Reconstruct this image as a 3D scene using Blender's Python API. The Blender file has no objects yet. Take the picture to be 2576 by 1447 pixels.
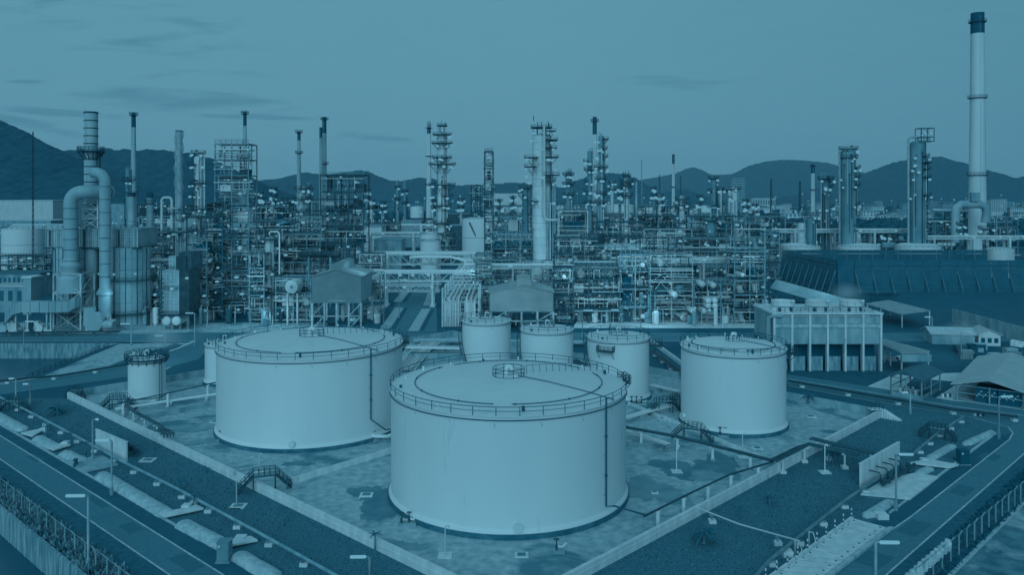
import bpy, math, random
from mathutils import Vector, Matrix
from mathutils.geometry import tessellate_polygon
RD = random.Random(11)
rad = math.radians

# ------------------------------------------------------------------ camera, world, sun, exposure
HAZE = 2.6e-5
F, YH, CX, CH = 2000.0, 492.0, 1288.0, 42.0      # focal length / horizon / centre in px of a 2576 px wide frame; eye height m
sc = bpy.context.scene
C = sc.collection
cam_d = bpy.data.cameras.new('camera')
cam_d.sensor_width = 36.0
cam_d.lens = 36.0 * F / 2576.0
cam_d.shift_y = -(723.5 - YH) / 2576.0
cam_d.clip_start = 1.0
cam_d.clip_end = 60000.0
cam = bpy.data.objects.new('camera', cam_d)
cam.location = (0, 0, CH)
cam.rotation_euler = (rad(90), 0, 0)
C.objects.link(cam)
sc.camera = cam
sc.view_settings.view_transform = 'Standard'
sc.view_settings.look = 'None'
sc.view_settings.gamma = 1.0
sc.view_settings.exposure = 0.0
sc.view_settings.use_curve_mapping = False
sc.cycles.max_bounces = 6
sc.cycles.diffuse_bounces = 3
sc.cycles.glossy_bounces = 2
sc.cycles.volume_bounces = 1
sc.cycles.use_denoising = True

SUN_EL, SUN_AZ = 24.0, -4.0                      # elevation, degrees; azimuth of the sun measured from straight behind the camera

def lin(c):
    return tuple((x / 12.92 if x <= 0.04045 else ((x + 0.055) / 1.055) ** 2.4) for x in c)
DARK = (0, 56 / 255, 80 / 255)
LITE = (94 / 255, 150 / 255, 172 / 255)
LL = lin(LITE)
def duo(t):                                       # the bluish cast of the whole place: base colour for a tone 0..1
    t = max(0.0, min(1.0, t))
    s = lin(tuple(DARK[i] + (LITE[i] - DARK[i]) * t for i in range(3)))
    return tuple(0.86 * s[i] / LL[i] for i in range(3)) + (1.0,)
def tone(t):
    return lin(tuple(DARK[i] + (LITE[i] - DARK[i]) * t for i in range(3))) + (1.0,)

world = bpy.data.worlds.new('World')
sc.world = world
world.use_nodes = True
nt = world.node_tree
nt.nodes.clear()
N = nt.nodes.new
def L(a, b): nt.links.new(a, b)
def math_node(op, a, b=None, clamp=False, c=None):
    n = N('ShaderNodeMath'); n.operation = op; n.use_clamp = clamp
    for i, v in enumerate((a, b, c)):
        if v is None: continue
        if isinstance(v, (int, float)): n.inputs[i].default_value = v
        else: L(v, n.inputs[i])
    return n.outputs[0]
sky = N('ShaderNodeTexSky'); sky.sky_type = 'NISHITA'; sky.sun_disc = False
sky.sun_elevation = rad(SUN_EL); sky.sun_rotation = rad(180 + SUN_AZ); sky.air_density = 1.0; sky.dust_density = 1.0
bw = N('ShaderNodeRGBToBW'); L(sky.outputs[0], bw.inputs[0])
tc = N('ShaderNodeTexCoord')
sx = N('ShaderNodeSeparateXYZ'); L(tc.outputs['Generated'], sx.inputs[0])
yy = math_node('MAXIMUM', sx.outputs[1], 0.15)
u = math_node('DIVIDE', sx.outputs[0], yy)
v = math_node('DIVIDE', sx.outputs[2], yy)
cb = N('ShaderNodeCombineXYZ'); L(math_node('MULTIPLY', u, 9.0), cb.inputs[0]); L(math_node('MULTIPLY', v, 62.0), cb.inputs[1])
nz = N('ShaderNodeTexNoise'); nz.inputs['Scale'].default_value = 1.0; nz.inputs['Detail'].default_value = 7; nz.inputs['Roughness'].default_value = 0.62
nz.inputs['Distortion'].default_value = 0.4
L(cb.outputs[0], nz.inputs['Vector'])
def ellipse(px, py, wx, wy, slope=0.0):           # a cloud bank at a compass direction / elevation
    du = math_node('DIVIDE', math_node('SUBTRACT', u, (px - CX) / F), wx / F)
    dv0 = math_node('SUBTRACT', v, (YH - py) / F)
    if slope: dv0 = math_node('SUBTRACT', dv0, math_node('MULTIPLY', math_node('SUBTRACT', u, (px - CX) / F), slope))
    dv = math_node('DIVIDE', dv0, wy / F)
    d = math_node('ADD', math_node('MULTIPLY', du, du), math_node('MULTIPLY', dv, dv))
    return math_node('SUBTRACT', 1.25, d, clamp=False)
banks = [(450, 252, 330, 34, -0.04, 1), (60, 206, 80, 7, 0, .9), (140, 282, 240, 12, -0.08, 1), (500, 190, 240, 22, 0, .7), (80, 315, 200, 18, -0.2, 1),
         (960, 347, 150, 16, -0.1, .9), (380, 110, 300, 70, 0, .55), (640, 294, 200, 9, -0.03, .9), (1700, 196, 260, 50, 0, .5), (1480, 262, 240, 24, 0, .3), (250, 30, 560, 70, -.1, .5)]
tot = None
for b in banks:
    e = math_node('MULTIPLY', math_node('MAXIMUM', ellipse(*b[:5]), 0.0), b[5])
    tot = e if tot is None else math_node('MAXIMUM', tot, e)
nn = math_node('MULTIPLY', math_node('SUBTRACT', nz.outputs[0], 0.5), 4.0)
cl = math_node('MULTIPLY', math_node('SUBTRACT', math_node('ADD', math_node('MULTIPLY', tot, 1.3), nn), 0.62), 1.15, clamp=True)
cl = math_node('MULTIPLY', cl, math_node('MINIMUM', math_node('MULTIPLY', tot, 1.6), 1.0))
soft = math_node('MULTIPLY', math_node('SUBTRACT', nz.outputs[0], 0.45), 0.5, clamp=True)   # faint broad cloudiness
base = math_node('MULTIPLY_ADD', bw.outputs[0], 0.02, False, 0.97)
base = math_node('MINIMUM', base, 1.0)
# the far right and the top of the sky are a shade deeper
rt = math_node('MULTIPLY', math_node('ADD', u, -0.05), 0.16, clamp=True)
tfac = math_node('SUBTRACT', math_node('SUBTRACT', math_node('SUBTRACT', base, math_node('MULTIPLY', cl, 0.15)), math_node('MULTIPLY', soft, 0.12)), rt, clamp=True)
rp = N('ShaderNodeValToRGB')
rp.color_ramp.elements[0].position = 0.0; rp.color_ramp.elements[0].color = tuple(10 * x for x in tone(0.0)[:3]) + (1,)
rp.color_ramp.elements[1].position = 1.0; rp.color_ramp.elements[1].color = tuple(10 * x for x in tone(1.0)[:3]) + (1,)
for p in (0.25, 0.5, 0.75, 0.9):
    e = rp.color_ramp.elements.new(p); e.color = tuple(10 * x for x in tone(p)[:3]) + (1,)
L(tfac, rp.inputs[0])
bg = N('ShaderNodeBackground'); bg.inputs['Strength'].default_value = 0.1
L(rp.outputs[0], bg.inputs[0])
wo = N('ShaderNodeOutputWorld'); L(bg.outputs[0], wo.inputs[0])

sun_d = bpy.data.lights.new('sun', 'SUN')
sun_d.energy = 1.05
sun_d.angle = rad(38)
sun_d.color = (0.36, 0.79, 1.0)
sun = bpy.data.objects.new('sun', sun_d)
sun.rotation_euler = (rad(90 - SUN_EL), 0, rad(SUN_AZ))   # shines away from the camera, from behind its left shoulder
C.objects.link(sun)

# ------------------------------------------------------------------ materials
MATS = {}
def mat(name, t, var=0.06, scale=0.6, rough=0.65, stain=None, stretch=(1, 1, 1), bump=0.0, metal=0.0, emit=0.0, rnd=0.0, wave=None, detail=5, dim=1.0):
    if name in MATS: return MATS[name]
    m = bpy.data.materials.new(name); m.use_nodes = True
    n = m.node_tree; n.nodes.clear()
    out = n.nodes.new('ShaderNodeOutputMaterial')
    if emit:
        em = n.nodes.new('ShaderNodeEmission'); em.inputs[0].default_value = tone(1.0); em.inputs[1].default_value = emit
        n.links.new(em.outputs[0], out.inputs[0]); MATS[name] = m; return m
    b = n.nodes.new('ShaderNodeBsdfPrincipled'); n.links.new(b.outputs[0], out.inputs[0])
    b.inputs['Roughness'].default_value = rough; b.inputs['Metallic'].default_value = metal
    b.inputs['Specular IOR Level'].default_value = 0.3
    g = n.nodes.new('ShaderNodeNewGeometry')
    mp = n.nodes.new('ShaderNodeMapping'); mp.inputs['Scale'].default_value = stretch
    n.links.new(g.outputs['Position'], mp.inputs[0])
    nz = n.nodes.new('ShaderNodeTexNoise'); nz.inputs['Scale'].default_value = scale; nz.inputs['Detail'].default_value = detail
    n.links.new(mp.outputs[0], nz.inputs['Vector'])
    cr = n.nodes.new('ShaderNodeValToRGB'); n.links.new(nz.outputs[0], cr.inputs[0])
    cr.color_ramp.elements[0].position = 0.32; cr.color_ramp.elements[0].color = tuple(dim * q for q in duo(t - var)[:3]) + (1,)
    cr.color_ramp.elements[1].position = 0.68; cr.color_ramp.elements[1].color = tuple(dim * q for q in duo(t + var)[:3]) + (1,)
    col = cr.outputs[0]
    if stain:                                     # (scale, threshold, tone, softness)
        s = n.nodes.new('ShaderNodeTexNoise'); s.inputs['Scale'].default_value = stain[0]; s.inputs['Detail'].default_value = 6
        s.inputs['Roughness'].default_value = 0.6; s.inputs['Distortion'].default_value = 0.6
        n.links.new(mp.outputs[0], s.inputs['Vector'])
        r2 = n.nodes.new('ShaderNodeMapRange'); r2.inputs['From Min'].default_value = stain[1]; r2.inputs['From Max'].default_value = stain[1] + stain[3]
        n.links.new(s.outputs[0], r2.inputs[0])
        mx = n.nodes.new('ShaderNodeMixRGB'); n.links.new(r2.outputs[0], mx.inputs[0]); n.links.new(col, mx.inputs[1]); mx.inputs[2].default_value = duo(stain[2])
        col = mx.outputs[0]
    if rnd:
        oi = n.nodes.new('ShaderNodeObjectInfo')
        r3 = n.nodes.new('ShaderNodeMapRange'); r3.inputs['To Min'].default_value = 1 - rnd; r3.inputs['To Max'].default_value = 1 + rnd * 0.4
        n.links.new(oi.outputs['Random'], r3.inputs[0])
        hv = n.nodes.new('ShaderNodeHueSaturation'); n.links.new(r3.outputs[0], hv.inputs['Value']); n.links.new(col, hv.inputs['Color'])
        col = hv.outputs[0]
    n.links.new(col, b.inputs['Base Color'])
    if bump:
        bp = n.nodes.new('ShaderNodeBump'); bp.inputs['Strength'].default_value = bump; bp.inputs['Distance'].default_value = 0.3
        n.links.new(nz.outputs[0], bp.inputs['Height']); n.links.new(bp.outputs[0], b.inputs['Normal'])
    if wave:
        wv = n.nodes.new('ShaderNodeTexWave'); wv.wave_type = 'BANDS'; wv.bands_direction = wave[0]; wv.inputs['Scale'].default_value = wave[1]
        n.links.new(g.outputs['Position'], wv.inputs['Vector'])
        bp = n.nodes.new('ShaderNodeBump'); bp.inputs['Strength'].default_value = 0.9; bp.inputs['Distance'].default_value = 0.08
        n.links.new(wv.outputs[0], bp.inputs['Height']); n.links.new(bp.outputs[0], b.inputs['Normal'])
    MATS[name] = m
    return m
mat('white_tank_paint', 0.97, 0.025, 0.15, 0.6, stain=(0.9, 0.62, 0.86, 0.15), stretch=(1, 1, 0.15))
mat('tank_roof_paint', 0.98, 0.02, 0.3, 0.6, stain=(0.25, 0.60, 0.90, 0.15))
mat('dark_steel', 0.16, 0.04, 1.0, 0.6, dim=0.6)
mat('rail_steel', 0.05, 0.03, 1.0, 0.6)
mat('mid_steel', 0.5, 0.1, 0.7, 0.6, rnd=0.35)
mat('pale_steel', 0.86, 0.1, 0.7, 0.6, rnd=0.3)
mat('pale_pipe', 1.0, 0.03, 0.7, 0.5, rnd=0.3)
mat('mid_pipe', 0.66, 0.12, 0.7, 0.5, rnd=0.4)
mat('dark_pipe', 0.2, 0.06, 0.7, 0.5, rnd=0.4, dim=0.6)
mat('vessel_cladding', 1.0, 0.1, 0.4, 0.5, stain=(0.5, 0.62, 0.5, 0.2), stretch=(1, 1, 0.3), rnd=0.2)
mat('grey_cladding', 0.52, 0.12, 0.35, 0.6, stain=(0.4, 0.6, 0.25, 0.2), stretch=(1, 1, 0.4))
mat('silo_cladding', 0.62, 0.13, 0.16, 0.6, stain=(0.5, 0.6, 0.38, 0.25), stretch=(1, 1, 0.3))
mat('duct_cladding', 0.64, 0.1, 0.2, 0.55, stain=(0.5, 0.62, 0.45, 0.2), stretch=(1, 1, 0.3))
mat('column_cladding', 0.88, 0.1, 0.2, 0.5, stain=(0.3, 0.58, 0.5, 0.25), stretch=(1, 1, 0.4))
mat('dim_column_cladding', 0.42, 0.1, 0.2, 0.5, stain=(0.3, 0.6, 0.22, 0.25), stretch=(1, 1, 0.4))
mat('stack_paint', 0.92, 0.05, 0.1, 0.6, stretch=(1, 1, 0.3))
mat('stack_grey', 0.68, 0.12, 0.15, 0.6, stretch=(1, 1, 0.4), stain=(0.3, 0.6, 0.4, 0.3))
mat('stack_black', 0.0, 0.02, 0.3, 0.8)
mat('lamp_glow', 1, emit=1.12)
mat('street_lamp_glow', 1, emit=1.25)
mat('far_glow', 1, emit=1.0)
mat('window_glow', 1, emit=0.8)
mat('yard_concrete', 0.68, 0.13, 0.8, 0.85, stain=(0.09, 0.54, 0.34, 0.10), bump=0.15, detail=10)
mat('pale_concrete', 0.94, 0.10, 0.8, 0.85, stain=(0.7, 0.62, 0.42, 0.12), stretch=(1, 1, 0.4))
mat('grey_concrete', 0.58, 0.13, 0.5, 0.85, stain=(0.6, 0.58, 0.26, 0.2), stretch=(1, 1, 0.3))
mat('stained_concrete', 0.50, 0.18, 1.2, 0.9, stain=(1.1, 0.52, 0.18, 0.2), stretch=(1.4, 1.4, 0.22), detail=9)
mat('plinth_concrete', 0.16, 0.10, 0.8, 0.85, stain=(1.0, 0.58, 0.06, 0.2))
mat('bank_concrete', 0.72, 0.12, 1.2, 0.9, bump=0.4)
mat('asphalt', 0.30, 0.045, 1.6, 0.9, stain=(0.06, 0.55, 0.23, 0.2), detail=8)
mat('dark_asphalt', 0.09, 0.035, 0.5, 0.9)
mat('road_paint', 0.78, 0.14, 1.5, 0.7)
mat('grass_base', 0.19, 0.16, 5.0, 0.95, stain=(0.08, 0.5, 0.20, 0.25), bump=0.3, detail=9)
mat('blade', 0.36, 0.2, 0.8, 0.9)
mat('verge_grass', 0.12, 0.08, 1.4, 0.95, detail=8)
mat('refinery_ground', 0.06, 0.06, 0.06, 0.9, stain=(0.03, 0.6, 0.2, 0.1))
mat('rubble', 0.25, 0.2, 0.35, 0.9, stain=(0.12, 0.5, 0.75, 0.12), bump=0.5)
mat('canal_water', 0.02, 0.02, 0.2, 0.3)
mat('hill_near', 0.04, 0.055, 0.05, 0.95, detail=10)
mat('hill_mid_hazed', 0.10, 0.05, 0.04, 0.95, detail=10)  # base tone lifted to imitate haze over the middle hills
mat('hill_far_hazed', 0.14, 0.05, 0.03, 0.95, detail=10)  # lightest hill tone, distance haze put into the colour
mat('far_land', 0.08, 0.10, 0.01, 0.95, stain=(0.004, 0.52, 0.30, 0.1))
mat('foliage', 0.06, 0.08, 1.2, 0.9)
mat('palm_leaf', 0.10, 0.07, 1.2, 0.8)
mat('bark', 0.25, 0.1, 2, 0.9)
mat('corrugated_wall', 0.70, 0.05, 0.3, 0.6, wave=('X', 5.0))
mat('corrugated_bright', 0.88, 0.05, 0.3, 0.6, wave=('X', 5.0))
mat('sheet_roof', 0.76, 0.06, 0.4, 0.6, wave=('X', 2.6))
mat('pale_roof', 0.86, 0.05, 0.3, 0.6, wave=('Y', 2.6))
mat('dark_roof', 0.27, 0.05, 0.5, 0.7, wave=('Y', 2.6))
mat('louvre_sheet', 0.08, 0.04, 0.3, 0.7)
mat('louvre_dark', 0.07, 0.03, 0.3, 0.7)
mat('louvre_steel', 0.34, 0.06, 0.4, 0.7)
mat('equipment', 0.26, 0.12, 0.5, 0.7, rnd=0.5, dim=0.6)
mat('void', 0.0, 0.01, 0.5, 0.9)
mat('town_wall', 0.85, 0.1, 0.02, 0.8, rnd=0.4)
mat('town_roof', 0.46, 0.15, 0.02, 0.8, rnd=0.5)
mat('window_dark', 0.12, 0.04, 0.3, 0.3)
mat('tarp', 0.8, 0.14, 2.0, 0.8, bump=0.6)
mat('white_stripe', 0.9, 0.03, 1, 0.7)
mat('manhole_paint', 0.9, 0.03, 1, 0.6)

# ------------------------------------------------------------------ mesh helpers
WM = {}                                            # world matrix of everything built
I4 = Matrix.Identity(4)
def link(o, parent, M):
    C.objects.link(o)
    if parent is not None:
        o.parent = parent
        o.matrix_local = WM[parent].inverted() @ M
    else:
        o.matrix_local = M
    WM[o] = M
    return o
def thing(name, label, cat, loc=(0, 0, 0), group=None):
    o = bpy.data.objects.new(name, None)
    o.empty_display_size = 1
    o['label'] = label; o['category'] = cat
    if group: o['group'] = group
    return link(o, None, Matrix.Translation(loc))
def tag(o, label, cat=None, group=None, kind=None):
    if label: o['label'] = label
    if cat: o['category'] = cat
    if group: o['group'] = group
    if kind: o['kind'] = kind
    return o
class MB:
    def __init__(s): s.v = []; s.f = []; s.sm = []; s.mi = []; s.cur = 0
    def add(s, vs, fs, smooth=False):
        o = len(s.v); s.v += [tuple(p) for p in vs]
        for f in fs: s.f.append(tuple(i + o for i in f)); s.sm.append(smooth); s.mi.append(s.cur)
        return s
    def box(s, a, b):
        x0, y0, z0 = a; x1, y1, z1 = b
        return s.add([(x0, y0, z0), (x1, y0, z0), (x1, y1, z0), (x0, y1, z0), (x0, y0, z1), (x1, y0, z1), (x1, y1, z1), (x0, y1, z1)],
                     [(0, 3, 2, 1), (4, 5, 6, 7), (0, 1, 5, 4), (1, 2, 6, 5), (2, 3, 7, 6), (3, 0, 4, 7)])
    def prism(s, pts, z0, z1):                     # vertical prism on a ground outline
        n = len(pts)
        a = sum(pts[i][0] * pts[(i + 1) % n][1] - pts[(i + 1) % n][0] * pts[i][1] for i in range(n))
        if a < 0: pts = pts[::-1]
        vs = [(p[0], p[1], z0) for p in pts] + [(p[0], p[1], z1) for p in pts]
        return s.add(vs, [tuple(range(n))[::-1], tuple(range(n, 2 * n))] + [(i, (i + 1) % n, n + (i + 1) % n, n + i) for i in range(n)])
    def bar(s, p0, p1, r, n=6, smooth=True):
        p0 = Vector(p0); p1 = Vector(p1); d = p1 - p0
        if d.length < 1e-6: return s
        d.normalize(); a = Vector((0, 0, 1)) if abs(d.z) < 0.9 else Vector((1, 0, 0))
        x = d.cross(a).normalized(); y = d.cross(x)
        ring = [(math.cos(2 * math.pi * i / n + math.pi / n), math.sin(2 * math.pi * i / n + math.pi / n)) for i in range(n)]
        vs = [p0 + (x * c + y * q) * r for c, q in ring] + [p1 + (x * c + y * q) * r for c, q in ring]
        s.add(vs, [(i, n + i, n + (i + 1) % n, (i + 1) % n) for i in range(n)], smooth and n > 4)
        return s.add([vs[i] for i in range(2 * n)], [tuple(range(n)), tuple(range(n, 2 * n))[::-1]])
    def tube(s, pts, r, n=8, closed=False):
        pts = [Vector(p) for p in pts]; m = len(pts); vs = []; up = None
        for i, p in enumerate(pts):
            if closed: d = (pts[(i + 1) % m] - pts[i - 1])
            else: d = (pts[min(i + 1, m - 1)] - pts[max(i - 1, 0)])
            d.normalize()
            if up is None:
                a = Vector((0, 0, 1)) if abs(d.z) < 0.9 else Vector((0, 1, 0)); up = d.cross(a).normalized()
            up = (up - d * up.dot(d)).normalized(); w = d.cross(up)
            rr = r[i] if isinstance(r, (list, tuple)) else r
            vs += [p + (up * math.cos(2 * math.pi * k / n) + w * math.sin(2 * math.pi * k / n)) * rr for k in range(n)]
        fs = []
        for i in range(m if closed else m - 1):
            j = (i + 1) % m
            fs += [(i * n + k, i * n + (k + 1) % n, j * n + (k + 1) % n, j * n + k) for k in range(n)]
        s.add(vs, fs, True)
        if not closed: s.add(vs[:n], [tuple(range(n))[::-1]]); s.add(vs[-n:], [tuple(range(n))])
        return s
    def ring(s, c, R, r, n=48, k=5, a0=0, a1=360):
        full = abs(a1 - a0) >= 359.9
        m = max(4, int(n * abs(a1 - a0) / 360))
        pts = [(c[0] + R * math.cos(rad(a0 + (a1 - a0) * i / m)), c[1] + R * math.sin(rad(a0 + (a1 - a0) * i / m)), c[2]) for i in range(m if full else m + 1)]
        return s.tube(pts, r, k, full)
    def lathe(s, c, prof, n=48, cap=True, smooth=True):   # prof: (radius, z); hard edges kept by building each band apart
        for (r0, z0), (r1, z1) in zip(prof, prof[1:]):
            vs = [(c[0] + r0 * math.cos(2 * math.pi * i / n), c[1] + r0 * math.sin(2 * math.pi * i / n), c[2] + z0) for i in range(n)]
            vs += [(c[0] + r1 * math.cos(2 * math.pi * i / n), c[1] + r1 * math.sin(2 * math.pi * i / n), c[2] + z1) for i in range(n)]
            s.add(vs, [(i, (i + 1) % n, n + (i + 1) % n, n + i) for i in range(n)], smooth)
        return s
    def dome(s, c, R, h, n=32, m=5):
        vs = []; fs = []
        for j in range(m):
            a = j / m * math.pi / 2
            vs += [(c[0] + R * math.cos(a) * math.cos(2 * math.pi * i / n), c[1] + R * math.cos(a) * math.sin(2 * math.pi * i / n), c[2] + h * math.sin(a)) for i in range(n)]
        vs.append((c[0], c[1], c[2] + h))
        for j in range(m - 1): fs += [(j * n + i, j * n + (i + 1) % n, (j + 1) * n + (i + 1) % n, (j + 1) * n + i) for i in range(n)]
        fs += [((m - 1) * n + i, (m - 1) * n + (i + 1) % n, m * n) for i in range(n)]
        return s.add(vs, fs, True)
    def mesh(s, mats):
        me = bpy.data.meshes.new('mesh'); me.from_pydata(s.v, [], s.f)
        me.polygons.foreach_set('use_smooth', s.sm)
        if isinstance(mats, str): mats = [mats]
        for x in mats: me.materials.append(MATS[x])
        if len(mats) > 1: me.polygons.foreach_set('material_index', s.mi)
        me.update(); return me
    def build(s, name, mats, parent=None, loc=None):
        M = WM[parent].copy() if parent is not None else Matrix.Translation(loc or (0, 0, 0))
        t = M.translation
        if t.length > 1e-9: s.v = [(p[0] - t.x, p[1] - t.y, p[2] - t.z) for p in s.v]
        return link(bpy.data.objects.new(name, s.mesh(mats)), parent, M)
UNIT = {}
def unit(shape, m):
    if (shape, m) in UNIT: return UNIT[shape, m]
    b = MB()
    if shape == 'box': b.box((-.5, -.5, 0), (.5, .5, 1))
    elif shape.startswith('cyl'): b.bar((0, 0, 0), (0, 0, 1), 1, int(shape[3:]))
    elif shape == 'drum':
        b.lathe((0, 0, 0), [(0.01, -0.10), (.6, -.07), (.9, -.03), (1, 0), (1, 1), (.9, 1.03), (.6, 1.07), (0.01, 1.10)], 16)
    elif shape == 'vessel':
        b.lathe((0, 0, 0), [(.55, 0), (.55, .06), (1, .1), (1, .32)], 16).lathe((0, 0, 0), [(1.04, .32), (1.04, .34)], 16).lathe((0, 0, 0), [(1, .34), (1, .62)], 16)
        b.lathe((0, 0, 0), [(1.04, .62), (1.04, .64)], 16).lathe((0, 0, 0), [(1, .64), (1, .9), (.85, .96), (.5, .995), (.01, 1.0)], 16)
    elif shape == 'glow':
        b.lathe((0, 0, 0), [(.01, -1), (.6, -.75), (.95, -.3), (1, 0), (.85, .5), (.5, .85), (.01, 1)], 8)
    UNIT[shape, m] = b.mesh(m)
    return UNIT[shape, m]
def ubar(name, parent, p0, p1, r, m, shape='cyl6', rx=None):
    p0 = Vector(p0); p1 = Vector(p1); d = p1 - p0; ln = d.length
    q = d.to_track_quat('Z', 'Y') if ln > 0 else Vector((0, 0, 1)).to_track_quat('Z', 'Y')
    if shape == 'box': r = r * 2; rx = rx * 2 if rx else r
    M = Matrix.LocRotScale(p0, q, Vector((rx or r, r, ln)))
    return link(bpy.data.objects.new(name, unit(shape, m)), parent, M)
def ubox(name, parent, a, b, m):
    c = ((a[0] + b[0]) / 2, (a[1] + b[1]) / 2, min(a[2], b[2]))
    M = Matrix.LocRotScale(Vector(c), None, Vector((abs(b[0] - a[0]), abs(b[1] - a[1]), abs(b[2] - a[2]))))
    return link(bpy.data.objects.new(name, unit('box', m)), parent, M)
def ulamp(parent, p, r, name='lamp', m='lamp_glow', wide=1.5):
    M = Matrix.LocRotScale(Vector(p), None, Vector((r * wide, r * wide, r)))
    return link(bpy.data.objects.new(name, unit('glow', m)), parent, M)
def depth(py, z=0.0): return F * (CH - z) / (py - YH)
def g(px, py, z=0.0):
    Y = depth(py, z); return Vector(((px - CX) * Y / F, Y, z))
def at(px, py, Y): return Vector(((px - CX) * Y / F, Y, CH - (py - YH) * Y / F))
def zat(py, Y): return CH - (py - YH) * Y / F
def xat(px, Y): return (px - CX) * Y / F

# ------------------------------------------------------------------ the ground with its basins
def gp(l, z=0.0): return [g(x, y, z) for x, y in l]
canal_edge = [Vector((-330, 226, 0)), g(373, 863), g(273, 868), g(67, 951), g(-40, 975), Vector((-330, 160, 0))]
canal_edge[1] = Vector((g(300, 866).x, 226, 0)); canal_edge[2] = g(270, 871)
wall_a = Vector((-68.5, 106.3, 0)); wd = Vector((20.5, -18.3, 0)).normalized()
near_hole = [wall_a - wd * 60, wall_a + wd * 62, Vector((-45, 15, 0)), Vector((-170, 70, 0))]
outer = [Vector((-12000, -60, 0)), Vector((12000, -60, 0)), Vector((12000, 22000, 0)), Vector((-12000, 22000, 0))]
tri = tessellate_polygon([outer, canal_edge, near_hole])
allv = outer + canal_edge + near_hole
mb = MB(); mb.add(allv, [tuple(t) for t in tri])
gr = mb.build('ground', 'refinery_ground'); tag(gr, 'dark bare ground carrying the whole refinery', kind='structure')
def up_fix(o):
    me = o.data
    if sum(p.normal.z * p.area for p in me.polygons) < 0: me.flip_normals()
up_fix(gr)
def sheet(name, pts, z, m, label, kind='structure'):
    b = MB(); vs = [Vector((p[0], p[1], z)) for p in pts]
    b.add(vs, [tuple(t) for t in tessellate_polygon([vs])])
    o = b.build(name, m); up_fix(o); tag(o, label, kind=kind); return o
sheet('far_land', [(-6000, 620), (6000, 620), (6000, 14000), (-6000, 14000)], 0.5, 'far_land', 'dim open land beyond the refinery reaching to the hills')
sheet('canal_water', [(-340, 100), (-60, 100), (-60, 240), (-340, 240)], -4.4, 'canal_water', 'dark still water in the basin at the left')
sheet('canal_water', [(-200, 0), (10, 0), (10, 200), (-200, 200)], -3.3, 'canal_water', 'black water below the stained retaining wall in the corner')
# basin walls
b = MB()
for i in range(len(canal_edge)):
    p = canal_edge[i]; q = canal_edge[(i + 1) % len(canal_edge)]
    if i in (1, 2, 3):                             # sloping paved bank on the near right side
        c = Vector((-150, 200, 0)); pi = p + (c - p).normalized() * 4.5; qi = q + (c - q).normalized() * 4.5
        if i == 1: pi = Vector((p.x - 2, p.y, 0))
        b.add([(p.x, p.y, 0), (q.x, q.y, 0), (qi.x, qi.y, -4.6), (pi.x, pi.y, -4.6)], [(0, 1, 2, 3)])
    else: b.add([(p.x, p.y, 0), (q.x, q.y, 0), (q.x, q.y, -4.6), (p.x, p.y, -4.6)], [(0, 1, 2, 3)])
tag(b.build('basin_wall', 'stained_concrete'), 'streaked concrete walls lining the dark water basin at the left', 'wall')
# retaining wall bottom left
b = MB(); nrm = Vector((wd.y, -wd.x, 0))
if nrm.y > 0: nrm = -nrm
pa, pb = wall_a - wd * 60, wall_a + wd * 62
b.prism([pa, pb, pb - nrm * .35, pa - nrm * .35][::1], -3.4, 0.35)
tw = thing('retaining_wall', 'long streaked retaining wall above black water in the lower left corner', 'wall', pa)
b.build('wall_face', 'stained_concrete', tw)
for k in range(0, 20):
    p = pa + wd * (6.0 * k + 4); ubar('joint_rib', tw, (p + nrm * .02) + Vector((0, 0, -3.4)), (p + nrm * .02) + Vector((0, 0, .2)), .06, 'stained_concrete', 'box')

# ------------------------------------------------------------------ roads, verges, paving
rl1, rl2 = (0, 1097), (559, 1447)                  # painted lines of the near left road, px
def gl(a, b, ext0=0.0, ext1=0.0):
    A, B = g(*a), g(*b); d = (B - A).normalized(); return A - d * ext0, B + d * ext1
LA, LB = gl((0, 1097), (559, 1447), 60, 40)
LC, LD = gl((0, 1156.5), (424, 1447), 60, 40)
LE, LG = gl((0, 1070), (546, 1385), 60, 60)
sheet('road', [LA, LB, LD, LC], 0.05, 'asphalt', 'near left asphalt road between two pale edge lines')
def line(A, B, w, m, label, z=0.058, name='road_marking'):
    d = (B - A).normalized(); n = Vector((-d.y, d.x, 0)) * w / 2
    return sheet(name, [A - n, B - n, B + n, A + n], z, m, label)
line(LA, LB, .22, 'road_paint', 'pale painted edge line on the inner side of the near left road')
line(LC, LD, .22, 'road_paint', 'pale painted edge line on the outer side of the near left road')
sheet('verge', [LE, LG, LB, LA], 0.045, 'dark_asphalt', 'dark strip between the drain and the near left road')
dn = (LD - LC).normalized(); n_out = nrm
sheet('verge', [LC, LD, pb - nrm * .35, pa - nrm * .35], 0.040, 'verge_grass', 'dark grass between the near left road and the retaining wall')
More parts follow.
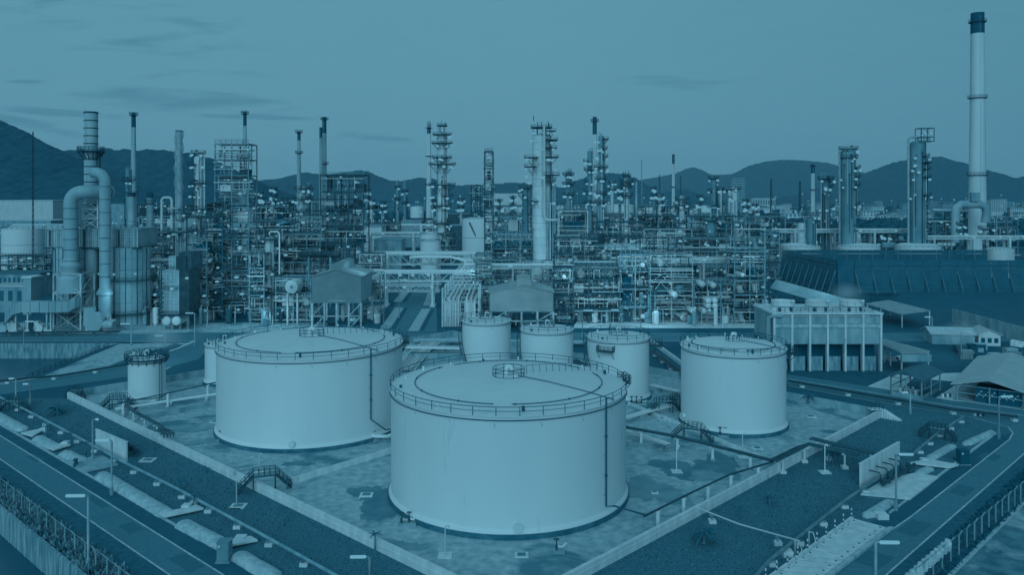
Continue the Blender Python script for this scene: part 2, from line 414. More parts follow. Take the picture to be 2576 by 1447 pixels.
# right road
RA, RB = gl((2291.4, 1302), (2079.6, 1446.7), 0, 40)
RA2 = g(2539.6, 1106.9); RA3 = g(2548, 1090); RA4 = g(2536, 1076); RA5 = g(2440, 1050); RA6 = g(2180, 1008); RA7 = g(1985, 972)
RC, RDD = gl((2576, 1143), (2231.8, 1446.7), 60, 40)
far_side = [g(2576, 1024), g(2400, 1010), g(2200, 976), g(2010, 947), g(1960, 940)]
sheet('road', [RB, RA, RA2, RA3, RA4, RA5, RA6, RA7, far_side[4], far_side[3], far_side[2], far_side[1], far_side[0], Vector((110, 165, 0)), RC, RDD], 0.05, 'asphalt',
      'right asphalt road bending away past the sheds')
inner = [RB, RA, RA2, RA3, RA4, RA5, RA6, RA7]
def strip(pts, w, z, m, label, name='road_marking'):
    l, r = [], []
    for i, p in enumerate(pts):
        d = (pts[min(i + 1, len(pts) - 1)] - pts[max(i - 1, 0)]).normalized(); n = Vector((-d.y, d.x, 0)) * w / 2
        l.append(p - n); r.append(p + n)
    b = MB(); k = len(pts); b.add([(p.x, p.y, z) for p in l + r], [(i, i + 1, k + i + 1, k + i) for i in range(k - 1)])
    o = b.build(name, m); up_fix(o); tag(o, label, kind='structure'); return o
strip(inner, .22, .058, 'road_paint', 'pale painted line on the inner edge of the right road')
line(RC, RDD, .22, 'road_paint', 'pale painted line on the outer edge of the right road')
def off(p, a, d): return Vector((p.x + a, p.y + d, 0))
sheet('verge', [RB, RA, RA2, RA3, g(2500, 1100), g(2440, 1140), g(2230, 1290), g(2030, 1430), g(1990, 1460)], 0.045, 'dark_asphalt', 'dark strip along the inner edge of the right road')
FK0, FK1 = gl((2576, 1266), (2394, 1447), 50, 40)
sheet('verge', [RC, RDD, FK1, FK0], 0.042, 'verge_grass', 'dark grass between the right road and the fence')
line(FK0, FK1, .55, 'bank_concrete', 'pale kerb strip below the fence at the lower right', .07, 'kerb')
sheet('rubble', [FK0, FK1, Vector((150, 60, 0)), Vector((190, 140, 0))], 0.035, 'rubble', 'pale and dark rubble outside the fence at the lower right')
# yard areas: left lawn, right lawn
sheet('lawn', [g(-60, 1010), g(60, 1003), g(172, 1003), Vector((0, 79.3, 0)), Vector((0, 40, 0)), LG, LE], 0.030, 'grass_base', 'dark speckled lawn between the bund wall and the left drain')
sheet('lawn', [Vector((0, 79.3, 0)), g(2215, 1048), g(2230, 1030), RA6, RA5, RA4, RA3, RA2, RA, RB, Vector((0, 40, 0))], 0.032, 'grass_base', 'dark speckled lawn between the bund wall and the right road')
DL, DR, DF, DBk = g(172, 1003), g(2215, 1050), Vector((0, 79.3, 0)), Vector((-17.7, 238, 0))
sheet('tank_farm_floor', [DL, DF, DR, DBk], 0.036, 'yard_concrete', 'stained concrete floor of the tank farm')
# lateral road and the yard in front of the refinery
sheet('road', [(-330, 227), (-330, 243), (300, 243), (300, 229)], 0.02, 'asphalt', 'long cross road in front of the refinery')
line(Vector((-330, 228, 0)), Vector((60, 230, 0)), .3, 'road_paint', 'pale line along the near edge of the cross road', .026)
line(Vector((-330, 242, 0)), Vector((-105, 242, 0)), .8, 'pale_concrete', 'pale kerb along the far left edge of the cross road', .03, 'kerb')
sheet('yard', [(-330, 243.5), (-330, 262), (-60, 262), (-60, 243.5)], 0.012, 'yard_concrete', 'pale concrete yard before the silos')
sheet('yard', [g(1440, 826), g(1960, 826), g(1935, 795), g(1460, 795)], 0.014, 'pale_concrete', 'bright concrete apron in front of the right process units')
sheet('yard', [g(300, 866), g(530, 862), g(420, 930), g(90, 955)], 0.024, 'yard_concrete', 'patchy concrete yard beside the water basin')
sheet('lawn', [g(330, 900), g(440, 865), g(470, 870), g(420, 912), g(250, 930)], 0.03, 'verge_grass', 'dark lawn patch beside the small railed tank')
sheet('road', [g(-40, 1000), g(-40, 975), g(330, 915), g(450, 878), g(500, 856), g(535, 862), g(500, 905), g(330, 948)], 0.034, 'asphalt', 'road running from the left edge behind the small tank')
strip([g(-40, 974), g(330, 914), g(445, 878), g(490, 858)], .8, .045, 'pale_concrete', 'pale kerb along the road behind the small railed tank', 'kerb')
sheet('road', [g(960, 836), g(1100, 836), g(1095, 690), g(1030, 690)], 0.022, 'asphalt', 'narrow refinery road running away between the process units')
for k, (a, b_) in enumerate((((968, 828), (1005, 775)), ((1000, 760), (1030, 722)), ((1040, 833), (1072, 778)), ((1075, 768), (1092, 722)))):
    A, B = g(*a), g(*b_); w = Vector((1.6, 0, 0))
    b = MB(); b.prism([A - w, A + w, B + w, B - w], 0, .14)
    tag(b.build('kerb', 'bank_concrete'), ('front left', 'rear left', 'front right', 'rear right')[k] + ' pale drain island beside the refinery road', kind='structure')
    line(A + w * 1.6, B + w * 1.6, 1.4, 'dark_asphalt', 'dark shoulder beside the refinery road island', .027, 'verge')
# right side mid ground
sheet('yard', [g(1975, 938), g(2250, 934), g(2400, 900), g(2576, 930), g(2700, 1000), g(2576, 1022), g(2200, 974), g(2010, 945)], 0.022, 'dark_asphalt', 'dark yard between the cooling tower and the right road')
sheet('path', [g(2175, 976), g(2255, 940), g(2300, 950), g(2262, 985)], 0.028, 'pale_concrete', 'pale paved drive in front of the small steel hut')
sheet('path', [g(2345, 1008), g(2410, 965), g(2470, 975), g(2455, 1020)], 0.028, 'pale_concrete', 'pale paved drive beside the big right shed')
sheet('path', [g(2330, 955), g(2355, 940), g(2440, 938), g(2420, 962)], 0.028, 'pale_concrete', 'pale apron between the hut and the big right shed')
strip([g(1985, 955), g(2200, 990), g(2400, 1024), g(2576, 1047)], .5, .075, 'bank_concrete', 'pale kerb line along the bend of the right road', 'kerb')
mat('asphalt_patch', 0.20, 0.03, 1.5, 0.95)
for k, (px, py, a) in enumerate(((90, 1155, 2.2), (250, 1262, 3.0), (330, 1330, 1.8), (470, 1418, 2.6), (2420, 1235, 2.4), (2300, 1330, 2.8), (2490, 1150, 2.0), (2200, 1410, 2.2))):
    c = g(px, py); d = wd if px < 1000 else (RA - RB).normalized(); n_ = Vector((-d.y, d.x, 0)); w_ = .7 + .1 * k
    sheet('road_patch', [c - d * a - n_ * w_, c + d * a - n_ * w_, c + d * (a * .9) + n_ * w_, c - d * a + n_ * w_], .054, 'asphalt_patch', 'darker repair patch in the ' + ('near left' if px < 1000 else 'right') + ' road asphalt')
# stain patches on the tank farm floor
def blob(cx, cy, rx, ry, seed, m, z, label):
    r = random.Random(seed); c = g(cx, cy); ax = (g(cx + rx, cy) - c).length; ay = (g(cx, cy - ry) - c).length
    pts = []; n = 90; ph = [r.uniform(0, 6.28) for _ in range(5)]
    for i in range(n):
        a = 2 * math.pi * i / n; k = 1 + .22 * math.sin(2 * a + ph[0]) + .16 * math.sin(3 * a + ph[1]) + .1 * math.sin(5 * a + ph[2]) + .08 * math.sin(9 * a + ph[3]) + .05 * math.sin(17 * a + ph[4]) + r.uniform(-.05, .05)
        pts.append(Vector((c.x + ax * k * math.cos(a), c.y + ay * k * math.sin(a), z)))
    return sheet('damp_patch', pts, z, m, label)
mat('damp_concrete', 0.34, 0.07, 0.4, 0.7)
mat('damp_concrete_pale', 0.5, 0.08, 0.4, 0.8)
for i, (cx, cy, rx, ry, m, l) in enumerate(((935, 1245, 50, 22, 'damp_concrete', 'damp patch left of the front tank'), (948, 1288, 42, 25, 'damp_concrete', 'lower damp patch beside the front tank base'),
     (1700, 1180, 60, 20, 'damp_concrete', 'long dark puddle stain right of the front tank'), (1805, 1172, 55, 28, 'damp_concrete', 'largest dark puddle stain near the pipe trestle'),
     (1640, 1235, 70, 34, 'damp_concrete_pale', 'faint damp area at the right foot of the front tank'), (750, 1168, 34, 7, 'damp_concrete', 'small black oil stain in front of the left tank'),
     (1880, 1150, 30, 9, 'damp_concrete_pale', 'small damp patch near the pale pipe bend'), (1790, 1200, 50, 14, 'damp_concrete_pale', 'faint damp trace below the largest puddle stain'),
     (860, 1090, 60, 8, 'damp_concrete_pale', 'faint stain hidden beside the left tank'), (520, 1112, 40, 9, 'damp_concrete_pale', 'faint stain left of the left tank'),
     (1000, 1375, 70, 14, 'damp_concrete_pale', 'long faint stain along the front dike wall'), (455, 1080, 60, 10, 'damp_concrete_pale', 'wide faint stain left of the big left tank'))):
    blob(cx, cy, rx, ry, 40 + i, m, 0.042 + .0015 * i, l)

# ------------------------------------------------------------------ walls
def wall(label, A, B, h, w, m='pale_concrete', z0=0, cap=None, seg=7.0, name='dike_wall'):
    A = Vector(A[:2] + (0,)) if isinstance(A, tuple) else A.copy(); B = Vector(B[:2] + (0,)) if isinstance(B, tuple) else B.copy()
    d = (B - A); Ln = d.length; d.normalize(); n = Vector((-d.y, d.x, 0)) * w / 2
    t = thing(name, label, 'wall', (A + B) / 2)
    k = max(1, int(round(Ln / seg)))
    for i in range(k):
        p = A + d * (Ln * i / k + .02); q = A + d * (Ln * (i + 1) / k - .02)
        MB().prism([p - n, q - n, q + n, p + n], z0, h + RD.uniform(-.015, .015)).build('panel', m, t)
    if cap:
        n2 = n * 1.0; o = Vector((-d.y, d.x, 0)) * (w / 2 + .05)
        MB().prism([A - o, B - o, B + o, A + o], h * .55, h * .62).build('ledge', m, t)
    return t
dA = DL; dB = Vector((0, 79.3, 0))
wall('front left bund wall running from the far corner stairs to the bottom of the picture', DL, DF + Vector((.1, 0, 0)), 1.35, .5, cap=True)
wall('front right bund wall carrying the pipe trestle towards the corner stairs', DF, DR, 1.35, .5, cap=True)
wall('back left bund wall behind the small railed tank', DL + Vector((.2, .4, 0)), DBk, 1.5, .35, 'grey_concrete')
wall('back right bund wall behind the right tank', DR + Vector((-.3, .3, 0)), DBk, 1.5, .35, 'grey_concrete')
wall('low dividing wall between the left tank and the front tank', g(726, 1222), g(1100, 1105), .95, .35)
wall('low dividing wall left of the left tank near the small tank', g(347, 1060), g(560, 1017), .9, .3, 'grey_concrete')
wall('low dividing wall between the front tank and the right tank', g(1560, 1010), g(1935, 1165), .6, .3, 'pale_concrete')
wall('grey retaining wall along the dark slope at the far right', g(2396, 812), g(2640, 884), 4.6, .4, 'grey_concrete')
wall('low wall in front of the two small middle tanks', g(1030, 905), g(1470, 905), 1.6, .4, 'grey_concrete')
wall('pale garden wall between the third small tank and the right tank', g(1636, 862), g(1722, 925), 1.0, .6)

# ------------------------------------------------------------------ storage tanks
def railing(t, pts, h, r=.035, name='railing', m='rail_steel', closed=False, every=1, levels=(1.0, .5), post=None):
    b = MB()
    for lv in levels: b.tube([(p[0], p[1], p[2] + h * lv) for p in pts], r, 4, closed)
    for i, p in enumerate(pts):
        if i % every == 0: b.bar((p[0], p[1], p[2]), (p[0], p[1], p[2] + h), r * 1.15, 4)
    o = b.build(name, m, t); return o
def circ(c, R, z, n, a0=0, a1=360):
    full = abs(a1 - a0) >= 359.9
    return [(c[0] + R * math.cos(rad(a0 + (a1 - a0) * i / n)), c[1] + R * math.sin(rad(a0 + (a1 - a0) * i / n)), z) for i in range(n if full else n + 1)]
def tank(label, x, y, R, h, posts, rise=None, big=True, r=0.05, base=.7, roofp=True, seg=96, stair=None, vent=True):
    t = thing('storage_tank', label, 'tank', (x, y, 0))
    c = (x, y, 0); rise = R * .075 if rise is None else rise
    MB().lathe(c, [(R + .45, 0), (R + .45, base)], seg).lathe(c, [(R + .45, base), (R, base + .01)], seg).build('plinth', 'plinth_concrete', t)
    MB().lathe(c, [(R + .34, base), (R + .32, base + .09), (R, base + .55)], seg).build('base_flange', 'white_tank_paint', t)
    sh = MB().lathe(c, [(R, base), (R, h)], seg).build('shell', 'white_tank_paint', t)
    prof = [(R + .02, h), (R + .22, h + .02), (R + .22, h + .12), (R - .05, h + .14)]
    for i in range(1, 9): prof.append(((R - .05) * (1 - i / 8) + .01, h + .14 + rise * (1 - (1 - i / 8) ** 2)))
    MB().lathe(c, prof, seg).build('roof', 'tank_roof_paint', t)
    MB().ring((x, y, h - .42), R + .16, r * 1.5, seg, 5).build('spray_ring', 'rail_steel', t)
    for k in range(posts // 2):
        a = rad(360 * k / (posts // 2) + 4)
        p = Vector((x + (R + .03) * math.cos(a), y + (R + .03) * math.sin(a), h - .75))
        if p.y > y + 1: continue
        ubar('nozzle', t, p, p + Vector((.2, 0, -.55)), .035, 'mid_pipe', 'cyl6')
    MB().ring((x, y, h + 1.22), R + .12, r, seg, 4).build('top_rail', 'rail_steel', t)
    MB().ring((x, y, h + .7), R + .12, r * .7, seg, 4).build('middle_rail', 'rail_steel', t)
    for k in range(posts):
        a = rad(360 * (k + .5) / posts); px, py = x + (R + .12) * math.cos(a), y + (R + .12) * math.sin(a)
        ubar('rail_post', t, (px, py, h + .1), (px, py, h + 1.22), r, 'rail_steel', 'cyl6')
    if big:
        zr = lambda q: h + .14 + rise * (1 - (q / R) ** 2)
        for a0, a1 in ((-88, 20), (35, 130), (140, 262)):
            MB().ring((x, y, zr(R * .8) + .12), R * .8, r * 1.3, seg, 5, a0, a1).build('roof_ring_pipe', 'rail_steel', t)
        nrad = 11
        for k in range(nrad):                      # valve joints on the roof ring
            a = rad(360 * k / nrad + 12)
            ulamp(t, (x + R * .8 * math.cos(a), y + R * .8 * math.sin(a), zr(R * .8) + .12), .14, 'joint', 'rail_steel', 1)
        aa = rad(-34)
        MB().tube([(x + q * math.cos(aa), y + q * math.sin(aa), zr(q) + .15) for q in (1.5, R * .4, R * .8, R + .15)], r * 1.3, 5).build('radial_pipe', 'rail_steel', t)
        # railed gangway from the centre to the back right rim
        for k in range(13):
            q = R * (.18 + .80 * k / 12); ab = rad(28)
            p = (x + q * math.cos(ab), y + q * math.sin(ab), zr(q))
            ubar('gangway_post', t, p, (p[0] - .12, p[1], p[2] + 1.15), r * .9, 'rail_steel')
        MB().tube([(x + q * math.cos(rad(28)) - .12, y + q * math.sin(rad(28)), zr(q) + 1.15) for q in (R * .18, R * .5, R * .98)], r * .6, 4).build('gangway_rail', 'rail_steel', t)
    for k in range(14 if big else 6):              # small nozzles round the roof edge
        a = rad(20 + 300 * k / 14 if big else 30 + 50 * k); q = R * .92; p = Vector((x + q * math.cos(a), y + q * math.sin(a), h + .15))
        ubar('roof_nozzle', t, p, p + Vector((0, 0, .5 if k % 3 else .8)), .13 if k % 2 else .2, 'white_tank_paint' if k % 4 else 'dark_steel', 'cyl8')
    if vent:
        cz = h + .14 + rise; vr = R * .135 if big else R * .3
        n = 10
        MB().ring((x, y, cz - .02), vr, r * 1.2, 32, 4).build('platform_kerb', 'rail_steel', t)
        MB().ring((x, y, cz + 1.1), vr, r, 32, 4).ring((x, y, cz + .55), vr, r * .7, 32, 4).build('platform_rail', 'rail_steel', t)
        for k in range(n):
            a = 2 * math.pi * k / n; ubar('platform_post', t, (x + vr * math.cos(a), y + vr * math.sin(a), cz - .1), (x + vr * math.cos(a), y + vr * math.sin(a), cz + 1.1), r, 'rail_steel')
        MB().tube([(x - .3, y - .3, cz - .1), (x - .3, y - .3, cz + .9), (x - .1, y - .3, cz + 1.35), (x + .35, y - .3, cz + 1.3), (x + .5, y - .3, cz + .8)], .3 if big else .16, 10).build('gooseneck_vent', 'white_tank_paint', t)
        ubar('hatch', t, (x + .9 * vr * .5, y - vr * .3, cz - .05), (x + .9 * vr * .5, y - vr * .3, cz + .35), .45 if big else .25, 'white_tank_paint', 'cyl12')
    return t
front = tank('huge white storage tank nearest the camera with a railed domed roof', -.5, 113.6, 16.6, 14.95, 36)
left_t = tank('huge white storage tank left of the nearest tank with small palms before it', -36.8, 146.1, 16.5, 15.0, 36)
right_t = tank('large white tank standing alone at the right before the concrete cooling tower', 40.8, 146.9, 9.36, 14.2, 26, rise=.9)
tA = tank('leftmost of the three smaller white tanks in the middle', -6.0, 187.2, 5.7, 12.6, 18, big=False, r=.05, rise=.5)
tB = tank('middle one of the three smaller white tanks', 7.7, 175.3, 5.77, 12.6, 18, big=False, r=.05, rise=.5)
tC = tank('rightmost and nearest of the three smaller white tanks with side platforms', 22.2, 166.4, 6.43, 12.5, 20, big=False, r=.05, rise=.5)
tS = tank('small short white tank on the left with a wide dark railed top', -75.8, 165.1, 3.6, 8.1, 14, big=False, r=.06, rise=.3)
tN = tank('narrow white tank peeping out behind the left edge of the big left tank', -64.5, 178.5, 4.2, 8.9, 12, big=False, r=.05, rise=.3)
# details on the small railed tank
MB().lathe((-75.8, 165.1, 0), [(3.6, 8.0), (4.3, 8.15), (4.3, 8.35), (3.5, 8.36)], 48).build('top_walkway', 'dark_steel', tS)
railing(tS, circ((-75.8, 165.1), 4.25, 8.3, 24), 1.25, .06, closed=True)
for k in range(16):
    a = 2 * math.pi * k / 16; ubar('bracket', tS, (-75.8 + 4.2 * math.cos(a), 165.1 + 4.2 * math.sin(a), 8.2), (-75.8 + 3.6 * math.cos(a), 165.1 + 3.6 * math.sin(a), 7.2), .07, 'dark_steel')
for k in range(9):
    p = Vector((-75.8 + RD.uniform(-2.4, 2.4), 165.1 + RD.uniform(-2, 2), 8.4)); ubar('top_valve', tS, p, p + Vector((0, 0, RD.uniform(.6, 1.6))), .14, RD.choice(['pale_pipe', 'dark_steel', 'mid_pipe']), 'cyl6')
for k in range(5): ulamp(tS, (-75.8 + RD.uniform(-2.8, 2.8), 163, 9.4 + RD.uniform(-.3, .6)), .16)
for s in (-.5, .5): ubar('ladder_stile', tS, (-72.0 + s * .1, 162.9 + s, 0), (-72.0 + s * .1, 162.9 + s, 9.4), .06, 'dark_steel')
for k in range(22): ubar('rung', tS, (-72.05, 162.4, .5 + .4 * k), (-71.95, 163.4, .5 + .4 * k), .035, 'dark_steel')
MB().lathe((-75.8, 165.1, 0), [(4.6, .04), (4.6, .5), (3.5, .52)], 8, smooth=False).build('slab', 'pale_concrete', tS)
# spiral stairs round the small tanks
def spiral(t, x, y, R, a0, a1, z0, z1, n=34):
    inn, outr = R + .1, R + .85
    for q, nm in ((inn, 'stringer'), (outr, 'stringer')):
        MB().tube([(x + q * math.cos(rad(a0 + (a1 - a0) * i / n)), y + q * math.sin(rad(a0 + (a1 - a0) * i / n)), z0 + (z1 - z0) * i / n) for i in range(n + 1)], .09, 4).build(nm, 'dark_steel', t)
    MB().tube([(x + outr * math.cos(rad(a0 + (a1 - a0) * i / n)), y + outr * math.sin(rad(a0 + (a1 - a0) * i / n)), z0 + 1.1 + (z1 - z0) * i / n) for i in range(n + 1)], .05, 4).build('handrail', 'dark_steel', t)
    for i in range(n):
        a = rad(a0 + (a1 - a0) * (i + .5) / n); z = z0 + (z1 - z0) * (i + .5) / n
        ubar('stair_tread', t, (x + inn * math.cos(a), y + inn * math.sin(a), z), (x + outr * math.cos(a), y + outr * math.sin(a), z), .03, 'dark_steel', 'box', .13)
        if i % 3 == 0: ubar('stair_post', t, (x + outr * math.cos(a), y + outr * math.sin(a), z), (x + outr * math.cos(a), y + outr * math.sin(a), z + 1.1), .035, 'dark_steel')
spiral(tA, -6.0, 187.2, 5.7, -118, -200, .4, 12.4)
spiral(tB, 7.7, 175.3, 5.77, -125, -205, .4, 12.4)
spiral(tC, 22.2, 166.4, 6.43, -120, -195, .4, 12.4)
spiral(right_t, 40.8, 146.9, 9.36, 60, -12, .4, 14.2, 40)
spiral(front, -.5, 113.6, 16.6, 75, 12, .4, 14.95, 44)
spiral(left_t, -36.8, 146.1, 16.5, 75, 12, .4, 15, 44)
def side_platform(t, x, y, R, a, z, w=2.2, d=1.5):
    ca, sa = math.cos(rad(a)), math.sin(rad(a)); tx, ty = -sa, ca
    p = [(x + (R + .05) * ca - tx * w / 2, y + (R + .05) * sa - ty * w / 2), (x + (R + .05) * ca + tx * w / 2, y + (R + .05) * sa + ty * w / 2)]
    q = [(p[1][0] + ca * d, p[1][1] + sa * d), (p[0][0] + ca * d, p[0][1] + sa * d)]
    o = MB().prism([Vector((*p[0], 0)), Vector((*p[1], 0)), Vector((*q[0], 0)), Vector((*q[1], 0))], z - .12, z).build('side_platform', 'dark_steel', t)
    pts = []
    cor = [p[0], q[1], q[0], p[1]]
    for k in range(3):
        for s in range(4): pts.append((cor[k][0] + (cor[k + 1][0] - cor[k][0]) * s / 4, cor[k][1] + (cor[k + 1][1] - cor[k][1]) * s / 4, z))
    railing(o, pts + [(cor[3][0], cor[3][1], z)], 1.1, .05, m='dark_steel', levels=(1, .66, .33))
    for s in (-1, 1): ubar('strut', t, (x + (R + d) * ca + tx * s * w * .45, y + (R + d) * sa + ty * s * w * .45, z - .1), (x + R * ca + tx * s * w * .45, y + R * sa + ty * s * w * .45, z - 1.6), .06, 'dark_steel')
side_platform(tC, 22.2, 166.4, 6.43, -118, 10.6, 3.4)
side_platform(tC, 22.2, 166.4, 6.43, -8, 10.8, 2.4, 2.6)
side_platform(right_t, 40.8, 146.9, 9.36, -10, 13.2, 2.4, 1.8)
side_platform(front, -.5, 113.6, 16.6, 10, 14.7, 2.4, 1.2)
side_platform(left_t, -36.8, 146.1, 16.5, 8, 14.6, 2.4, 1.2)
# riser pipes, valves, manways
def on_shell(x, y, R, px, extra=.3):               # azimuth where the shell's near side meets an image column
    best = None
    for k in range(-1790, 0):
        a = rad(k / 10); X = x + (R + extra) * math.cos(a); Y = y + (R + extra) * math.sin(a)
        e = abs(X / Y * F + CX - px)
        if best is None or e < best[0]: best = (e, a, X, Y)
    return best[1:]
def riser(t, x, y, R, h, px, z_low, foot):
    a, X, Y = on_shell(x, y, R, px)
    pts = [(X, Y, h + .25), (X, Y, z_low + .6), foot[0] + Vector((0, 0, .05))] + list(foot[1:])
    pts.insert(0, (X, Y, h + 1.0))
    pts[2] = (X, Y, z_low + .3)
    MB().tube(pts, .12, 7).build('riser_pipe', 'rail_steel', t)
    for k in range(5):
        z = h - 1.5 - k * (h - z_low - 2) / 4.5
        q = Vector((X, Y, z)); ubar('bracket', t, q, q + Vector((-.75, .25, .08)), .04, 'mid_steel')
        if k % 2: ulamp(t, q, .22, 'joint', 'rail_steel', 1)
riser(front, -.5, 113.6, 16.6, 15, 1525, 1.6, [at(1545, 1275, 101.0), at(1628, 1298, 104)])
riser(left_t, -36.8, 146.1, 16.5, 15, 933, 3.6, [at(970, 1083, 134.5), at(1003, 1076, 141)])
riser(right_t, 40.8, 146.9, 9.36, 14.2, 1985, 12.0, [Vector((50, 146, 12)), Vector((50, 146.4, 10))])
def manway(t, x, y, R, px, z, r=.42):
    a, X, Y = on_shell(x, y, R, px, 0)
    d = Vector((math.cos(a), math.sin(a), 0)); p = Vector((X, Y, z))
    ubar('manway', t, p - d * .1, p + d * .45, r, 'manhole_paint', 'cyl24')
    ubar('manway_cover', t, p + d * .45, p + d * .53, r * 1.15, 'manhole_paint', 'cyl24')
manway(front, -.5, 113.6, 16.6, 1302, 1.5, .5); manway(left_t, -36.8, 146.1, 16.5, 735, 1.5, .45); manway(right_t, 40.8, 146.9, 9.36, 1722, 1.7, .45)
def wheel_valve(label, px, py, n, group=None, cat='valve'):
    p = g(px, py, 0)
    t = thing('valve_set', label, cat, p, group)
    for k in range(n):
        q = p + Vector((k * .95, RD.uniform(0, .6), 0))
        ubar('stand', t, q, q + Vector((0, 0, .9)), .16, 'dark_pipe', 'cyl8')
        ubar('stem', t, q + Vector((0, 0, .9)), q + Vector((0, 0, 1.6)), .07, 'dark_steel')
        MB().ring(q + Vector((0, 0, 1.6)), .28, .05, 14, 5).bar(q + Vector((-.27, 0, 1.6)), q + Vector((.27, 0, 1.6)), .03, 4).build('handwheel', 'dark_steel', t)
        MB().tube([q + Vector((0, .1, .75)), q + Vector((.7, .3, .55)), q + Vector((1.2, 1.2, .55))], .17, 8).build('nozzle_pipe', 'pale_pipe', t)
    MB().box(p + Vector((-.4, -.5, 0)), p + Vector((n * .95, .5, .35))).build('block', 'grey_concrete', t)
    return t
wheel_valve('pair of hand wheel valves at the lower left foot of the nearest tank', 1010, 1323, 2)
wheel_valve('hand wheel valve at the left foot of the big left tank', 553, 1110, 2)
wheel_valve('row of valves at the foot of the right tank left of its stairs', 1775, 1085, 3)
wheel_valve('twin valves at the front foot of the right tank', 1812, 1100, 2)
wheel_valve('valve set where the pipe leaves the big left tank', 912, 1110, 3)
wheel_valve('cluster of dark valves beside the third small tank', 1590, 1020, 3)
wheel_valve('small valve standing on the floor before the nearest tank', 1400, 1392, 1)
b = thing('floor_pipe', 'pale elbow pipe leaving the big left tank along the floor', 'pipe', g(925, 1115))
MB().tube([g(905, 1098) + Vector((0, 0, .7)), g(945, 1112) + Vector((0, 0, .9)), g(975, 1112) + Vector((0, 0, .9)), g(1030, 1085) + Vector((0, 0, .9))], .3, 10).build('pipe', 'pale_pipe', b)
ubar('support', b, g(945, 1118), g(945, 1118) + Vector((0, 0, .9)), .14, 'mid_steel', 'box')

# ------------------------------------------------------------------ pipelines on supports
def pipeline(label, pts, r, z, m='mid_pipe', every=7.5, name='pipeline', foot='block', n=1, gap=.5, pm='mid_steel', group=None, first=3.0):
    P = [g(a, b_, z) if not isinstance(a, Vector) else a for a, b_ in pts] if not isinstance(pts[0], Vector) else pts
    t = thing(name, label, 'pipeline', P[0], group)
    for k in range(n):
        o = []
        for i, p in enumerate(P):
            d = (P[min(i + 1, len(P) - 1)] - P[max(i - 1, 0)]).normalized(); nn = Vector((-d.y, d.x, 0))
            o.append(p + nn * gap * (k - (n - 1) / 2))
        MB().tube(o, r, 10).build('pipe', m, t)
    acc = first
    for a, b_ in zip(P, P[1:]):
        d = b_ - a; ln = d.length; d.normalize(); s = acc
        while s < ln:
            q = a + d * s; zz = q.z - r; nn = Vector((-d.y, d.x, 0)) * (gap * n / 2 + .15)
            ubar('support', t, (q.x, q.y, .0), (q.x, q.y, zz), .1 if foot == 'block' else .2, pm, 'box')
            if foot == 'block': ubox('footing', t, (q.x - .45, q.y - .45, 0), (q.x + .45, q.y + .45, .45), 'pale_concrete')
            elif foot == 'post': ubox('footing', t, (q.x - .4, q.y - .4, 0), (q.x + .4, q.y + .4, .3), 'grey_concrete')
            ubar('crossarm', t, (q.x - nn.x, q.y - nn.y, zz - .1), (q.x + nn.x, q.y + nn.y, zz - .1), .12, pm, 'box')
            s += every
        acc = s - ln
    return t
pipeline('long dark pipe on short pale footings across the left lawn', [(-30, 985), (50, 1024), (165, 1084), (311, 1163), (443, 1229), (645, 1338), (850, 1452), (980, 1520)], .2, .9, 'mid_steel')
pipeline('long dark pipe on short pale footings across the right lawn', [(1860, 1500), (1935, 1412), (2120, 1265), (2190, 1215), (2230, 1195)], .22, .9, 'mid_steel')
pipeline('dark pipe rising over the step bridge on the right lawn', [(2300, 1140), (2355, 1093), (2425, 1048)], .2, .8, 'mid_steel', every=6)
pipeline('black pipe bundle on concrete posts crossing behind the nearest tank to the right bund wall', [(1572, 1075), (1700, 1098), (1860, 1138), (1945, 1160)], .14, 2.4, 'dark_pipe', 6.5, foot='post', n=3, gap=.35, pm='pale_concrete')
pipeline('thin dark pipe on pale posts following the inside of the right bund wall', [(1620, 1300), (1740, 1240), (1835, 1195), (1945, 1162)], .14, 2.2, 'dark_pipe', 6.0, foot='post', n=1, pm='pale_concrete')
pipeline('black pipes hopping over the right bund wall on posts', [(1945, 1160), (2010, 1128), (2035, 1118), (2160, 1145)], .13, 2.6, 'dark_pipe', 7, foot='block', n=4, gap=.34, pm='pale_concrete')
pipeline('black pipe bundle behind towards the concrete blast wall', [(2040, 1103), (2110, 1120), (2200, 1142)], .13, 2.8, 'dark_pipe', 7, foot='block', n=4, gap=.34, pm='pale_concrete')
pipeline('thin pale pipe slanting over the right lawn in front of the bund wall', [(1745, 1275), (1860, 1320), (2010, 1362), (2020, 1375)], .1, 1.2, 'pale_pipe', 9, foot='block')
pipeline('dark pipeline beside the road at the far left', [(-20, 960), (150, 945), (330, 915)], .22, .8, 'dark_pipe', 9)
pipeline('pair of dark pipes along the road behind the right tank', [(1985, 958), (2200, 996), (2400, 1030), (2560, 1048)], .2, 1.0, 'dark_pipe', 10, n=2, gap=.7)
pipeline('bundle of pale pipes running to the middle dark stairs', [(1572, 1052), (1640, 1032), (1690, 1020)], .14, 1.0, 'pale_pipe', 6, n=4, gap=.45, foot='none')
pipeline('second bundle of pale pipes behind the nearest tank', [(1572, 1085), (1640, 1105), (1680, 1118)], .14, 1.2, 'pale_pipe', 6, n=3, gap=.5, foot='none')
pipeline('pale pipes over the low wall left of the big left tank', [(290, 1030), (420, 1010), (545, 992)], .13, 1.1, 'pale_pipe', 7, n=3, gap=.5, foot='post', pm='pale_concrete')
pipeline('dark firewater pipe passing in front of the small railed tank', [(270, 1022), (420, 990), (545, 962)], .13, 2.8, 'dark_pipe', 9, foot='post', pm='pale_concrete')
pipeline('pale pipes fanning from the left dike wall towards the blast wall', [(300, 1010), (345, 1040), (400, 1070), (415, 1085)], .1, 2.0, 'dark_pipe', 6, n=3, gap=.35, foot='block', pm='pale_concrete')
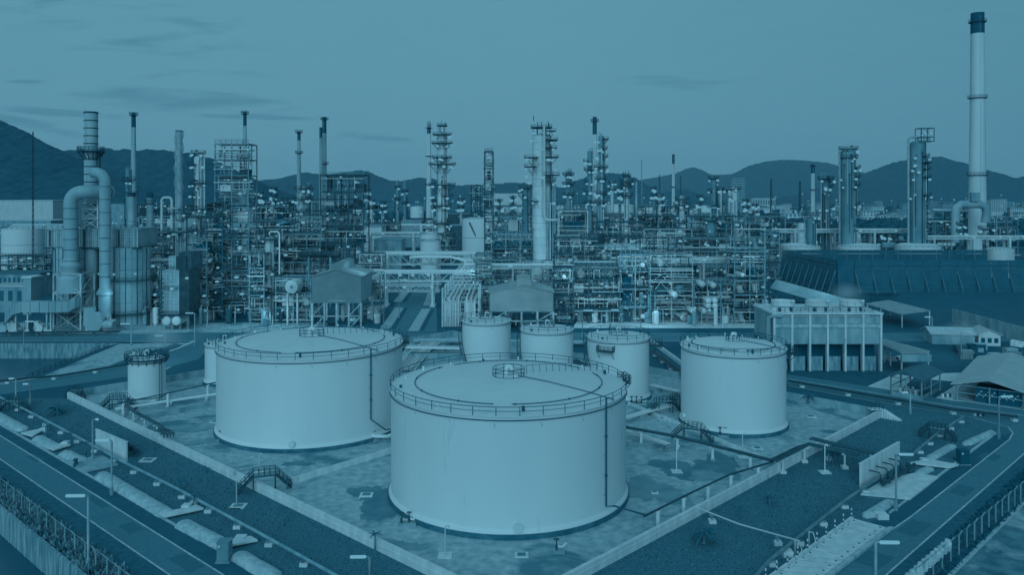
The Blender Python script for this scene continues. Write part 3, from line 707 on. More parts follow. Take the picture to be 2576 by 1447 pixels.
pipeline('dark hooped pipes stepping over the left bund wall', [(400, 1080), (422, 1088), (425, 1100)], .12, 2.2, 'dark_pipe', 4, n=4, gap=.5)
pipeline('dense pale pipe bundle between the left tank and the pipe corridor', [(1018, 930), (1060, 880), (1085, 862)], .2, .8, 'pale_pipe', 8, n=9, gap=.6, foot='none')
pipeline('dark pipes crossing behind the right bund wall corner', [(1640, 880), (1720, 945), (1800, 990)], .16, 1.2, 'dark_pipe', 8, n=3, gap=.5)
pipeline('pale pipes lying between the third small tank and the right tank', [(1636, 968), (1712, 985)], .14, 1.0, 'pale_pipe', 7, n=4, gap=.5, foot='none')
# hydrants and stub pipes
def hook_pipe(label, px, py, h, m='pale_pipe', group=None):
    p = g(px, py); t = thing('vent_pipe', label, 'pipe', p, group)
    MB().tube([p, p + Vector((0, 0, h)), p + Vector((.15, 0, h + .25)), p + Vector((.4, 0, h + .22)), p + Vector((.45, 0, h))], .08, 6).build('pipe', m, t)
    MB().box(p + Vector((-.8, -.8, .02)), p + Vector((.8, .8, .14))).build('base_slab', 'pale_concrete', t)
for l, px, py, h in (('thin hooked vent pipe on a slab in the left lawn', 595, 1276, 3.4), ('hooked vent pipe on a framed slab in the right lawn', 2075, 1190, 4.0), ('hooked vent pipe standing in the stain right of the nearest tank', 1702, 1188, 3.8),
                     ('pale upright pipe behind the left dike wall near the nearest tank', 652, 1190, 2.6), ('pale upright pipe at the bottom centre of the tank farm floor', 1120, 1400, 3.3), ('thin upright pipe at the right tank foot', 1868, 1152, 3.6)):
    hook_pipe(l, px, py, h)
def hatch(label, px, py, s=1.0):
    p = g(px, py); t = thing('drain_cover', label, 'drain cover', p, 'drain covers set in the ground')
    MB().box(p + Vector((-s, -s * .8, .03)), p + Vector((s, s * .8, .2))).build('frame', 'pale_concrete', t)
    MB().box(p + Vector((-s * .6, -s * .5, .2)), p + Vector((s * .6, s * .5, .24))).build('lid', 'damp_concrete', t)
for l, px, py, s in (('square drain cover left of the nearest tank', 922, 1248, .9), ('dark drain cover below the right of the nearest tank', 1312, 1400, .8), ('drain cover in the damp area right of the nearest tank', 1647, 1242, .5),
                     ('square slab with round lid beside the vent pipe on the left lawn', 600, 1276, 1.0), ('drain cover left of the big left tank', 540, 1064, .8), ('drain cover near the right tank', 1905, 1130, .8), ('drain cover beyond the dark stairs', 1668, 1056, .8),
                     ('drain cover beside the right edge of the right tank', 2040, 1050, .9), ('slab with round hole on the lawn under the left lamp mast', 372, 1160, 1.1)): hatch(l, px, py, s)

# ------------------------------------------------------------------ step-over stairs
def stepover(label, px, py, span=3.2, h=1.9, ang=0, s=1.0):
    c = g(px, py); t = thing('step_over_stairs', label, 'stairs', c)
    ca, sa = math.cos(rad(ang)), math.sin(rad(ang))
    def T(x, y, z): return Vector((c.x + x * ca - y * sa, c.y + x * sa + y * ca, z))
    w = .5
    pr = [(-span / 2 - h, 0), (-span / 2, h), (span / 2, h), (span / 2 + h, 0)]
    for sd in (-w, w):
        MB().tube([T(a, sd, z) for a, z in pr], .1, 4).build('stringer', 'dark_steel', t)
        pts = []
        for (a0, z0), (a1, z1) in zip(pr, pr[1:]):
            for k in range(4): pts.append(T(a0 + (a1 - a0) * k / 4, sd, z0 + (z1 - z0) * k / 4))
        pts.append(T(pr[-1][0], sd, 0)); railing(t, pts, 1.05, .05, 'handrail', 'dark_steel')
    MB().prism([T(-span / 2, -w, 0), T(span / 2, -w, 0), T(span / 2, w, 0), T(-span / 2, w, 0)], h, h + .08).build('landing', 'grey_cladding', t)
    for sg in (-1, 1):
        for k in range(7):
            x = sg * (span / 2 + h * (k + .5) / 7); z = h * (1 - (k + .5) / 7)
            ubar('tread', t, T(x, -w, z), T(x, w, z), .03, 'dark_steel', 'box', .14)
        for sd in (-w, w): ubar('leg', t, T(sg * span / 2, sd, 0), T(sg * span / 2, sd, h), .07, 'dark_steel', 'box')
stepover('dark step bridge over the front left bund wall', 665, 1235, 3, 2.2, 20)
stepover('dark step bridge beside the small railed tank', 298, 1030, 3, 2.0, 0)
stepover('dark step bridge at the far left end of the lawn pipe', 35, 1035, 3, 1.8, -10)
stepover('dark step bridge in front of the third small tank', 1672, 1040, 3, 2.2, 20)
stepover('dark step bridge next to it against the right tank', 1705, 1030, 2, 2.0, -60)
stepover('dark step bridge at the foot of the right tank', 1742, 1108, 3, 2.0, -25)
stepover('step bridge over the pipe on the right lawn', 2358, 1105, 2.4, 1.7, -35)
stepover('dark step bridge behind the left bund corner', 190, 1003, 2.4, 1.6, -30)
cst = thing('corner_stairs', 'concrete stairs with dark railings at the right corner of the bund wall', 'stairs', DR)
for k in range(7):
    p = DR + Vector((.3 + .32 * k, -.4 - .3 * k, 0)); ubox('step', cst, (p.x - .5, p.y - .5, 0), (p.x + .5, p.y + .5, 1.6 - .22 * k), 'pale_concrete')
ubox('landing', cst, (DR.x - 2.2, DR.y - .8, 1.5), (DR.x + .3, DR.y + .8, 1.62), 'pale_concrete')
for s in (-.8, .8): railing(cst, [(DR.x - 2.2 + q * .8, DR.y + s, 1.62) for q in range(4)], 1.1, .05, m='dark_steel')

# ------------------------------------------------------------------ left drain bank, slabs, right drain
def bank(label, a, b_, r=1.15, h=.72):
    A, B = g(*a), g(*b_); d = (B - A).normalized(); n = Vector((-d.y, d.x, 0)); Ln = (B - A).length
    vs, fs = [], []; m = max(4, int(Ln / .9)); k = 9
    for i in range(m + 1):
        s = i / m; e = min(1, min(i, m - i) / 1.2 + .35)
        for j in range(k):
            th = math.pi * j / (k - 1)
            rr = r * (1 + RD.uniform(-.05, .05)) * e
            p = A + d * Ln * s + n * rr * math.cos(th); vs.append((p.x, p.y, h * e * math.sin(th) * (1 + RD.uniform(-.06, .06)) + .02))
    for i in range(m):
        for j in range(k - 1): fs.append((i * k + j, i * k + j + 1, (i + 1) * k + j + 1, (i + 1) * k + j))
    b = MB(); b.add(vs, fs, True); b.add(vs[:k], [tuple(range(k))]); b.add(vs[-k:], [tuple(range(k))])
    return tag(b.build('drain_bank', 'bank_concrete'), label, 'drain bank', 'rounded concrete banks beside the drains')
for l, a, b_ in (('rounded pale bank at the left edge of the picture', (-60, 1020), (62, 1086)), ('short rounded bank between the first and second crossing slabs', (92, 1104), (142, 1131)), ('rounded bank between the second slab and the big slab', (158, 1142), (214, 1168)),
                 ('longest rounded bank right of the big slab', (250, 1196), (428, 1302)), ('rounded bank left of the grey cabinet', (452, 1318), (560, 1375)), ('rounded bank at the bottom edge right of the grey cabinet', (592, 1398), (700, 1462))): bank(l, a, b_)
def slab(label, pts, z=.5, m='pale_concrete', cat='slab', name='crossing_slab', t=.25):
    b = MB().prism(gp(pts), z - t, z); return tag(b.build(name, m), label, cat)
slab('first narrow crossing slab over the left drain', [(52, 1097), (82, 1105), (105, 1092), (95, 1088)], .55)
slab('second narrow crossing slab over the left drain', [(118, 1134), (135, 1140), (178, 1127), (160, 1121)], .55)
slab('big concrete platform slab before the left blast wall', [(172, 1165), (215, 1193), (298, 1175), (258, 1152)], .4, 'grey_concrete')
slab('third narrow crossing slab over the left drain', [(402, 1302), (415, 1310), (512, 1289), (495, 1281)], .55)
slab('fourth narrow crossing slab beside the grey cabinet', [(530, 1380), (546, 1390), (648, 1370), (630, 1360)], .55)
slab('pale kerb slab edging the left drain', [(-20, 1060), (546, 1388), (552, 1384), (-20, 1054)], .12, 'bank_concrete', t=.12)
slab('concrete platform slab before the right blast wall', [(2165, 1248), (2220, 1215), (2300, 1195), (2362, 1204), (2290, 1260)], .3, 'pale_concrete')
slab('narrow crossing slab over the right drain', [(2290, 1172), (2335, 1163), (2412, 1177), (2390, 1184)], .5)
for l, px, py, s in (('small pale block beside the third crossing slab', 470, 1283, .8), ('square pale block beside the third crossing slab', 486, 1275, .6), ('white block at the lower left near the cabinet', 605, 1365, .9),
                     ('pale block near the first crossing slab', 110, 1087, .8), ('pale block near the second crossing slab', 165, 1122, .7), ('pale block beside the right crossing slab', 2325, 1165, .7), ('big block at the upper end of the plank bridge', 2217, 1305, 1.0),
                     ('pale block at the left end of the plank bridge', 1980, 1400, .8)):
    p = g(px, py); tag(MB().box(p + Vector((-s * .7, -s * .7, 0)), p + Vector((s * .7, s * .7, .7))).build('concrete_block', 'pale_concrete', None, p), l, 'concrete block')
for l, a, b_ in (('rounded bank along the right drain above the crossing slab', (2336, 1158), (2400, 1122)), ('rounded bank along the far right drain', (2425, 1122), (2500, 1088)), ('rounded bank between the right slab and platform', (2305, 1196), (2345, 1180)), ('rounded bank above the plank bridge', (2175, 1305), (2245, 1262))):
    bank(l, a, b_, .8, .5)
slab('pale kerb along the right drain', [(2235, 1292), (2238, 1296), (2508, 1092), (2500, 1090)], .14, 'bank_concrete', t=.13)
# cabinets
def cabinet(label, px, py, w, h, m):
    p = g(px, py); t = thing('cabinet', label, 'cabinet', p)
    MB().box(p + Vector((-w / 2, -w / 2, 0)), p + Vector((w / 2, w / 2, h))).build('body', m, t)
    MB().box(p + Vector((-w / 2 - .06, -w / 2 - .06, h)), p + Vector((w / 2 + .06, w / 2 + .06, h + .08))).build('top', m, t)
    MB().box(p + Vector((-w * .44, -w / 2 - .03, .15)), p + Vector((w * .44, -w / 2 - .004, h - .15))).build('door', m, t)
    MB().box(p + Vector((-w * .40, -w / 2 - .05, h - .5)), p + Vector((-w * .2, -w / 2 - .032, h - .25))).build('label_plate', 'white_stripe', t)
    MB().box(p + Vector((-w / 2 - .15, -w / 2 - .15, 0)), p + Vector((w / 2 + .15, w / 2 + .15, .12))).build('plinth', 'grey_concrete', t)
mat('cabinet_grey', .42, .06, 1, .5)
cabinet('grey metal cabinet at the kerb of the near left road', 565, 1412, 1.35, 2.3, 'cabinet_grey')
cabinet('dark metal cabinet at the kerb of the right road', 2422, 1168, 1.4, 2.2, 'stack_black')
cabinet('small dark cabinet on the verge near the left slabs', 190, 1176, .45, 1.2, 'dark_steel')
# plank bridge
pbt = thing('plank_bridge', 'pale concrete plank deck with drilled holes and striped posts beside the right road', 'bridge', g(2080, 1400))
A0, A1 = g(2149, 1311), g(1905, 1490); B0, B1 = g(2232, 1334), g(2030, 1490)
npl = 14
MB().prism([A0, B0, B1, A1], .07, .14).build('gap_shade_base', 'void', pbt)  # dark base added under the planks so the gaps read as shade
for k in range(npl):
    s0, s1 = (k + .13) / npl, (k + .87) / npl
    q = [A0.lerp(A1, s0), B0.lerp(B1, s0), B0.lerp(B1, s1), A0.lerp(A1, s1)]
    pl = MB().prism(q, .15, .38 + RD.uniform(-.02, .02)).build('plank', 'pale_concrete', pbt)
    for e in (.08, .86):
        mid = A0.lerp(A1, (k + .5) / npl); mi2 = B0.lerp(B1, (k + .5) / npl); h = mid.lerp(mi2, e)
        MB().lathe((h.x, h.y, 0), [(.13, .38), (.13, .41), (.01, .412)], 8).build('hole', 'void', pl)
MB().prism([B0 + Vector((.1, 0, 0)), B1 + Vector((.1, 0, 0)), B1 + Vector((.75, 0, 0)), B0 + Vector((.75, 0, 0))], .06, .42).build('edge_beam', 'bank_concrete', pbt)
MB().prism([A0 - Vector((.1, 0, 0)), A1 - Vector((.1, 0, 0)), A1 - Vector((.5, 0, 0)), A0 - Vector((.5, 0, 0))], .06, .55).build('edge_beam', 'pale_concrete', pbt)
for k in range(11):
    p = A0.lerp(A1, k / 10 * 1.0) - Vector((.35, 0, 0))
    t = thing('bollard', 'short black and white striped post along the plank deck', 'bollard', (p.x, p.y, .5), 'striped posts along the plank deck')
    for j in range(4): ubar('stripe', t, (p.x, p.y, .5 + .28 * j), (p.x, p.y, .5 + .28 * (j + 1)), .09, ('stack_black', 'white_stripe')[j % 2], 'cyl8')
# hoses and taps near the deck
for l, px, py in (('tangle of pale taps and hose left of the plank deck', 2035, 1372), ('pipe stub with a pale cap at the plank deck', 2000, 1395)):
    p = g(px, py); t = thing('hose_point', l, 'hose', p)
    ubar('standpipe', t, p, p + Vector((0, 0, 1.6)), .12, 'mid_pipe', 'cyl8')
    MB().tube([p + Vector((0, 0, 1.6)), p + Vector((.5, 0, 1.5)), p + Vector((.7, -.3, .6)), p + Vector((.2, -.6, .1)), p + Vector((-.6, -.4, .08))], .07, 6).build('hose', 'pale_pipe', t)

# ------------------------------------------------------------------ blast walls with hydrant pipes
def blast(label, A, B, h, side):
    t = thing('blast_wall', label, 'wall', (A + B) / 2)
    d = (B - A).normalized(); n = Vector((-d.y, d.x, 0)); k = 3; Ln = (B - A).length
    for i in range(k): MB().prism([A + d * (Ln * i / k + .02), A + d * (Ln * (i + 1) / k - .02), A + d * (Ln * (i + 1) / k - .02) + n * .3, A + d * (Ln * i / k + .02) + n * .3], 0, h).build('panel', 'pale_concrete', t)
    MB().prism([A - n * .05 - d * .1, B - n * .05 + d * .1, B + n * .36 + d * .1, A + n * .36 - d * .1], h, h + .12).build('coping', 'pale_concrete', t)
    r = thing('hydrant_manifold', 'black pipes and hand wheel valves before the ' + label.replace('blast wall on', 'wall on'), 'pipe manifold', (A + B) / 2 - n * 2)
    for i in range(5):
        p = A.lerp(B, .15 + .17 * i) - n * .05 * side
        MB().tube([p + Vector((0, 0, h * .62)) - n * .2, p - n * 1.6 + Vector((0, 0, h * .62)), p - n * 1.8 + Vector((0, 0, h * .5)), p - n * 1.8 + Vector((0, 0, .6))], .1, 6).build('pipe', 'dark_pipe', r)
        ubar('valve_body', r, p - n * 2.1 + Vector((0, 0, .5)), p - n * 2.1 + Vector((0, 0, 1.3)), .3, 'dark_steel', 'cyl8')
    a2, b2 = A.lerp(B, .1) - n * 2.4, A.lerp(B, .95) - n * 2.4
    ubar('header', r, a2 + Vector((0, 0, .8)), b2 + Vector((0, 0, .8)), .25, 'dark_pipe', 'cyl12')
    for i in range(3): q = a2.lerp(b2, .2 + .3 * i); ubar('leg', r, q, q + Vector((0, 0, .8)), .15, 'dark_steel', 'cyl8')
    return t
blast('pale concrete blast wall on the left lawn', g(321, 1163), g(245, 1128), 3.1, 1)
blast('pale concrete blast wall on the right lawn', g(2167, 1229), Vector((60.5, 124, 0)), 3.4, 1)

# ------------------------------------------------------------------ lamp posts
def lamp_post(label, px, py, h, side=-1, ln=1.9, group=None, r=.14):
    p = g(px, py); t = thing('street_lamp', label, 'street lamp', p, group)
    ubar('pole', t, p, p + Vector((0, 0, h)), r, 'mid_pipe', 'cyl8')
    ubar('pole_base', t, p, p + Vector((0, 0, 1.1)), r * 1.9, 'grey_cladding', 'cyl8')
    MB().tube([p + Vector((0, 0, h - .1)), p + Vector((.1 * side, 0, h + .12)), p + Vector((.6 * side, 0, h + .15))], .07, 6).build('arm', 'mid_pipe', t)
    a = p + Vector((.5 * side, 0, h + .12)); b_ = p + Vector(((.5 + ln) * side, 0, h + .1))
    ubar('lamp_head', t, a, b_, .17, 'street_lamp_glow', 'drum')
    return t
lamp_post('tall street lamp in the near left verge with its head pointing left', 222, 1432, 8.1)
lamp_post('street lamp beside the left blast wall', 281, 1247, 7.6, -1, 1.7)
lamp_post('street lamp beside the right blast wall', 2254, 1286, 7.4, 1, 1.7)
lamp_post('street lamp at the bend of the right road', 2513, 1105, 7.2, 1, 1.8)
lamp_post('street lamp at the bottom right with only its upper half visible', 2203, 1575, 8.0, 1, 1.7)
lamp_post('thin lamp mast near the step bridge at the far left', 76, 1018, 4.0, -1, .9)
lamp_post('thin lamp mast on a slab left of the bund wall', 233, 1163, 6.6, 1, .4)
lamp_post('street lamp in the patchy yard behind the small railed tank', 415, 905, 6, -1, 2.0)
lamp_post('street lamp beside the white roofed house', 2418, 905, 7, 1, 2.0)
lamp_post('lamp mast behind the left rim of the big left tank', 631, 860, 9.5, -1, 1.2)
lamp_post('lamp mast beside the refinery road', 1004, 800, 13, 1, 2)
lamp_post('lamp mast left of the corrugated house on stilts', 490, 870, 9, -1, 2)
lamp_post('lamp mast right of the bright apron', 1612, 845, 5, -1, 1.6)
lamp_post('lamp mast at the bright concrete apron', 1535, 838, 7, 1, 2)
lamp_post('lamp mast between the second corrugated house and the third small tank', 1465, 850, 8, 1, 2.4)
lamp_post('small lamp on the lawn at the bend of the right road', 2290, 1042, 4, -1, 1)
lamp_post('lamp mast at the left end of the cross road', 60, 885, 8, 1, 2)
lamp_post('lamp mast in the yard right of the cooling tower', 2345, 860, 7, -1, 1.5)
lamp_post('small lamp left of the small railed tank', 40, 1010, 4.5, -1, .9)
lamp_post('lamp mast in front of the silo complex', 330, 870, 6, -1, 2.4)
lamp_post('bright headed lamp low at the bottom centre of the left lawn', 930, 1475, 3, -1, 1.5)

# ------------------------------------------------------------------ fences near the camera
def bent_post(t, p, h, dirv):
    MB().bar(p, p + Vector((0, 0, h)), .09, 4).bar(p + Vector((0, 0, h)), p + Vector((0, 0, h)) + dirv * .75 + Vector((0, 0, .4)), .08, 4).build('fence_post', 'grey_cladding', t)
def bent_fence(label, A, B, n, h, dirv):
    t = thing('wire_fence', label, 'fence', (A + B) / 2)
    for k in range(n): bent_post(t, A.lerp(B, k / (n - 1)), h, dirv)
    for j in range(7):
        z = .3 + j * (h - .3) / 6; o = Vector((0, 0, z)); ubar('wire', t, A + o, B + o, .012, 'mid_steel', 'cyl6')
    for j in range(3):
        o = Vector((0, 0, h + .1 + .13 * j)) + dirv * (.2 + .25 * j); ubar('wire', t, A + o, B + o, .012, 'mid_steel', 'cyl6')
    return t
fa, fb = wall_a - wd * 52 - nrm * 1.6, wall_a + wd * 62 - nrm * 1.6
bent_fence('concrete post fence with bent tops above the left retaining wall', fa, fb, 38, 2.3, Vector((-.8, .3, 0)))
fa, fb = g(2660, 1184), g(2300, 1494)
bent_fence('concrete post fence with bent tops along the lower right', fa, fb, 22, 2.3, Vector((.75, .4, 0)))
tp = thing('tarpaulin_row', 'lumpy pale wrapped bundles hanging along the fence at the lower right', 'tarpaulin')
for k in range(13):
    a = g(2384, 1420).lerp(g(2262, 1520), k / 12) - Vector((0, 0, 0)); z = 2.2 - .04 * k
    b = MB(); c = Vector((a.x, a.y, z))
    n = 8; vs = []
    for i in range(4):
        for j in range(n):
            th = 2 * math.pi * j / n; rr = (.42, .6, .58, .35)[i] * RD.uniform(.85, 1.15)
            vs.append((c.x + rr * math.cos(th) * .7, c.y + rr * math.sin(th) * .7, c.z - .65 + .42 * i + RD.uniform(-.05, .05)))
    b.add(vs, [(i * n + j, i * n + (j + 1) % n, (i + 1) * n + (j + 1) % n, (i + 1) * n + j) for i in range(3) for j in range(n)] + [tuple(range(n))[::-1], tuple(range(3 * n, 4 * n))])
    b.build('wrapped_bundle', 'tarp', tp)
# railings along the basin
bt = thing('basin_railing', 'dark railing along the far edge of the water basin', 'railing', (-120, 226.4, 0))
railing(bt, [(-170 + 4 * k, 226.6, 0) for k in range(16)], 1.1, .07, m='mid_steel')
bt = thing('basin_railing', 'dark railing following the sloping right bank of the basin', 'railing', g(270, 872))
railing(bt, [g(272, 874).lerp(g(67, 955), k / 16) for k in range(17)], 1.1, .07, m='dark_steel')
# street markers
for k, (px, py) in enumerate(((2291, 950), (2380, 970), (2760, 1000))): pass
for l, px, py in (('striped barrier block where the right road bends', 2462, 1047), ('striped kerb stones at the drive of the steel hut', 2293, 982), ('striped kerb stones by the drive of the big shed', 2380, 1000)):
    p = g(px, py); t = thing('barrier', l, 'barrier', p)
    for j in range(4): ubox('stripe', t, (p.x - 1 + .5 * j, p.y - .2, .05), (p.x - .5 + .5 * j, p.y + .2, .75), ('white_stripe', 'stack_black')[j % 2])

# ------------------------------------------------------------------ plants
def palm(label, px, py, h, R, n=16, group=None, name='palm_tree', cat='palm tree'):
    p = g(px, py); t = thing(name, label, cat, p, group)
    MB().tube([p, p + Vector((.03, 0, h * .5)), p + Vector((0, .05, h))], [.16 * R / 1.4 + .03, .1 * R / 1.4 + .02, .08 * R / 1.4 + .02], 7).build('trunk', 'bark', t)
    rr = random.Random(int(px))
    for k in range(n):
        a = 2 * math.pi * k / n + rr.uniform(-.2, .2); el = rr.uniform(.1, 1.2); b = MB(); vs = []; m = 7
        for i in range(m):
            s = i / (m - 1); q = R * s; z = h + R * (.9 * math.sin(el) * s - .75 * s * s * (1.4 - el * .5))
            w = R * .11 * math.sin(math.pi * min(1, s * .9 + .08)); c = Vector((p.x + q * math.cos(a), p.y + q * math.sin(a), z)); sd = Vector((-math.sin(a), math.cos(a), 0))
            vs += [c - sd * w - Vector((0, 0, w * .6)), c, c + sd * w - Vector((0, 0, w * .6))]
        fs = []
        for i in range(m - 1): fs += [(3 * i, 3 * i + 1, 3 * i + 4, 3 * i + 3), (3 * i + 1, 3 * i + 2, 3 * i + 5, 3 * i + 4)]
        b.add(vs, fs); b.build('frond', 'palm_leaf', t)
palm('bushy young palm on the upper left lawn', 143, 1043, 1.2, 2.0, 22)
palm('bushy dark palm on the front right lawn', 1771, 1368, 1.3, 1.9, 22)
palm('small drooping palm before the front bund wall', 943, 1392, 2.2, .9, 9)
palm('small palm before the pale bund wall left of the nearest tank', 520, 1225, 2.6, .9, 9)
palm('small palm in the middle of the left lawn', 712, 1323, 2.2, .9, 9)
palm('thin young palm above the third crossing slab', 487, 1278, 1.6, .8, 9)
palm('dark palm beside the lamp near the left pipe', 452, 1240, 1.7, 1.0, 12)
palm('low dark palm near the black hoops on the left', 275, 1130, 1.6, .9, 10)
palm('dark palm on the right lawn above the plank deck', 1936, 1270, 1.0, 1.1, 12)
palm('dark palm at the far bund wall on the right', 2095, 1165, 1.6, 1.6, 16)
palm('dark palm beside the concrete posts behind the right tank', 2035, 1016, 1.6, 1.8, 16)
palm('thin sapling left of the right blast wall', 2140, 1240, 1.8, .8, 9)
palm('thin sapling standing on the right lawn near the hose', 2030, 1330, 2.2, .5, 8)
palm('thin sapling left of the plank deck', 1946, 1400, 2.0, .5, 8)
palm('small palm beside the left end of the lawn pipe', 118, 1100, 2.2, .8, 9)
palm('small palm between the first two crossing slabs', 178, 1125, 2.2, .8, 9)
palm('small dark palm right of the second crossing slab', 215, 1145, 2.0, .8, 9)
palm('thin sapling on the lower part of the right lawn', 1860, 1300, 1.2, .7, 9)
palm('tiny palm by the bund wall step bridge', 722, 1232, 1.4, .8, 9)
palm('small palm near the black valve manifold on the left', 330, 1185, 1.8, .8, 9)
# grass tufts: counted by nobody
def scatter(poly, n, hmin, hmax, name, label, m, seed, z=.03):
    r = random.Random(seed); xs = [p.x for p in poly]; ys = [p.y for p in poly]
    def inside(x, y):
        c = False; j = len(poly) - 1
        for i in range(len(poly)):
            if (poly[i].y > y) != (poly[j].y > y) and x < (poly[j].x - poly[i].x) * (y - poly[i].y) / (poly[j].y - poly[i].y) + poly[i].x: c = not c
            j = i
        return c
    vs, fs = [], []; k = 0; tries = 0
    while k < n and tries < n * 12:
        tries += 1; x = r.uniform(min(xs), max(xs)); y = r.uniform(max(min(ys), 84), max(ys))
        if abs(x) > y * .70 or not inside(x, y): continue
        h = r.uniform(hmin, hmax); a = r.uniform(0, 6.28); w = h * .5; o = len(vs)
        vs += [(x - w * math.cos(a), y - w * math.sin(a), z), (x + w * math.cos(a), y + w * math.sin(a), z), (x + r.uniform(-w, w), y + r.uniform(-w, w), z + h)]
        fs.append((o, o + 1, o + 2)); k += 1
    b = MB(); b.add(vs, fs); tag(b.build(name, m), label, 'grass', kind='stuff')
mat('dark_blade', .0, .05, 1, .9)
lawnL = [g(-30, 1012), g(172, 1005), Vector((-.6, 79.3, 0)), LG, g(560, 1360), g(0, 1050)]
lawnR = [Vector((.6, 79.3, 0)), g(2215, 1052), g(2240, 1035), g(2440, 1056), g(2520, 1085), g(2230, 1280), g(2140, 1305), g(1900, 1470)]
scatter(lawnL, 16000, .05, .13, 'grass', 'pale grass tufts speckling the left lawn', 'blade', 3)
scatter(lawnL, 1500, .1, .22, 'grass', 'dark grass tufts in the left lawn', 'dark_blade', 4)
scatter(lawnR, 16000, .05, .13, 'grass', 'pale grass tufts speckling the right lawn', 'blade', 5)
scatter(lawnR, 1500, .1, .22, 'grass', 'dark grass tufts in the right lawn', 'dark_blade', 6)
hedge = [LC + (pa - LC) * .45, LD + (pb - LD) * .45, pb - nrm * .5, pa - nrm * .5]
scatter(hedge, 14000, .3, .9, 'weeds', 'tall rough weeds along the left concrete fence', 'blade', 7)
scatter([RC + (FK0 - RC) * .35, RDD + (FK1 - RDD) * .35, FK1, FK0], 9000, .1, .4, 'weeds', 'low weeds along the right concrete fence', 'dark_blade', 8)

# ------------------------------------------------------------------ buildings on the right
def Z(n): return n
ct = thing('cooling_tower', 'grey concrete cooling tower with six bays and three white fan stacks', 'cooling tower')
Yc = 189.6; x0, x1 = xat(1946, Yc), xat(2219, Yc); zt = 13.7; D = 15
def zz(py): return zat(py, Yc)
MB().box((x0, Yc + .6, zz(868)), (x1, Yc + D, zt)).build('upper_wall', 'grey_concrete', ct)
MB().box((x0 - .3, Yc - .1, zt - .1), (x1 + .3, Yc + D + .3, zt + .35)).build('roof_slab', 'pale_concrete', ct)
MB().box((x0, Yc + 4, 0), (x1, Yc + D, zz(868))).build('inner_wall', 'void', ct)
ribs = [1946, 1991, 2036, 2080.5, 2125, 2170, 2215]
for k, px in enumerate(ribs):
    x = xat(px, Yc); ubox('rib', ct, (x, Yc, 0), (x + .45, Yc + 1.2, zt - .12), 'pale_concrete')
for a, b_ in zip(ribs, ribs[1:]):
    xa, xb = xat(a, Yc) + .5, xat(b_, Yc) - .05
    for top, bot, dpt in ((799, 815, .35), (826, 866, .35)):
        ubox('panel', ct, (xa, Yc + dpt, zz(bot)), (xb, Yc + .62, zz(top)), 'grey_concrete')
    ubox('band', ct, (xa - .05, Yc + .12, zz(825)), (xb + .05, Yc + .6, zz(816)), 'bank_concrete')
    ubox('basin_panel', ct, (xa, Yc + .9, 0), (xb - .6, Yc + 1.2, zz(899)), 'stained_concrete')
ubox('parapet_pipe', ct, (x0 + .5, Yc - .05, zz(797)), (xat(2185, Yc), Yc + .1, zz(795.5)), 'pale_pipe')
railing(ct, [(x0 + 1 + 1.9 * k, Yc + .6, zt + .35) for k in range(14)], 1.1, .05, m='dark_steel')
for k, px in enumerate((1973, 2060, 2147)):
    Yf = 193.0; x = xat(px, Yf); z0 = zt + .35; zp = zat(757, Yf)
    o = MB().lathe((x, Yf + 1, 0), [(2.75, z0), (2.6, z0 + .8), (2.65, zp)], 32).lathe((x, Yf + 1, 0), [(2.8, zp - .15), (2.8, zp), (2.5, zp), (2.5, z0)], 32).build('fan_stack', 'vessel_cladding', ct)
    for j in range(10):
        a = 2 * math.pi * j / 10 + .2; ubar('rib', o, (x + 2.72 * math.cos(a), Yf + 1 + 2.72 * math.sin(a), z0), (x + 2.72 * math.cos(a), Yf + 1 + 2.72 * math.sin(a), zp), .06, 'pale_steel', 'box')
    MB().ring((x, Yf + 1, z0 + 1.1), 2.72, .07, 32, 4).build('hoop', 'mid_steel', o)
    ubar('motor', ct, (x + 1, Yc + 2.2, z0), (x + 1, Yc + 2.2, z0 + 1), .5, 'dark_steel', 'cyl8'); ubar('motor', ct, (x - 1.6, Yc + 2, z0), (x - 1.6, Yc + 2, z0 + .8), .35, 'dark_steel', 'cyl8')
    ulamp(ct, (x + 1.3, Yf - 2.2, zp + .3), .3)
MB().tube([(x0 - .8, Yc + 1, 2), (x0 - .8, Yc + 1, zt - 1), (x0 + .2, Yc + .2, zt - .4), (x0 + 2, Yc - .1, zt - .4)], .55, 10).build('riser_pipe', 'duct_cladding', ct)

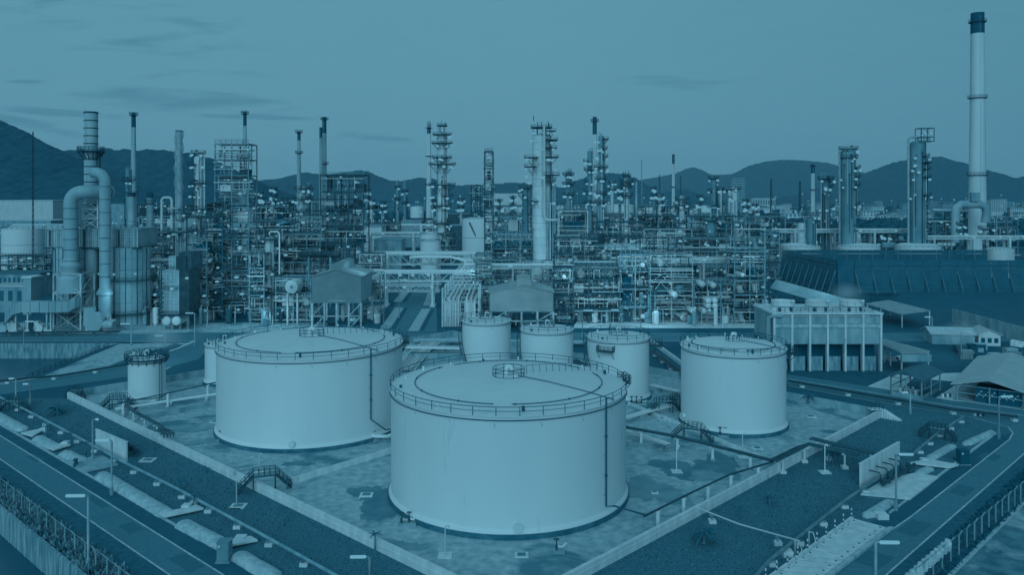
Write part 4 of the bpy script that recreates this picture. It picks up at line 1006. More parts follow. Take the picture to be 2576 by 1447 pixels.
# big louvred wind screen round the dark pit
ws = thing('wind_screen', 'huge dark louvred wind screen enclosure with slanting struts at the right', 'wind screen', (160, 313, 0))
Yw = 313; zT = 16.5; xL = xat(2106, Yw); xR = 222; Yb = 372; xB = 126.5
def screen(A, B, nb, tl='louvre_sheet'):           # a tall screen leaning outwards at the foot
    d = (B - A).normalized(); n = Vector((d.y, -d.x, 0)); Ln = (B - A).length
    rows = [(0, zT, zT - 1.6, 0), (1, zT - 1.75, zT - 3.4, 0), (2, zT - 3.5, zT - 5.2, .1), (3, zT - 5.3, zT - 7.4, .35), (4, zT - 7.5, zT - 9.4, .6), (5, zT - 9.5, zT - 11.2, .8), (6, zT - 11.3, zT - 12.6, .9)]
    for k in range(nb):
        p, q = A + d * (Ln * k / nb + .12), A + d * (Ln * (k + 1) / nb - .12)
        for i, za, zb, o in rows:
            o1 = o * 1.4; o2 = o1 + .35
            b = MB().add([(p + n * o1) + Vector((0, 0, za)), (q + n * o1) + Vector((0, 0, za)), (q + n * o2) + Vector((0, 0, zb)), (p + n * o2) + Vector((0, 0, zb)),
                          (p + n * (o1 - .12)) + Vector((0, 0, za)), (q + n * (o1 - .12)) + Vector((0, 0, za)), (q + n * (o2 - .12)) + Vector((0, 0, zb)), (p + n * (o2 - .12)) + Vector((0, 0, zb))],
                         [(0, 1, 2, 3), (7, 6, 5, 4), (0, 4, 5, 1), (3, 2, 6, 7), (0, 3, 7, 4), (1, 5, 6, 2)])
            b.build('louvre', tl, ws)
    for k in range(nb + 1):
        p = A + d * (Ln * k / nb)
        ubar('post', ws, p - n * .3, p - n * .3 + Vector((0, 0, zT)), .16, 'louvre_dark', 'box')
        ubar('strut', ws, p + n * .25 + Vector((0, 0, zT - 4)), p + n * 3.6 + Vector((0, 0, zT - 13)) + d * .8, .13, 'louvre_steel', 'box')
    for z in (zT - 1.68, zT - 3.45, zT - 5.25): ubar('girt', ws, A + Vector((0, 0, z)) + n * .3, B + Vector((0, 0, z)) + n * .3, .07, 'louvre_steel', 'box')
screen(Vector((xat(2150, Yw), Yw, 0)), Vector((xR, Yw, 0)), 13)
screen(Vector((xB, Yb, 0)), Vector((xL, Yw + 1, 0)), 9)
MB().box((xL + .2, Yw - .1, 2), (xat(2150, Yw) - .3, Yw + .4, zT - .1)).build('corner_panel', 'louvre_sheet', ws)
for k in range(16):
    xa = xB + 6 * k; ubox('rear_panel', ws, (xa + .1, Yb, zT - 1.6), (xa + 5.9, Yb + .3, zT), 'louvre_sheet'); ubox('rear_panel', ws, (xa + .1, Yb, 2), (xa + 5.9, Yb + .3, zT - 1.8), 'louvre_sheet')
    ubar('post', ws, (xa, Yb - .2, 0), (xa, Yb - .2, zT), .12, 'louvre_steel', 'box')
MB().box((xL + 1, Yw + .5, 0), (xR, Yw + 1.5, 3)).build('footing_wall', 'louvre_dark', ws)
p0, p1 = at(1952, 703, 318), at(2150, 752, 288)
t = thing('slanted_sheet', 'pale slanted sheet hanging along the foot of the left wind screen', 'canopy', p0)
MB().add([at(1952, 703, 318), at(2145, 756, 292), at(2136, 782, 288), at(1937, 725, 314), at(1952, 704, 319), at(2145, 757, 293), at(2136, 783, 289), at(1937, 726, 315)], [(0, 1, 2, 3), (7, 6, 5, 4), (0, 4, 5, 1), (3, 2, 6, 7), (0, 3, 7, 4), (1, 5, 6, 2)]).build('sheet', 'silo_cladding', t)
for k in range(5):
    q = at(1952 + 46 * k, 712 + 12 * k, 316 - 6 * k); ubar('post', t, (q.x, q.y, 0), q, .2, 'mid_steel', 'box')
# dark slope in front of the screen
b = MB(); b.add([g(2200, 800), g(2700, 860), (260, 315, 0), (140, 312, 0), Vector((250, 300, 5)), Vector((150, 305, 5))], [(0, 1, 4, 5), (3, 0, 5), (1, 2, 4), (2, 3, 5, 4)])
o = b.build('embankment', 'louvre_dark'); tag(o, 'dark earth slope below the wind screen', kind='structure')

# sheds
def shed(label, roof, zr, posts, m='sheet_roof', fascia=None, walls=None, th=.25, name='open_shed'):
    P = [g(x, y, z) for x, y, z in roof]
    t = thing(name, label, 'shed', (P[0] + P[2]) / 2)
    n = len(P); vs = P + [p - Vector((0, 0, th)) for p in P]
    MB().add(vs, [tuple(range(n)), tuple(range(n, 2 * n))[::-1]] + [(i, n + i, n + (i + 1) % n, (i + 1) % n) for i in range(n)]).build('roof', m, t)
    for px, py, z in posts:
        q = g(px, py, z); ubar('post', t, (q.x, q.y, 0), (q.x, q.y, z - .1), .15, 'pale_steel', 'box')
    return t
t = shed('open shed with a large slanting grey roof behind the cooling tower', [(2177, 763, 5.5), (2236, 755, 5.5), (2340, 781, 5), (2269, 790, 4.6)], 5, [(2182, 766, 5.4), (2215, 775, 5), (2269, 788, 4.6), (2338, 780, 5), (2240, 758, 5.4)])
t = shed('low shed with a pitched grey roof right of the cooling tower', [(2221, 868, 4.5), (2221, 852, 5), (2339, 883, 5), (2337, 888, 4.6), (2268, 888, 5)], 5, [(2225, 868, 4.4), (2268, 889, 4.6), (2335, 889, 4.5), (2240, 876, 4.4)])
q0, q1 = g(2268, 890, 4.8), g(2337, 890, 4.6); MB().box((q0.x, q0.y - .15, 2.9), (q1.x, q0.y + .1, 4.6)).build('fascia', 'grey_cladding', t)
for k in range(7):
    p = g(2228 + 17 * k, 905 + 3 * (k % 2)); tt = thing('pump', 'small pale pump under the low shed right of the cooling tower', 'pump', p, 'pumps under the low shed')
    ubar('casing', tt, p + Vector((-.7, 0, .6)), p + Vector((.7, 0, .6)), .45, 'vessel_cladding', 'cyl12'); MB().box(p + Vector((-1, -.5, 0)), p + Vector((1, .5, .3))).build('base', 'pale_concrete', tt); ubar('motor', tt, p + Vector((.7, 0, .6)), p + Vector((1.5, 0, .6)), .35, 'dark_pipe', 'cyl8')
# small steel hut
def gable(label, A, w, d, h, rise, wm, rm, name='hut', over=.6, rot=0, openf=False, ridge='y'):
    t = thing(name, label, 'building', A); ca, sa = math.cos(rad(rot)), math.sin(rad(rot))
    def T(x, y, z): return Vector((A.x + x * ca - y * sa, A.y + x * sa + y * ca, A.z + z))
    if openf:
        for sx_ in (0, .5, 1):
            for sy_ in (0, .5, 1):
                if sx_ == .5 and sy_ == .5: continue
                ubar('post', t, T(w * sx_, d * sy_, 0), T(w * sx_, d * sy_, h), .12, wm, 'box')
        for z in (h * .5, h * .95):
            for a, b_ in (((0, 0), (w, 0)), ((w, 0), (w, d)), ((0, 0), (0, d))): ubar('rail', t, T(*a, z), T(*b_, z), .07, wm, 'box')
    else:
        for nm, a, b_ in (('wall', (0, 0), (w, 0)), ('wall', (w, 0), (w, d)), ('wall', (w, d), (0, d)), ('wall', (0, d), (0, 0))):
            pa_, pb_ = T(*a, 0), T(*b_, 0); MB().prism([pa_, pb_, pb_ + Vector((.002, .12, 0)), pa_ + Vector((.002, .12, 0))] if abs(pa_.y - pb_.y) < abs(pa_.x - pb_.x) else [pa_, pb_, pb_ + Vector((.12, 0, 0)), pa_ + Vector((.12, 0, 0))], A.z, A.z + h).build(nm, wm, t)
    o = over
    if ridge == 'y': e = [(-o, -o), (w / 2, -o), (w + o, -o), (w + o, d + o), (w / 2, d + o), (-o, d + o)]
    else: e = [(-o, -o), (-o, d / 2), (-o, d + o), (w + o, d + o), (w + o, d / 2), (w + o, -o)]
    zs = [h, h + rise, h, h, h + rise, h]
    V = [T(x, y, z) for (x, y), z in zip(e, zs)]; Vb = [v_ - Vector((0, 0, .18)) for v_ in V]
    for idx in ((0, 1, 4, 5), (1, 2, 3, 4)):
        vs = [V[i] for i in idx] + [Vb[i] for i in idx]
        MB().add(vs, [(0, 1, 2, 3), (7, 6, 5, 4), (0, 4, 5, 1), (1, 5, 6, 2), (2, 6, 7, 3), (3, 7, 4, 0)]).build('roof', rm, t)
    if not openf:
        gs = ((0, 0), (w, 0), (w / 2, 0)) if ridge == 'y' else ((0, 0), (0, d), (0, d / 2))
        MB().add([T(*gs[0], h), T(*gs[1], h), T(*gs[2], h + rise - .1)], [(0, 1, 2)]).build('gable', wm, t)
    return t, T
hx = g(2250, 992)
t, T = gable('small open steel hut with a dark gable roof at the road bend', Vector((79.6, 167, 0)), 6.0, 11.5, 4.1, 1.3, 'mid_steel', 'dark_roof', openf=True, rot=-45)
for k in range(9):
    ubox('stored_drum', t, T(.6 + .5 * k, 3 + .3 * (k % 2), 0), T(1.1 + .5 * k, 3.6 + .3 * (k % 2), 1.2), RD.choice(['pale_pipe', 'dark_pipe', 'mid_pipe']))
for a, b_ in (((0, 0), (6, 0)), ((6, 0), (6, 11.5))): MB().prism([T(*a, 0), T(*b_, 0), T(*b_, 0) + Vector((.1, .1, 0)), T(*a, 0) + Vector((.1, .1, 0))], 0, .9).build('low_wall', 'grey_cladding', t)
# big right shed
t, T = gable('wide open shed with pale sheet roof over dark containers at the right edge', Vector((91.2, 163, 0)), 11.5, 34, 3.4, 1.7, 'mid_steel', 'pale_roof', name='open_shed', over=1.0, rot=-38, openf=True)
for k in range(2):
    o = MB().prism([T(3.2 + 4 * k, .6, 0), T(7 + 4 * k, .6, 0), T(7 + 4 * k, 6, 0), T(3.2 + 4 * k, 6, 0)], .1, 3.0).build('dark_container', 'stack_black', t)
    for j in range(9):
        q = T(3.5 + 4 * k + .38 * j, .52, 1.2 + .5 * (j % 3)); ubox('notice', o, (q.x - .13, q.y - .05, q.z), (q.x + .13, q.y, q.z + .24), 'white_stripe')
MB().prism([T(-.8, -.8, 0), T(12.3, -.8, 0), T(12.3, 34, 0), T(-.8, 34, 0)], .0, .1).build('floor_slab', 'yard_concrete', t)
# white roofed house
t, T = gable('low house with a white roof and dark windows at the far right yard', g(2345, 866), 11, 8, 3, 1.4, 'grey_cladding', 'tarp', name='low_house', rot=-10, ridge='x')
t, T = gable('small house with a white gable porch beside the low white roofed house', g(2462, 870), 5.5, 7, 3.2, 1.5, 'vessel_cladding', 'pale_roof', name='gable_house', rot=-10)
for k in range(3): MB().prism([T(.6 + 1.7 * k, -.1, 0), T(1.6 + 1.7 * k, -.1, 0), T(1.6 + 1.7 * k, -.04, 0), T(.6 + 1.7 * k, -.04, 0)], .9, 2.2).build('window', 'void', t)
for k in range(34):
    px, py = RD.uniform(2405, 2570), 0
    py = 872 + (px - 2405) * .14 + RD.uniform(0, 28)
    p = g(px, py); s = RD.uniform(.7, 1.6)
    o = MB().box(p + Vector((-s, -s * .7, 0)), p + Vector((s, s * .7, s * RD.uniform(.8, 1.5)))).build('crate', RD.choice(['dark_pipe', 'dark_steel', 'stack_black', 'mid_pipe']), None, p)
    tag(o, '%s %s in the cluttered scrap yard, %s' % ('large' if s > 1.2 else 'small', 'dark box' , 'left part near the lamp' if px < 2450 else ('middle part before the gable house' if px < 2510 else 'right part by the white bales')), 'crate', 'dark boxes in the scrap yard')
for k in range(16):
    p = g(2548 + (k % 6) * 6, 862 + 4 * (k // 6) + (k % 6)); o = MB().dome((p.x, p.y, 0), .8, .9, 10, 3).build('white_bale', 'vessel_cladding', None, p)
    tag(o, 'white bale heaped at the right end of the scrap yard', 'bale', 'white bales in the scrap yard')
for k, (px, w, tp_, bp) in enumerate(((2030, 100, 611, 628), (2182, 104, 611, 628), (2336, 108, 610, 628), (2535, 66, 622, 634))):
    Yd = 395 if k < 3 else 402; x = xat(px, Yd); R_ = w / 2 * Yd / F
    t = thing('dome_tank', ('left', 'middle', 'right', 'rightmost and smallest')[k] + ' white dome roof tank behind the dark wind screen', 'tank', (x, Yd + R_, 0))
    zr = zat(bp - 5, Yd)
    MB().lathe((x, Yd + R_, 0), [(R_, 0), (R_, zr)], 40).build('shell', 'vessel_cladding', t)
    MB().dome((x, Yd + R_, zr), R_, zat(tp_, Yd + R_) - zr, 40, 5).build('roof', 'white_tank_paint', t)
    railing(t, circ((x, Yd + R_), R_, zr, 24), .8, .05, closed=True)

# corrugated gable houses on stilts
def stilt_house(label, pxl, pxr, Y, eave, floor, ridge_px, ridge_py, d, wm, side=1):
    x0, x1 = xat(pxl, Y), xat(pxr, Y); ze, zf = zat(eave, Y), zat(floor, Y)
    t = thing('stilt_house', label, 'building', ((x0 + x1) / 2, Y, 0))
    xm = xat(ridge_px, Y); zr = ze + 2.2
    MB().add([(x0, Y, zf), (x1, Y, zf), (x1, Y, ze), (xm, Y, zr), (x0, Y, ze)], [(0, 1, 2, 3, 4)]).build('front_wall', wm, t)
    MB().add([(x1, Y, zf), (x1, Y + d, zf), (x1, Y + d, ze), (x1, Y, ze)], [(0, 1, 2, 3)]).build('side_wall', wm, t)
    MB().add([(x0, Y + d, zf), (x0, Y, zf), (x0, Y, ze), (x0, Y + d, ze)], [(0, 1, 2, 3)]).build('side_wall', wm, t)
    MB().add([(x1, Y + d, zf), (x0, Y + d, zf), (x0, Y + d, ze), (xm, Y + d, zr), (x1, Y + d, ze)], [(0, 1, 2, 3, 4)]).build('rear_wall', wm, t)
    o = .5
    for a, za, b_, zb in ((x0 - o, ze - .1, xm, zr + .12), (xm, zr + .12, x1 + o, ze - .1)):
        MB().add([(a, Y - o, za), (b_, Y - o, zb), (b_, Y + d + o, zb), (a, Y + d + o, za), (a, Y - o, za - .15), (b_, Y - o, zb - .15), (b_, Y + d + o, zb - .15), (a, Y + d + o, za - .15)],
                 [(0, 1, 2, 3), (7, 6, 5, 4), (0, 4, 5, 1), (1, 5, 6, 2), (2, 6, 7, 3), (3, 7, 4, 0)]).build('roof', 'sheet_roof', t)
    mw = (x1 - x0) * .11
    o2 = MB().add([(xm - mw, Y - .1, ze + .3), (xm + mw, Y - .1, ze + .3), (xm + mw, Y - .1, zr + 1.5), (xm, Y - .1, zr + 2.2), (xm - mw, Y - .1, zr + 1.5),
              (xm - mw, Y + d, ze + .3), (xm + mw, Y + d, ze + .3), (xm + mw, Y + d, zr + 1.5), (xm, Y + d, zr + 2.2), (xm - mw, Y + d, zr + 1.5)],
             [(0, 1, 2, 3, 4), (9, 8, 7, 6, 5), (1, 6, 7, 2), (2, 7, 8, 3), (3, 8, 9, 4), (4, 9, 5, 0)]).build('roof_monitor', wm, t)
    MB().box((x0, Y, zf - .25), (x1, Y + d, zf)).build('floor_deck', 'mid_steel', t)
    n = 4
    for k in range(n + 1):
        x = x0 + (x1 - x0) * k / n
        for y in (Y + .2, Y + d - .2): ubar('column', t, (x, y, 0), (x, y, zf - .2), .28, 'pale_steel', 'box')
        if k < n and k in (0, n - 1):
            xb = x0 + (x1 - x0) * (k + 1) / n; ubar('brace', t, (x, Y + .1, zf * .5), (xb, Y + .1, zf - .3), .13, 'pale_steel', 'box'); ubar('brace', t, (xb, Y + .1, zf * .5), (x, Y + .1, .3), .13, 'pale_steel', 'box')
    for z in (zf * .5,): ubar('beam', t, (x0, Y + .1, z), (x1, Y + .1, z), .18, 'pale_steel', 'box')
    for k in range(6):
        x = RD.uniform(x0 + 2, x1 - 2); ubar('drum', t, (x, Y + d * .5, 1.2), (x + 2.4, Y + d * .5, 1.2), 1.0, RD.choice(['mid_pipe', 'equipment', 'vessel_cladding']), 'drum')
    MB().box((x0 + (x1 - x0) * .34, Y - .35, zf + .35), (x0 + (x1 - x0) * .68, Y - .15, zf + .55)).build('name_board', 'white_stripe', t)
    return t
stilt_house('tall grey corrugated house on steel stilts left of the refinery road', 785, 908, 248, 695, 761, 846, 660, 20, 'corrugated_wall')
stilt_house('paler corrugated house on stilts behind the small middle tanks', 1232, 1392, 246, 735, 783, 1318, 705, 16, 'corrugated_bright')

# ------------------------------------------------------------------ left complex: silos, ducts, stack
Ys = 258
def silo(label, px0, px1, Y, top, m='silo_cladding'):
    x = (xat(px0, Y) + xat(px1, Y)) / 2; R_ = (xat(px1, Y) - xat(px0, Y)) / 2; zt_ = zat(top, Y)
    t = thing('silo', label, 'silo', (x, Y + R_, 0)); c = (x, Y + R_, 0)
    n = 7
    for k in range(n):
        z0, z1 = .8 + (zt_ - .8) * k / n, .8 + (zt_ - .8) * (k + 1) / n
        MB().lathe(c, [(R_, z0), (R_, z1)], 40).build('band', m, t)
        MB().ring((x, Y + R_, z1), R_ + .05, .12, 40, 4).build('hoop', 'mid_pipe', t)
    MB().lathe(c, [(R_ + .3, 0), (R_ + .3, .8), (R_, .81)], 40).build('plinth', 'grey_concrete', t)
    MB().lathe(c, [(R_, zt_), (.1, zt_ + .6)], 40).build('roof', 'mid_steel', t)
    for k in range(14):
        a = rad(-180 + 180 * k / 13); ubar('stiffener', t, (x + (R_ + .1) * math.cos(a), Y + R_ + (R_ + .1) * math.sin(a), .8), (x + (R_ + .1) * math.cos(a), Y + R_ + (R_ + .1) * math.sin(a), zt_), .1, ('dark_pipe', 'mid_steel')[k % 2], 'box')
    for z in (zt_ * .58, zt_ * .16):
        o = MB().lathe(c, [(R_ + .1, z), (R_ + 1.6, z + .01), (R_ + 1.6, z + .22), (R_ + .1, z + .23)], 40).build('walkway', 'dark_steel', t)
        railing(o, circ((x, Y + R_), R_ + 1.55, z + .2, 30), 1.1, .06, closed=True, m='dark_steel')
    for k in range(3):
        a = rad(-130 + 40 * k); ulamp(t, (x + (R_ + 1.9) * math.cos(a), Y + R_ + (R_ + 1.9) * math.sin(a), zt_ * .58 + 2.5), .3)
    return t
s1 = silo('left banded silo under the ribbed box and behind the left big duct', 112, 217, 252, 625)
s2 = silo('right banded silo beside the straight tall duct', 238, 350, 252, 625)
rb = thing('filter_box', 'long ribbed filter house sitting on top of the two silos', 'filter house', (xat(232, 254), 254, 24.5))
bx0, bx1, bz0, bz1 = xat(117, 254), xat(347, 254), zat(622, 254), zat(577, 254)
MB().box((bx0, 254, bz0), (bx1, 268, bz1)).build('wall', 'silo_cladding', rb)
MB().box((bx0 - .6, 253.3, bz0 - .5), (bx1 + .6, 268.5, bz0 - .01)).build('floor_deck', 'dark_steel', rb)
MB().box((bx0 - .2, 253.6, bz1 + .01), (bx1 + .2, 268.3, bz1 + .3)).build('roof', 'silo_cladding', rb)
for k in range(44):
    x = bx0 + (bx1 - bx0) * k / 43; ubox('rib', rb, (x - .07, 253.75, bz0), (x + .07, 253.99, bz1), ('pale_steel', 'mid_steel')[k % 3 == 0])
for k in range(6):
    z = bz0 + (bz1 - bz0) * (k + .5) / 6; ubox('cross_rib', rb, (bx0, 253.65, z - .06), (bx1, 253.74, z + .06), 'pale_steel')
for k in range(5): ubox('door_panel', rb, (bx0 + 5.5 * k + 1, 253.55, bz0 + .3), (bx0 + 5.5 * k + 1.5, 253.64, bz1 - .3), 'dark_pipe')
railing(rb, [(bx0 + (bx1 - bx0) * k / 16, 253.8, bz1 + .3) for k in range(17)], 1.1, .06, m='dark_steel')
# the two big ducts
def duct(label, pts, r, m='duct_cladding', hoops=3.2):
    t = thing('flue_duct', label, 'duct', pts[0]); L_ = 0
    MB().tube(pts, r, 24).build('duct_wall', m, t)
    for a, b_ in zip(pts, pts[1:]):
        d = (b_ - a); ln = d.length
        if ln < 2.5: continue
        for k in range(1, int(ln / hoops) + 1):
            q = a + d * (k * hoops / ln - .3 / ln); ubar('hoop', t, q, q + d.normalized() * .18, (r if not isinstance(r, list) else r[0]) * 1.035, 'dark_pipe', 'cyl24')
    return t
def elbow(c, r, a0, a1, Y, n=8): return [Vector((c[0] + r * math.cos(rad(a0 + (a1 - a0) * i / n)), Y, c[1] + r * math.sin(rad(a0 + (a1 - a0) * i / n)))) for i in range(n + 1)]
Yd = 247; r1 = (194 - 161) / 2 * Yd / F
xa = xat(178, Yd); ze = zat(512, Yd)
p = [Vector((xa, Yd, zat(652, Yd))), Vector((xa, Yd, ze - .5))] + elbow((xa + 3.6, ze), 3.6, 180, 90, Yd) + [Vector((xat(224, Yd), Yd + 1.0, ze + 3.6)), Vector((xat(246, Yd), Yd + 8, ze + 3.6))]
d1 = duct('left big curved duct rising over the truss and bending into the stack', p, r1)
MB().lathe((xa, Yd, 0), [(r1 + .3, zat(655, Yd)), (r1, zat(650, Yd))], 24).lathe((xa, Yd, 0), [(r1, zat(656, Yd)), (r1 * 1.5, zat(668, Yd)), (r1 * 1.15, zat(684, Yd)), (r1 * 2.0, zat(700, Yd)), (r1 * 2.0, zat(736, Yd))], 24).build('hopper', 'duct_cladding', d1)
xb_ = xat(264, Yd); r2 = 13 * Yd / F; ze2 = zat(458, Yd)
p = [Vector((xb_, Yd, 1)), Vector((xb_, Yd, ze2 - .4))] + elbow((xb_ - 3.0, ze2), 3.0, 0, 90, Yd) + [Vector((xat(228, Yd), Yd + 2, ze2 + 3.0))]
d2 = duct('right big straight duct with its elbow turning left to the stack', p, r2, hoops=4)
MB().lathe((xb_, Yd, 0), [(r2 * 1.15, 0), (r2 * 1.15, zat(745, Yd)), (r2 * 1.5, zat(740, Yd)), (r2 * 1.5, zat(735, Yd)), (r2 * 1.05, zat(725, Yd))], 24).build('base_collar', 'duct_cladding', d2)
# braced truss under the left duct
def truss_tower(label, pxl, pxr, Y, top, bot, d, nl, m='pale_steel', r=.22, name='steel_truss', tapered=0, lamp=False):
    x0, x1 = xat(pxl, Y), xat(pxr, Y); zt_, zb = zat(top, Y), max(0, zat(bot, Y))
    t = thing(name, label, 'steel frame', ((x0 + x1) / 2, Y, zb))
    def X(k, s): f = tapered * (k / nl) * (x1 - x0) / 2; return (x0 + f, x1 - f)[s]
    for k in range(nl):
        za, zb_ = zb + (zt_ - zb) * k / nl, zb + (zt_ - zb) * (k + 1) / nl
        for y in (Y, Y + d):
            for s in (0, 1): ubar('column', t, (X(k, s), y, za), (X(k + 1, s), y, zb_), r, m, 'box')
            ubar('beam', t, (X(k + 1, 0), y, zb_), (X(k + 1, 1), y, zb_), r * .8, m, 'box')
            ubar('brace', t, (X(k, 0), y, za), (X(k + 1, 1), y, zb_), r * .55, m, 'cyl6'); ubar('brace', t, (X(k, 1), y, za), (X(k + 1, 0), y, zb_), r * .55, m, 'cyl6')
        for s in (0, 1):
            ubar('beam', t, (X(k + 1, s), Y, zb_), (X(k + 1, s), Y + d, zb_), r * .8, m, 'box'); ubar('brace', t, (X(k, s), Y, za), (X(k + 1, s), Y + d, zb_), r * .5, m, 'cyl6')
        if lamp: ulamp(t, (X(k, k % 2), Y - .3, zb_ - 1), .4)
    return t
truss_tower('pale braced truss standing under the hopper of the left big duct', 135, 203, 244, 690, 832, 8, 3)
truss_tower('pale braced steel tower carrying the ducts in the middle of the silo complex', 208, 246, 251, 502, 574, 5, 3, r=.2)
truss_tower('dark braced steel tower behind the stack of the silo complex', 214, 252, 262, 480, 576, 6, 3, 'dark_steel')
# rectangular duct snake, fan housing and pumps left
sn = thing('air_duct', 'pale rectangular air duct on stilts at the left edge of the silo complex', 'duct', g(100, 800))
Yq = 242
pts = [(20, 800), (38, 778), (60, 771), (130, 772), (180, 770), (195, 760)]
for a, b_ in zip(pts, pts[1:]):
    A, B = at(a[0], a[1], Yq), at(b_[0], b_[1], Yq); h = 1.6
    for s in range(3):
        q, w = A.lerp(B, s / 3 + .01), A.lerp(B, (s + 1) / 3 - .01)
        MB().add([q - Vector((0, 1.6, h)), w - Vector((0, 1.6, h)), w + Vector((0, -1.6, h)), q + Vector((0, -1.6, h)), q + Vector((0, 1.6, -h)), w + Vector((0, 1.6, -h)), w + Vector((0, 1.6, h)), q + Vector((0, 1.6, h))],
                 [(0, 1, 2, 3), (7, 6, 5, 4), (3, 2, 6, 7), (0, 4, 5, 1), (0, 3, 7, 4), (1, 5, 6, 2)]).build('duct_section', 'duct_cladding', sn)
for px in (40, 70, 118, 128):
    x = xat(px, Yq); ubar('post', sn, (x, Yq, 0), (x, Yq, zat(782, Yq)), .2, 'pale_steel', 'box'); ubox('footing', sn, (x - .6, Yq - .6, 0), (x + .6, Yq + .6, 1.2), 'pale_concrete')
for l, px, s, m in (('round pale blower in the yard below the air duct', 35, 1.5, 'vessel_cladding'), ('dark blower beside the air duct post', 85, 1.3, 'dark_pipe'), ('pale blower with motor between the duct posts', 100, 1.4, 'vessel_cladding'), ('spiral fan housing at the foot of the right duct', 238, 3.0, 'duct_cladding'), ('second pale blower at the far left edge', 12, 1.2, 'mid_pipe')):
    x = xat(px, 243); t = thing('blower', l, 'blower', (x, 243, 0))
    ubar('casing', t, (x, 242, s * 1.15), (x, 244, s * 1.15), s, m, 'cyl24'); MB().box((x - s * 1.3, 241.5, 0), (x + s * 1.3, 245, .5)).build('base', 'pale_concrete', t)
    ubar('motor', t, (x + s, 243, s * .8), (x + s * 2, 243, s * .8), s * .45, 'mid_pipe', 'cyl12'); ubox('outlet', t, (x - s, 242.2, s * 1.5), (x, 243.8, s * 2.6), m)
t = thing('plant_block', 'pale concrete machine block with small handrails at the foot of the straight duct', 'machine', g(258, 834))
q = g(268, 836); MB().box(q + Vector((-6.5, 0, 0)), q + Vector((1, 4, 3.4))).build('block', 'pale_concrete', t)
MB().box(q + Vector((-4.5, .5, 3.4)), q + Vector((0, 3, 5))).build('machine', 'vessel_cladding', t)
railing(t, [q + Vector((-6.5 + .9 * k, .1, 3.4)) for k in range(9)], 1.1, .05, m='dark_steel')

# ------------------------------------------------------------------ chimneys
def lattice_mast(label, px, top, base, w, m='dark_steel', Y=None):
    Y = Y or depth(base); x = xat(px, Y); zt_ = zat(top, Y); t = thing('mast', label, 'mast', (x, Y, 0)); r = w / 2 * Y / F
    for a in (0, 120, 240): ubar('leg', t, (x + r * math.cos(rad(a)), Y + r * math.sin(rad(a)), 0), (x + r * .5 * math.cos(rad(a)), Y + r * .5 * math.sin(rad(a)), zt_), r * .22, m, 'cyl6')
    b = MB(); n = 26
    for k in range(n):
        z0, z1 = zt_ * k / n, zt_ * (k + 1) / n; f0, f1 = r * (1 - .5 * k / n), r * (1 - .5 * (k + 1) / n)
        for a in (0, 120, 240): b.bar((x + f0 * math.cos(rad(a)), Y + f0 * math.sin(rad(a)), z0), (x + f1 * math.cos(rad(a + 120)), Y + f1 * math.sin(rad(a + 120)), z1), r * .12, 3)
    b.build('lattice', m, t); return t
def chimney(label, px, top, Y, wt, wb, cap=0, m='stack_paint', rings=(), capm='stack_black', strake=False, plat=None, seams=0):
    x = xat(px, Y); s = Y / F; zt_ = zat(top, Y); r0, r1_ = wb / 2 * s, wt / 2 * s
    t = thing('chimney', label, 'chimney', (x, Y, 0)); zc = zat(top + cap, Y)
    def rz(z): return r0 + (r1_ - r0) * z / zt_
    MB().lathe((x, Y, 0), [(r0, 0), (rz(zc), zc)], 32).build('shaft', m, t)
    if cap: MB().lathe((x, Y, 0), [(rz(zc) * 1.02, zc), (r1_ * 1.02, zt_), (r1_ * .8, zt_), (r1_ * .78, zt_ - 2)], 32).build('black_top', capm, t)
    else: MB().lathe((x, Y, 0), [(r1_ * 1.05, zt_ - .4), (r1_ * 1.05, zt_), (r1_ * .85, zt_), (r1_ * .8, zt_ - 2)], 32).build('rim', 'dark_pipe', t)
    for py in rings:
        z = zat(py, Y); R_ = rz(z)
        o = MB().lathe((x, Y, 0), [(R_, z - .3), (R_ + 2.6 * s * 2, z), (R_ + 2.6 * s * 2, z + .5 * s * 2), (R_, z + .5 * s * 2 + .01)], 24).build('platform_ring', 'dark_pipe', t)
        if Y < 700: railing(o, circ((x, Y), R_ + 2.5 * s * 2, z + .5, 16), 1.3, .07, closed=True)
    for k in range(seams):
        z = zt_ * (k + 1) / (seams + 1); MB().ring((x, Y, z), rz(z) + .02, .09, 24, 4).build('seam', 'mid_steel', t)
    if strake:
        for ph in (0, 120, 240):
            pts = []; n = 40
            for k in range(n + 1):
                z = zt_ - (zt_ * .38) * k / n; a = rad(ph + 540 * k / n); pts.append((x + (rz(z) + .45) * math.cos(a), Y + (rz(z) + .45) * math.sin(a), z))
            MB().tube(pts, .14, 4).build('strake', 'mid_pipe', t)
    for a in (-100,):
        ubar('ladder', t, (x + (r0 + .3) * math.cos(rad(a)), Y + (r0 + .3) * math.sin(rad(a)), 0), (x + (r1_ + .3) * math.cos(rad(a)), Y + (r1_ + .3) * math.sin(rad(a)), zt_ - 2), .04 * s * 5, 'mid_pipe', 'box')
    return t
ck = chimney('very tall white chimney with a black top at the right', 2459, 32, 480, 30, 43, 52, rings=(56, 247, 441))
ch = chimney('thick banded grey chimney with a flared dark platform over the silo complex', 229, 281, 256, 32, 32, 0, 'stack_grey', seams=0)
xs, Yk = xat(229, 256), 256
for k in range(15):
    z = zat(284 + 19.3 * k, Yk)
    if z > 20: MB().ring((xs, Yk, z), 2.1, .16, 32, 5).build('hoop', 'dark_steel', ch)
zpl = zat(381, Yk)
o = MB().lathe((xs, Yk, 0), [(2.05, zpl - .3), (4.1, zpl - .05), (4.1, zpl + .25), (2.05, zpl + .26)], 32).build('platform', 'dark_steel', ch); railing(o, circ((xs, Yk), 4.05, zpl + .2, 20), 1.3, .07, closed=True, levels=(1, .66, .33))
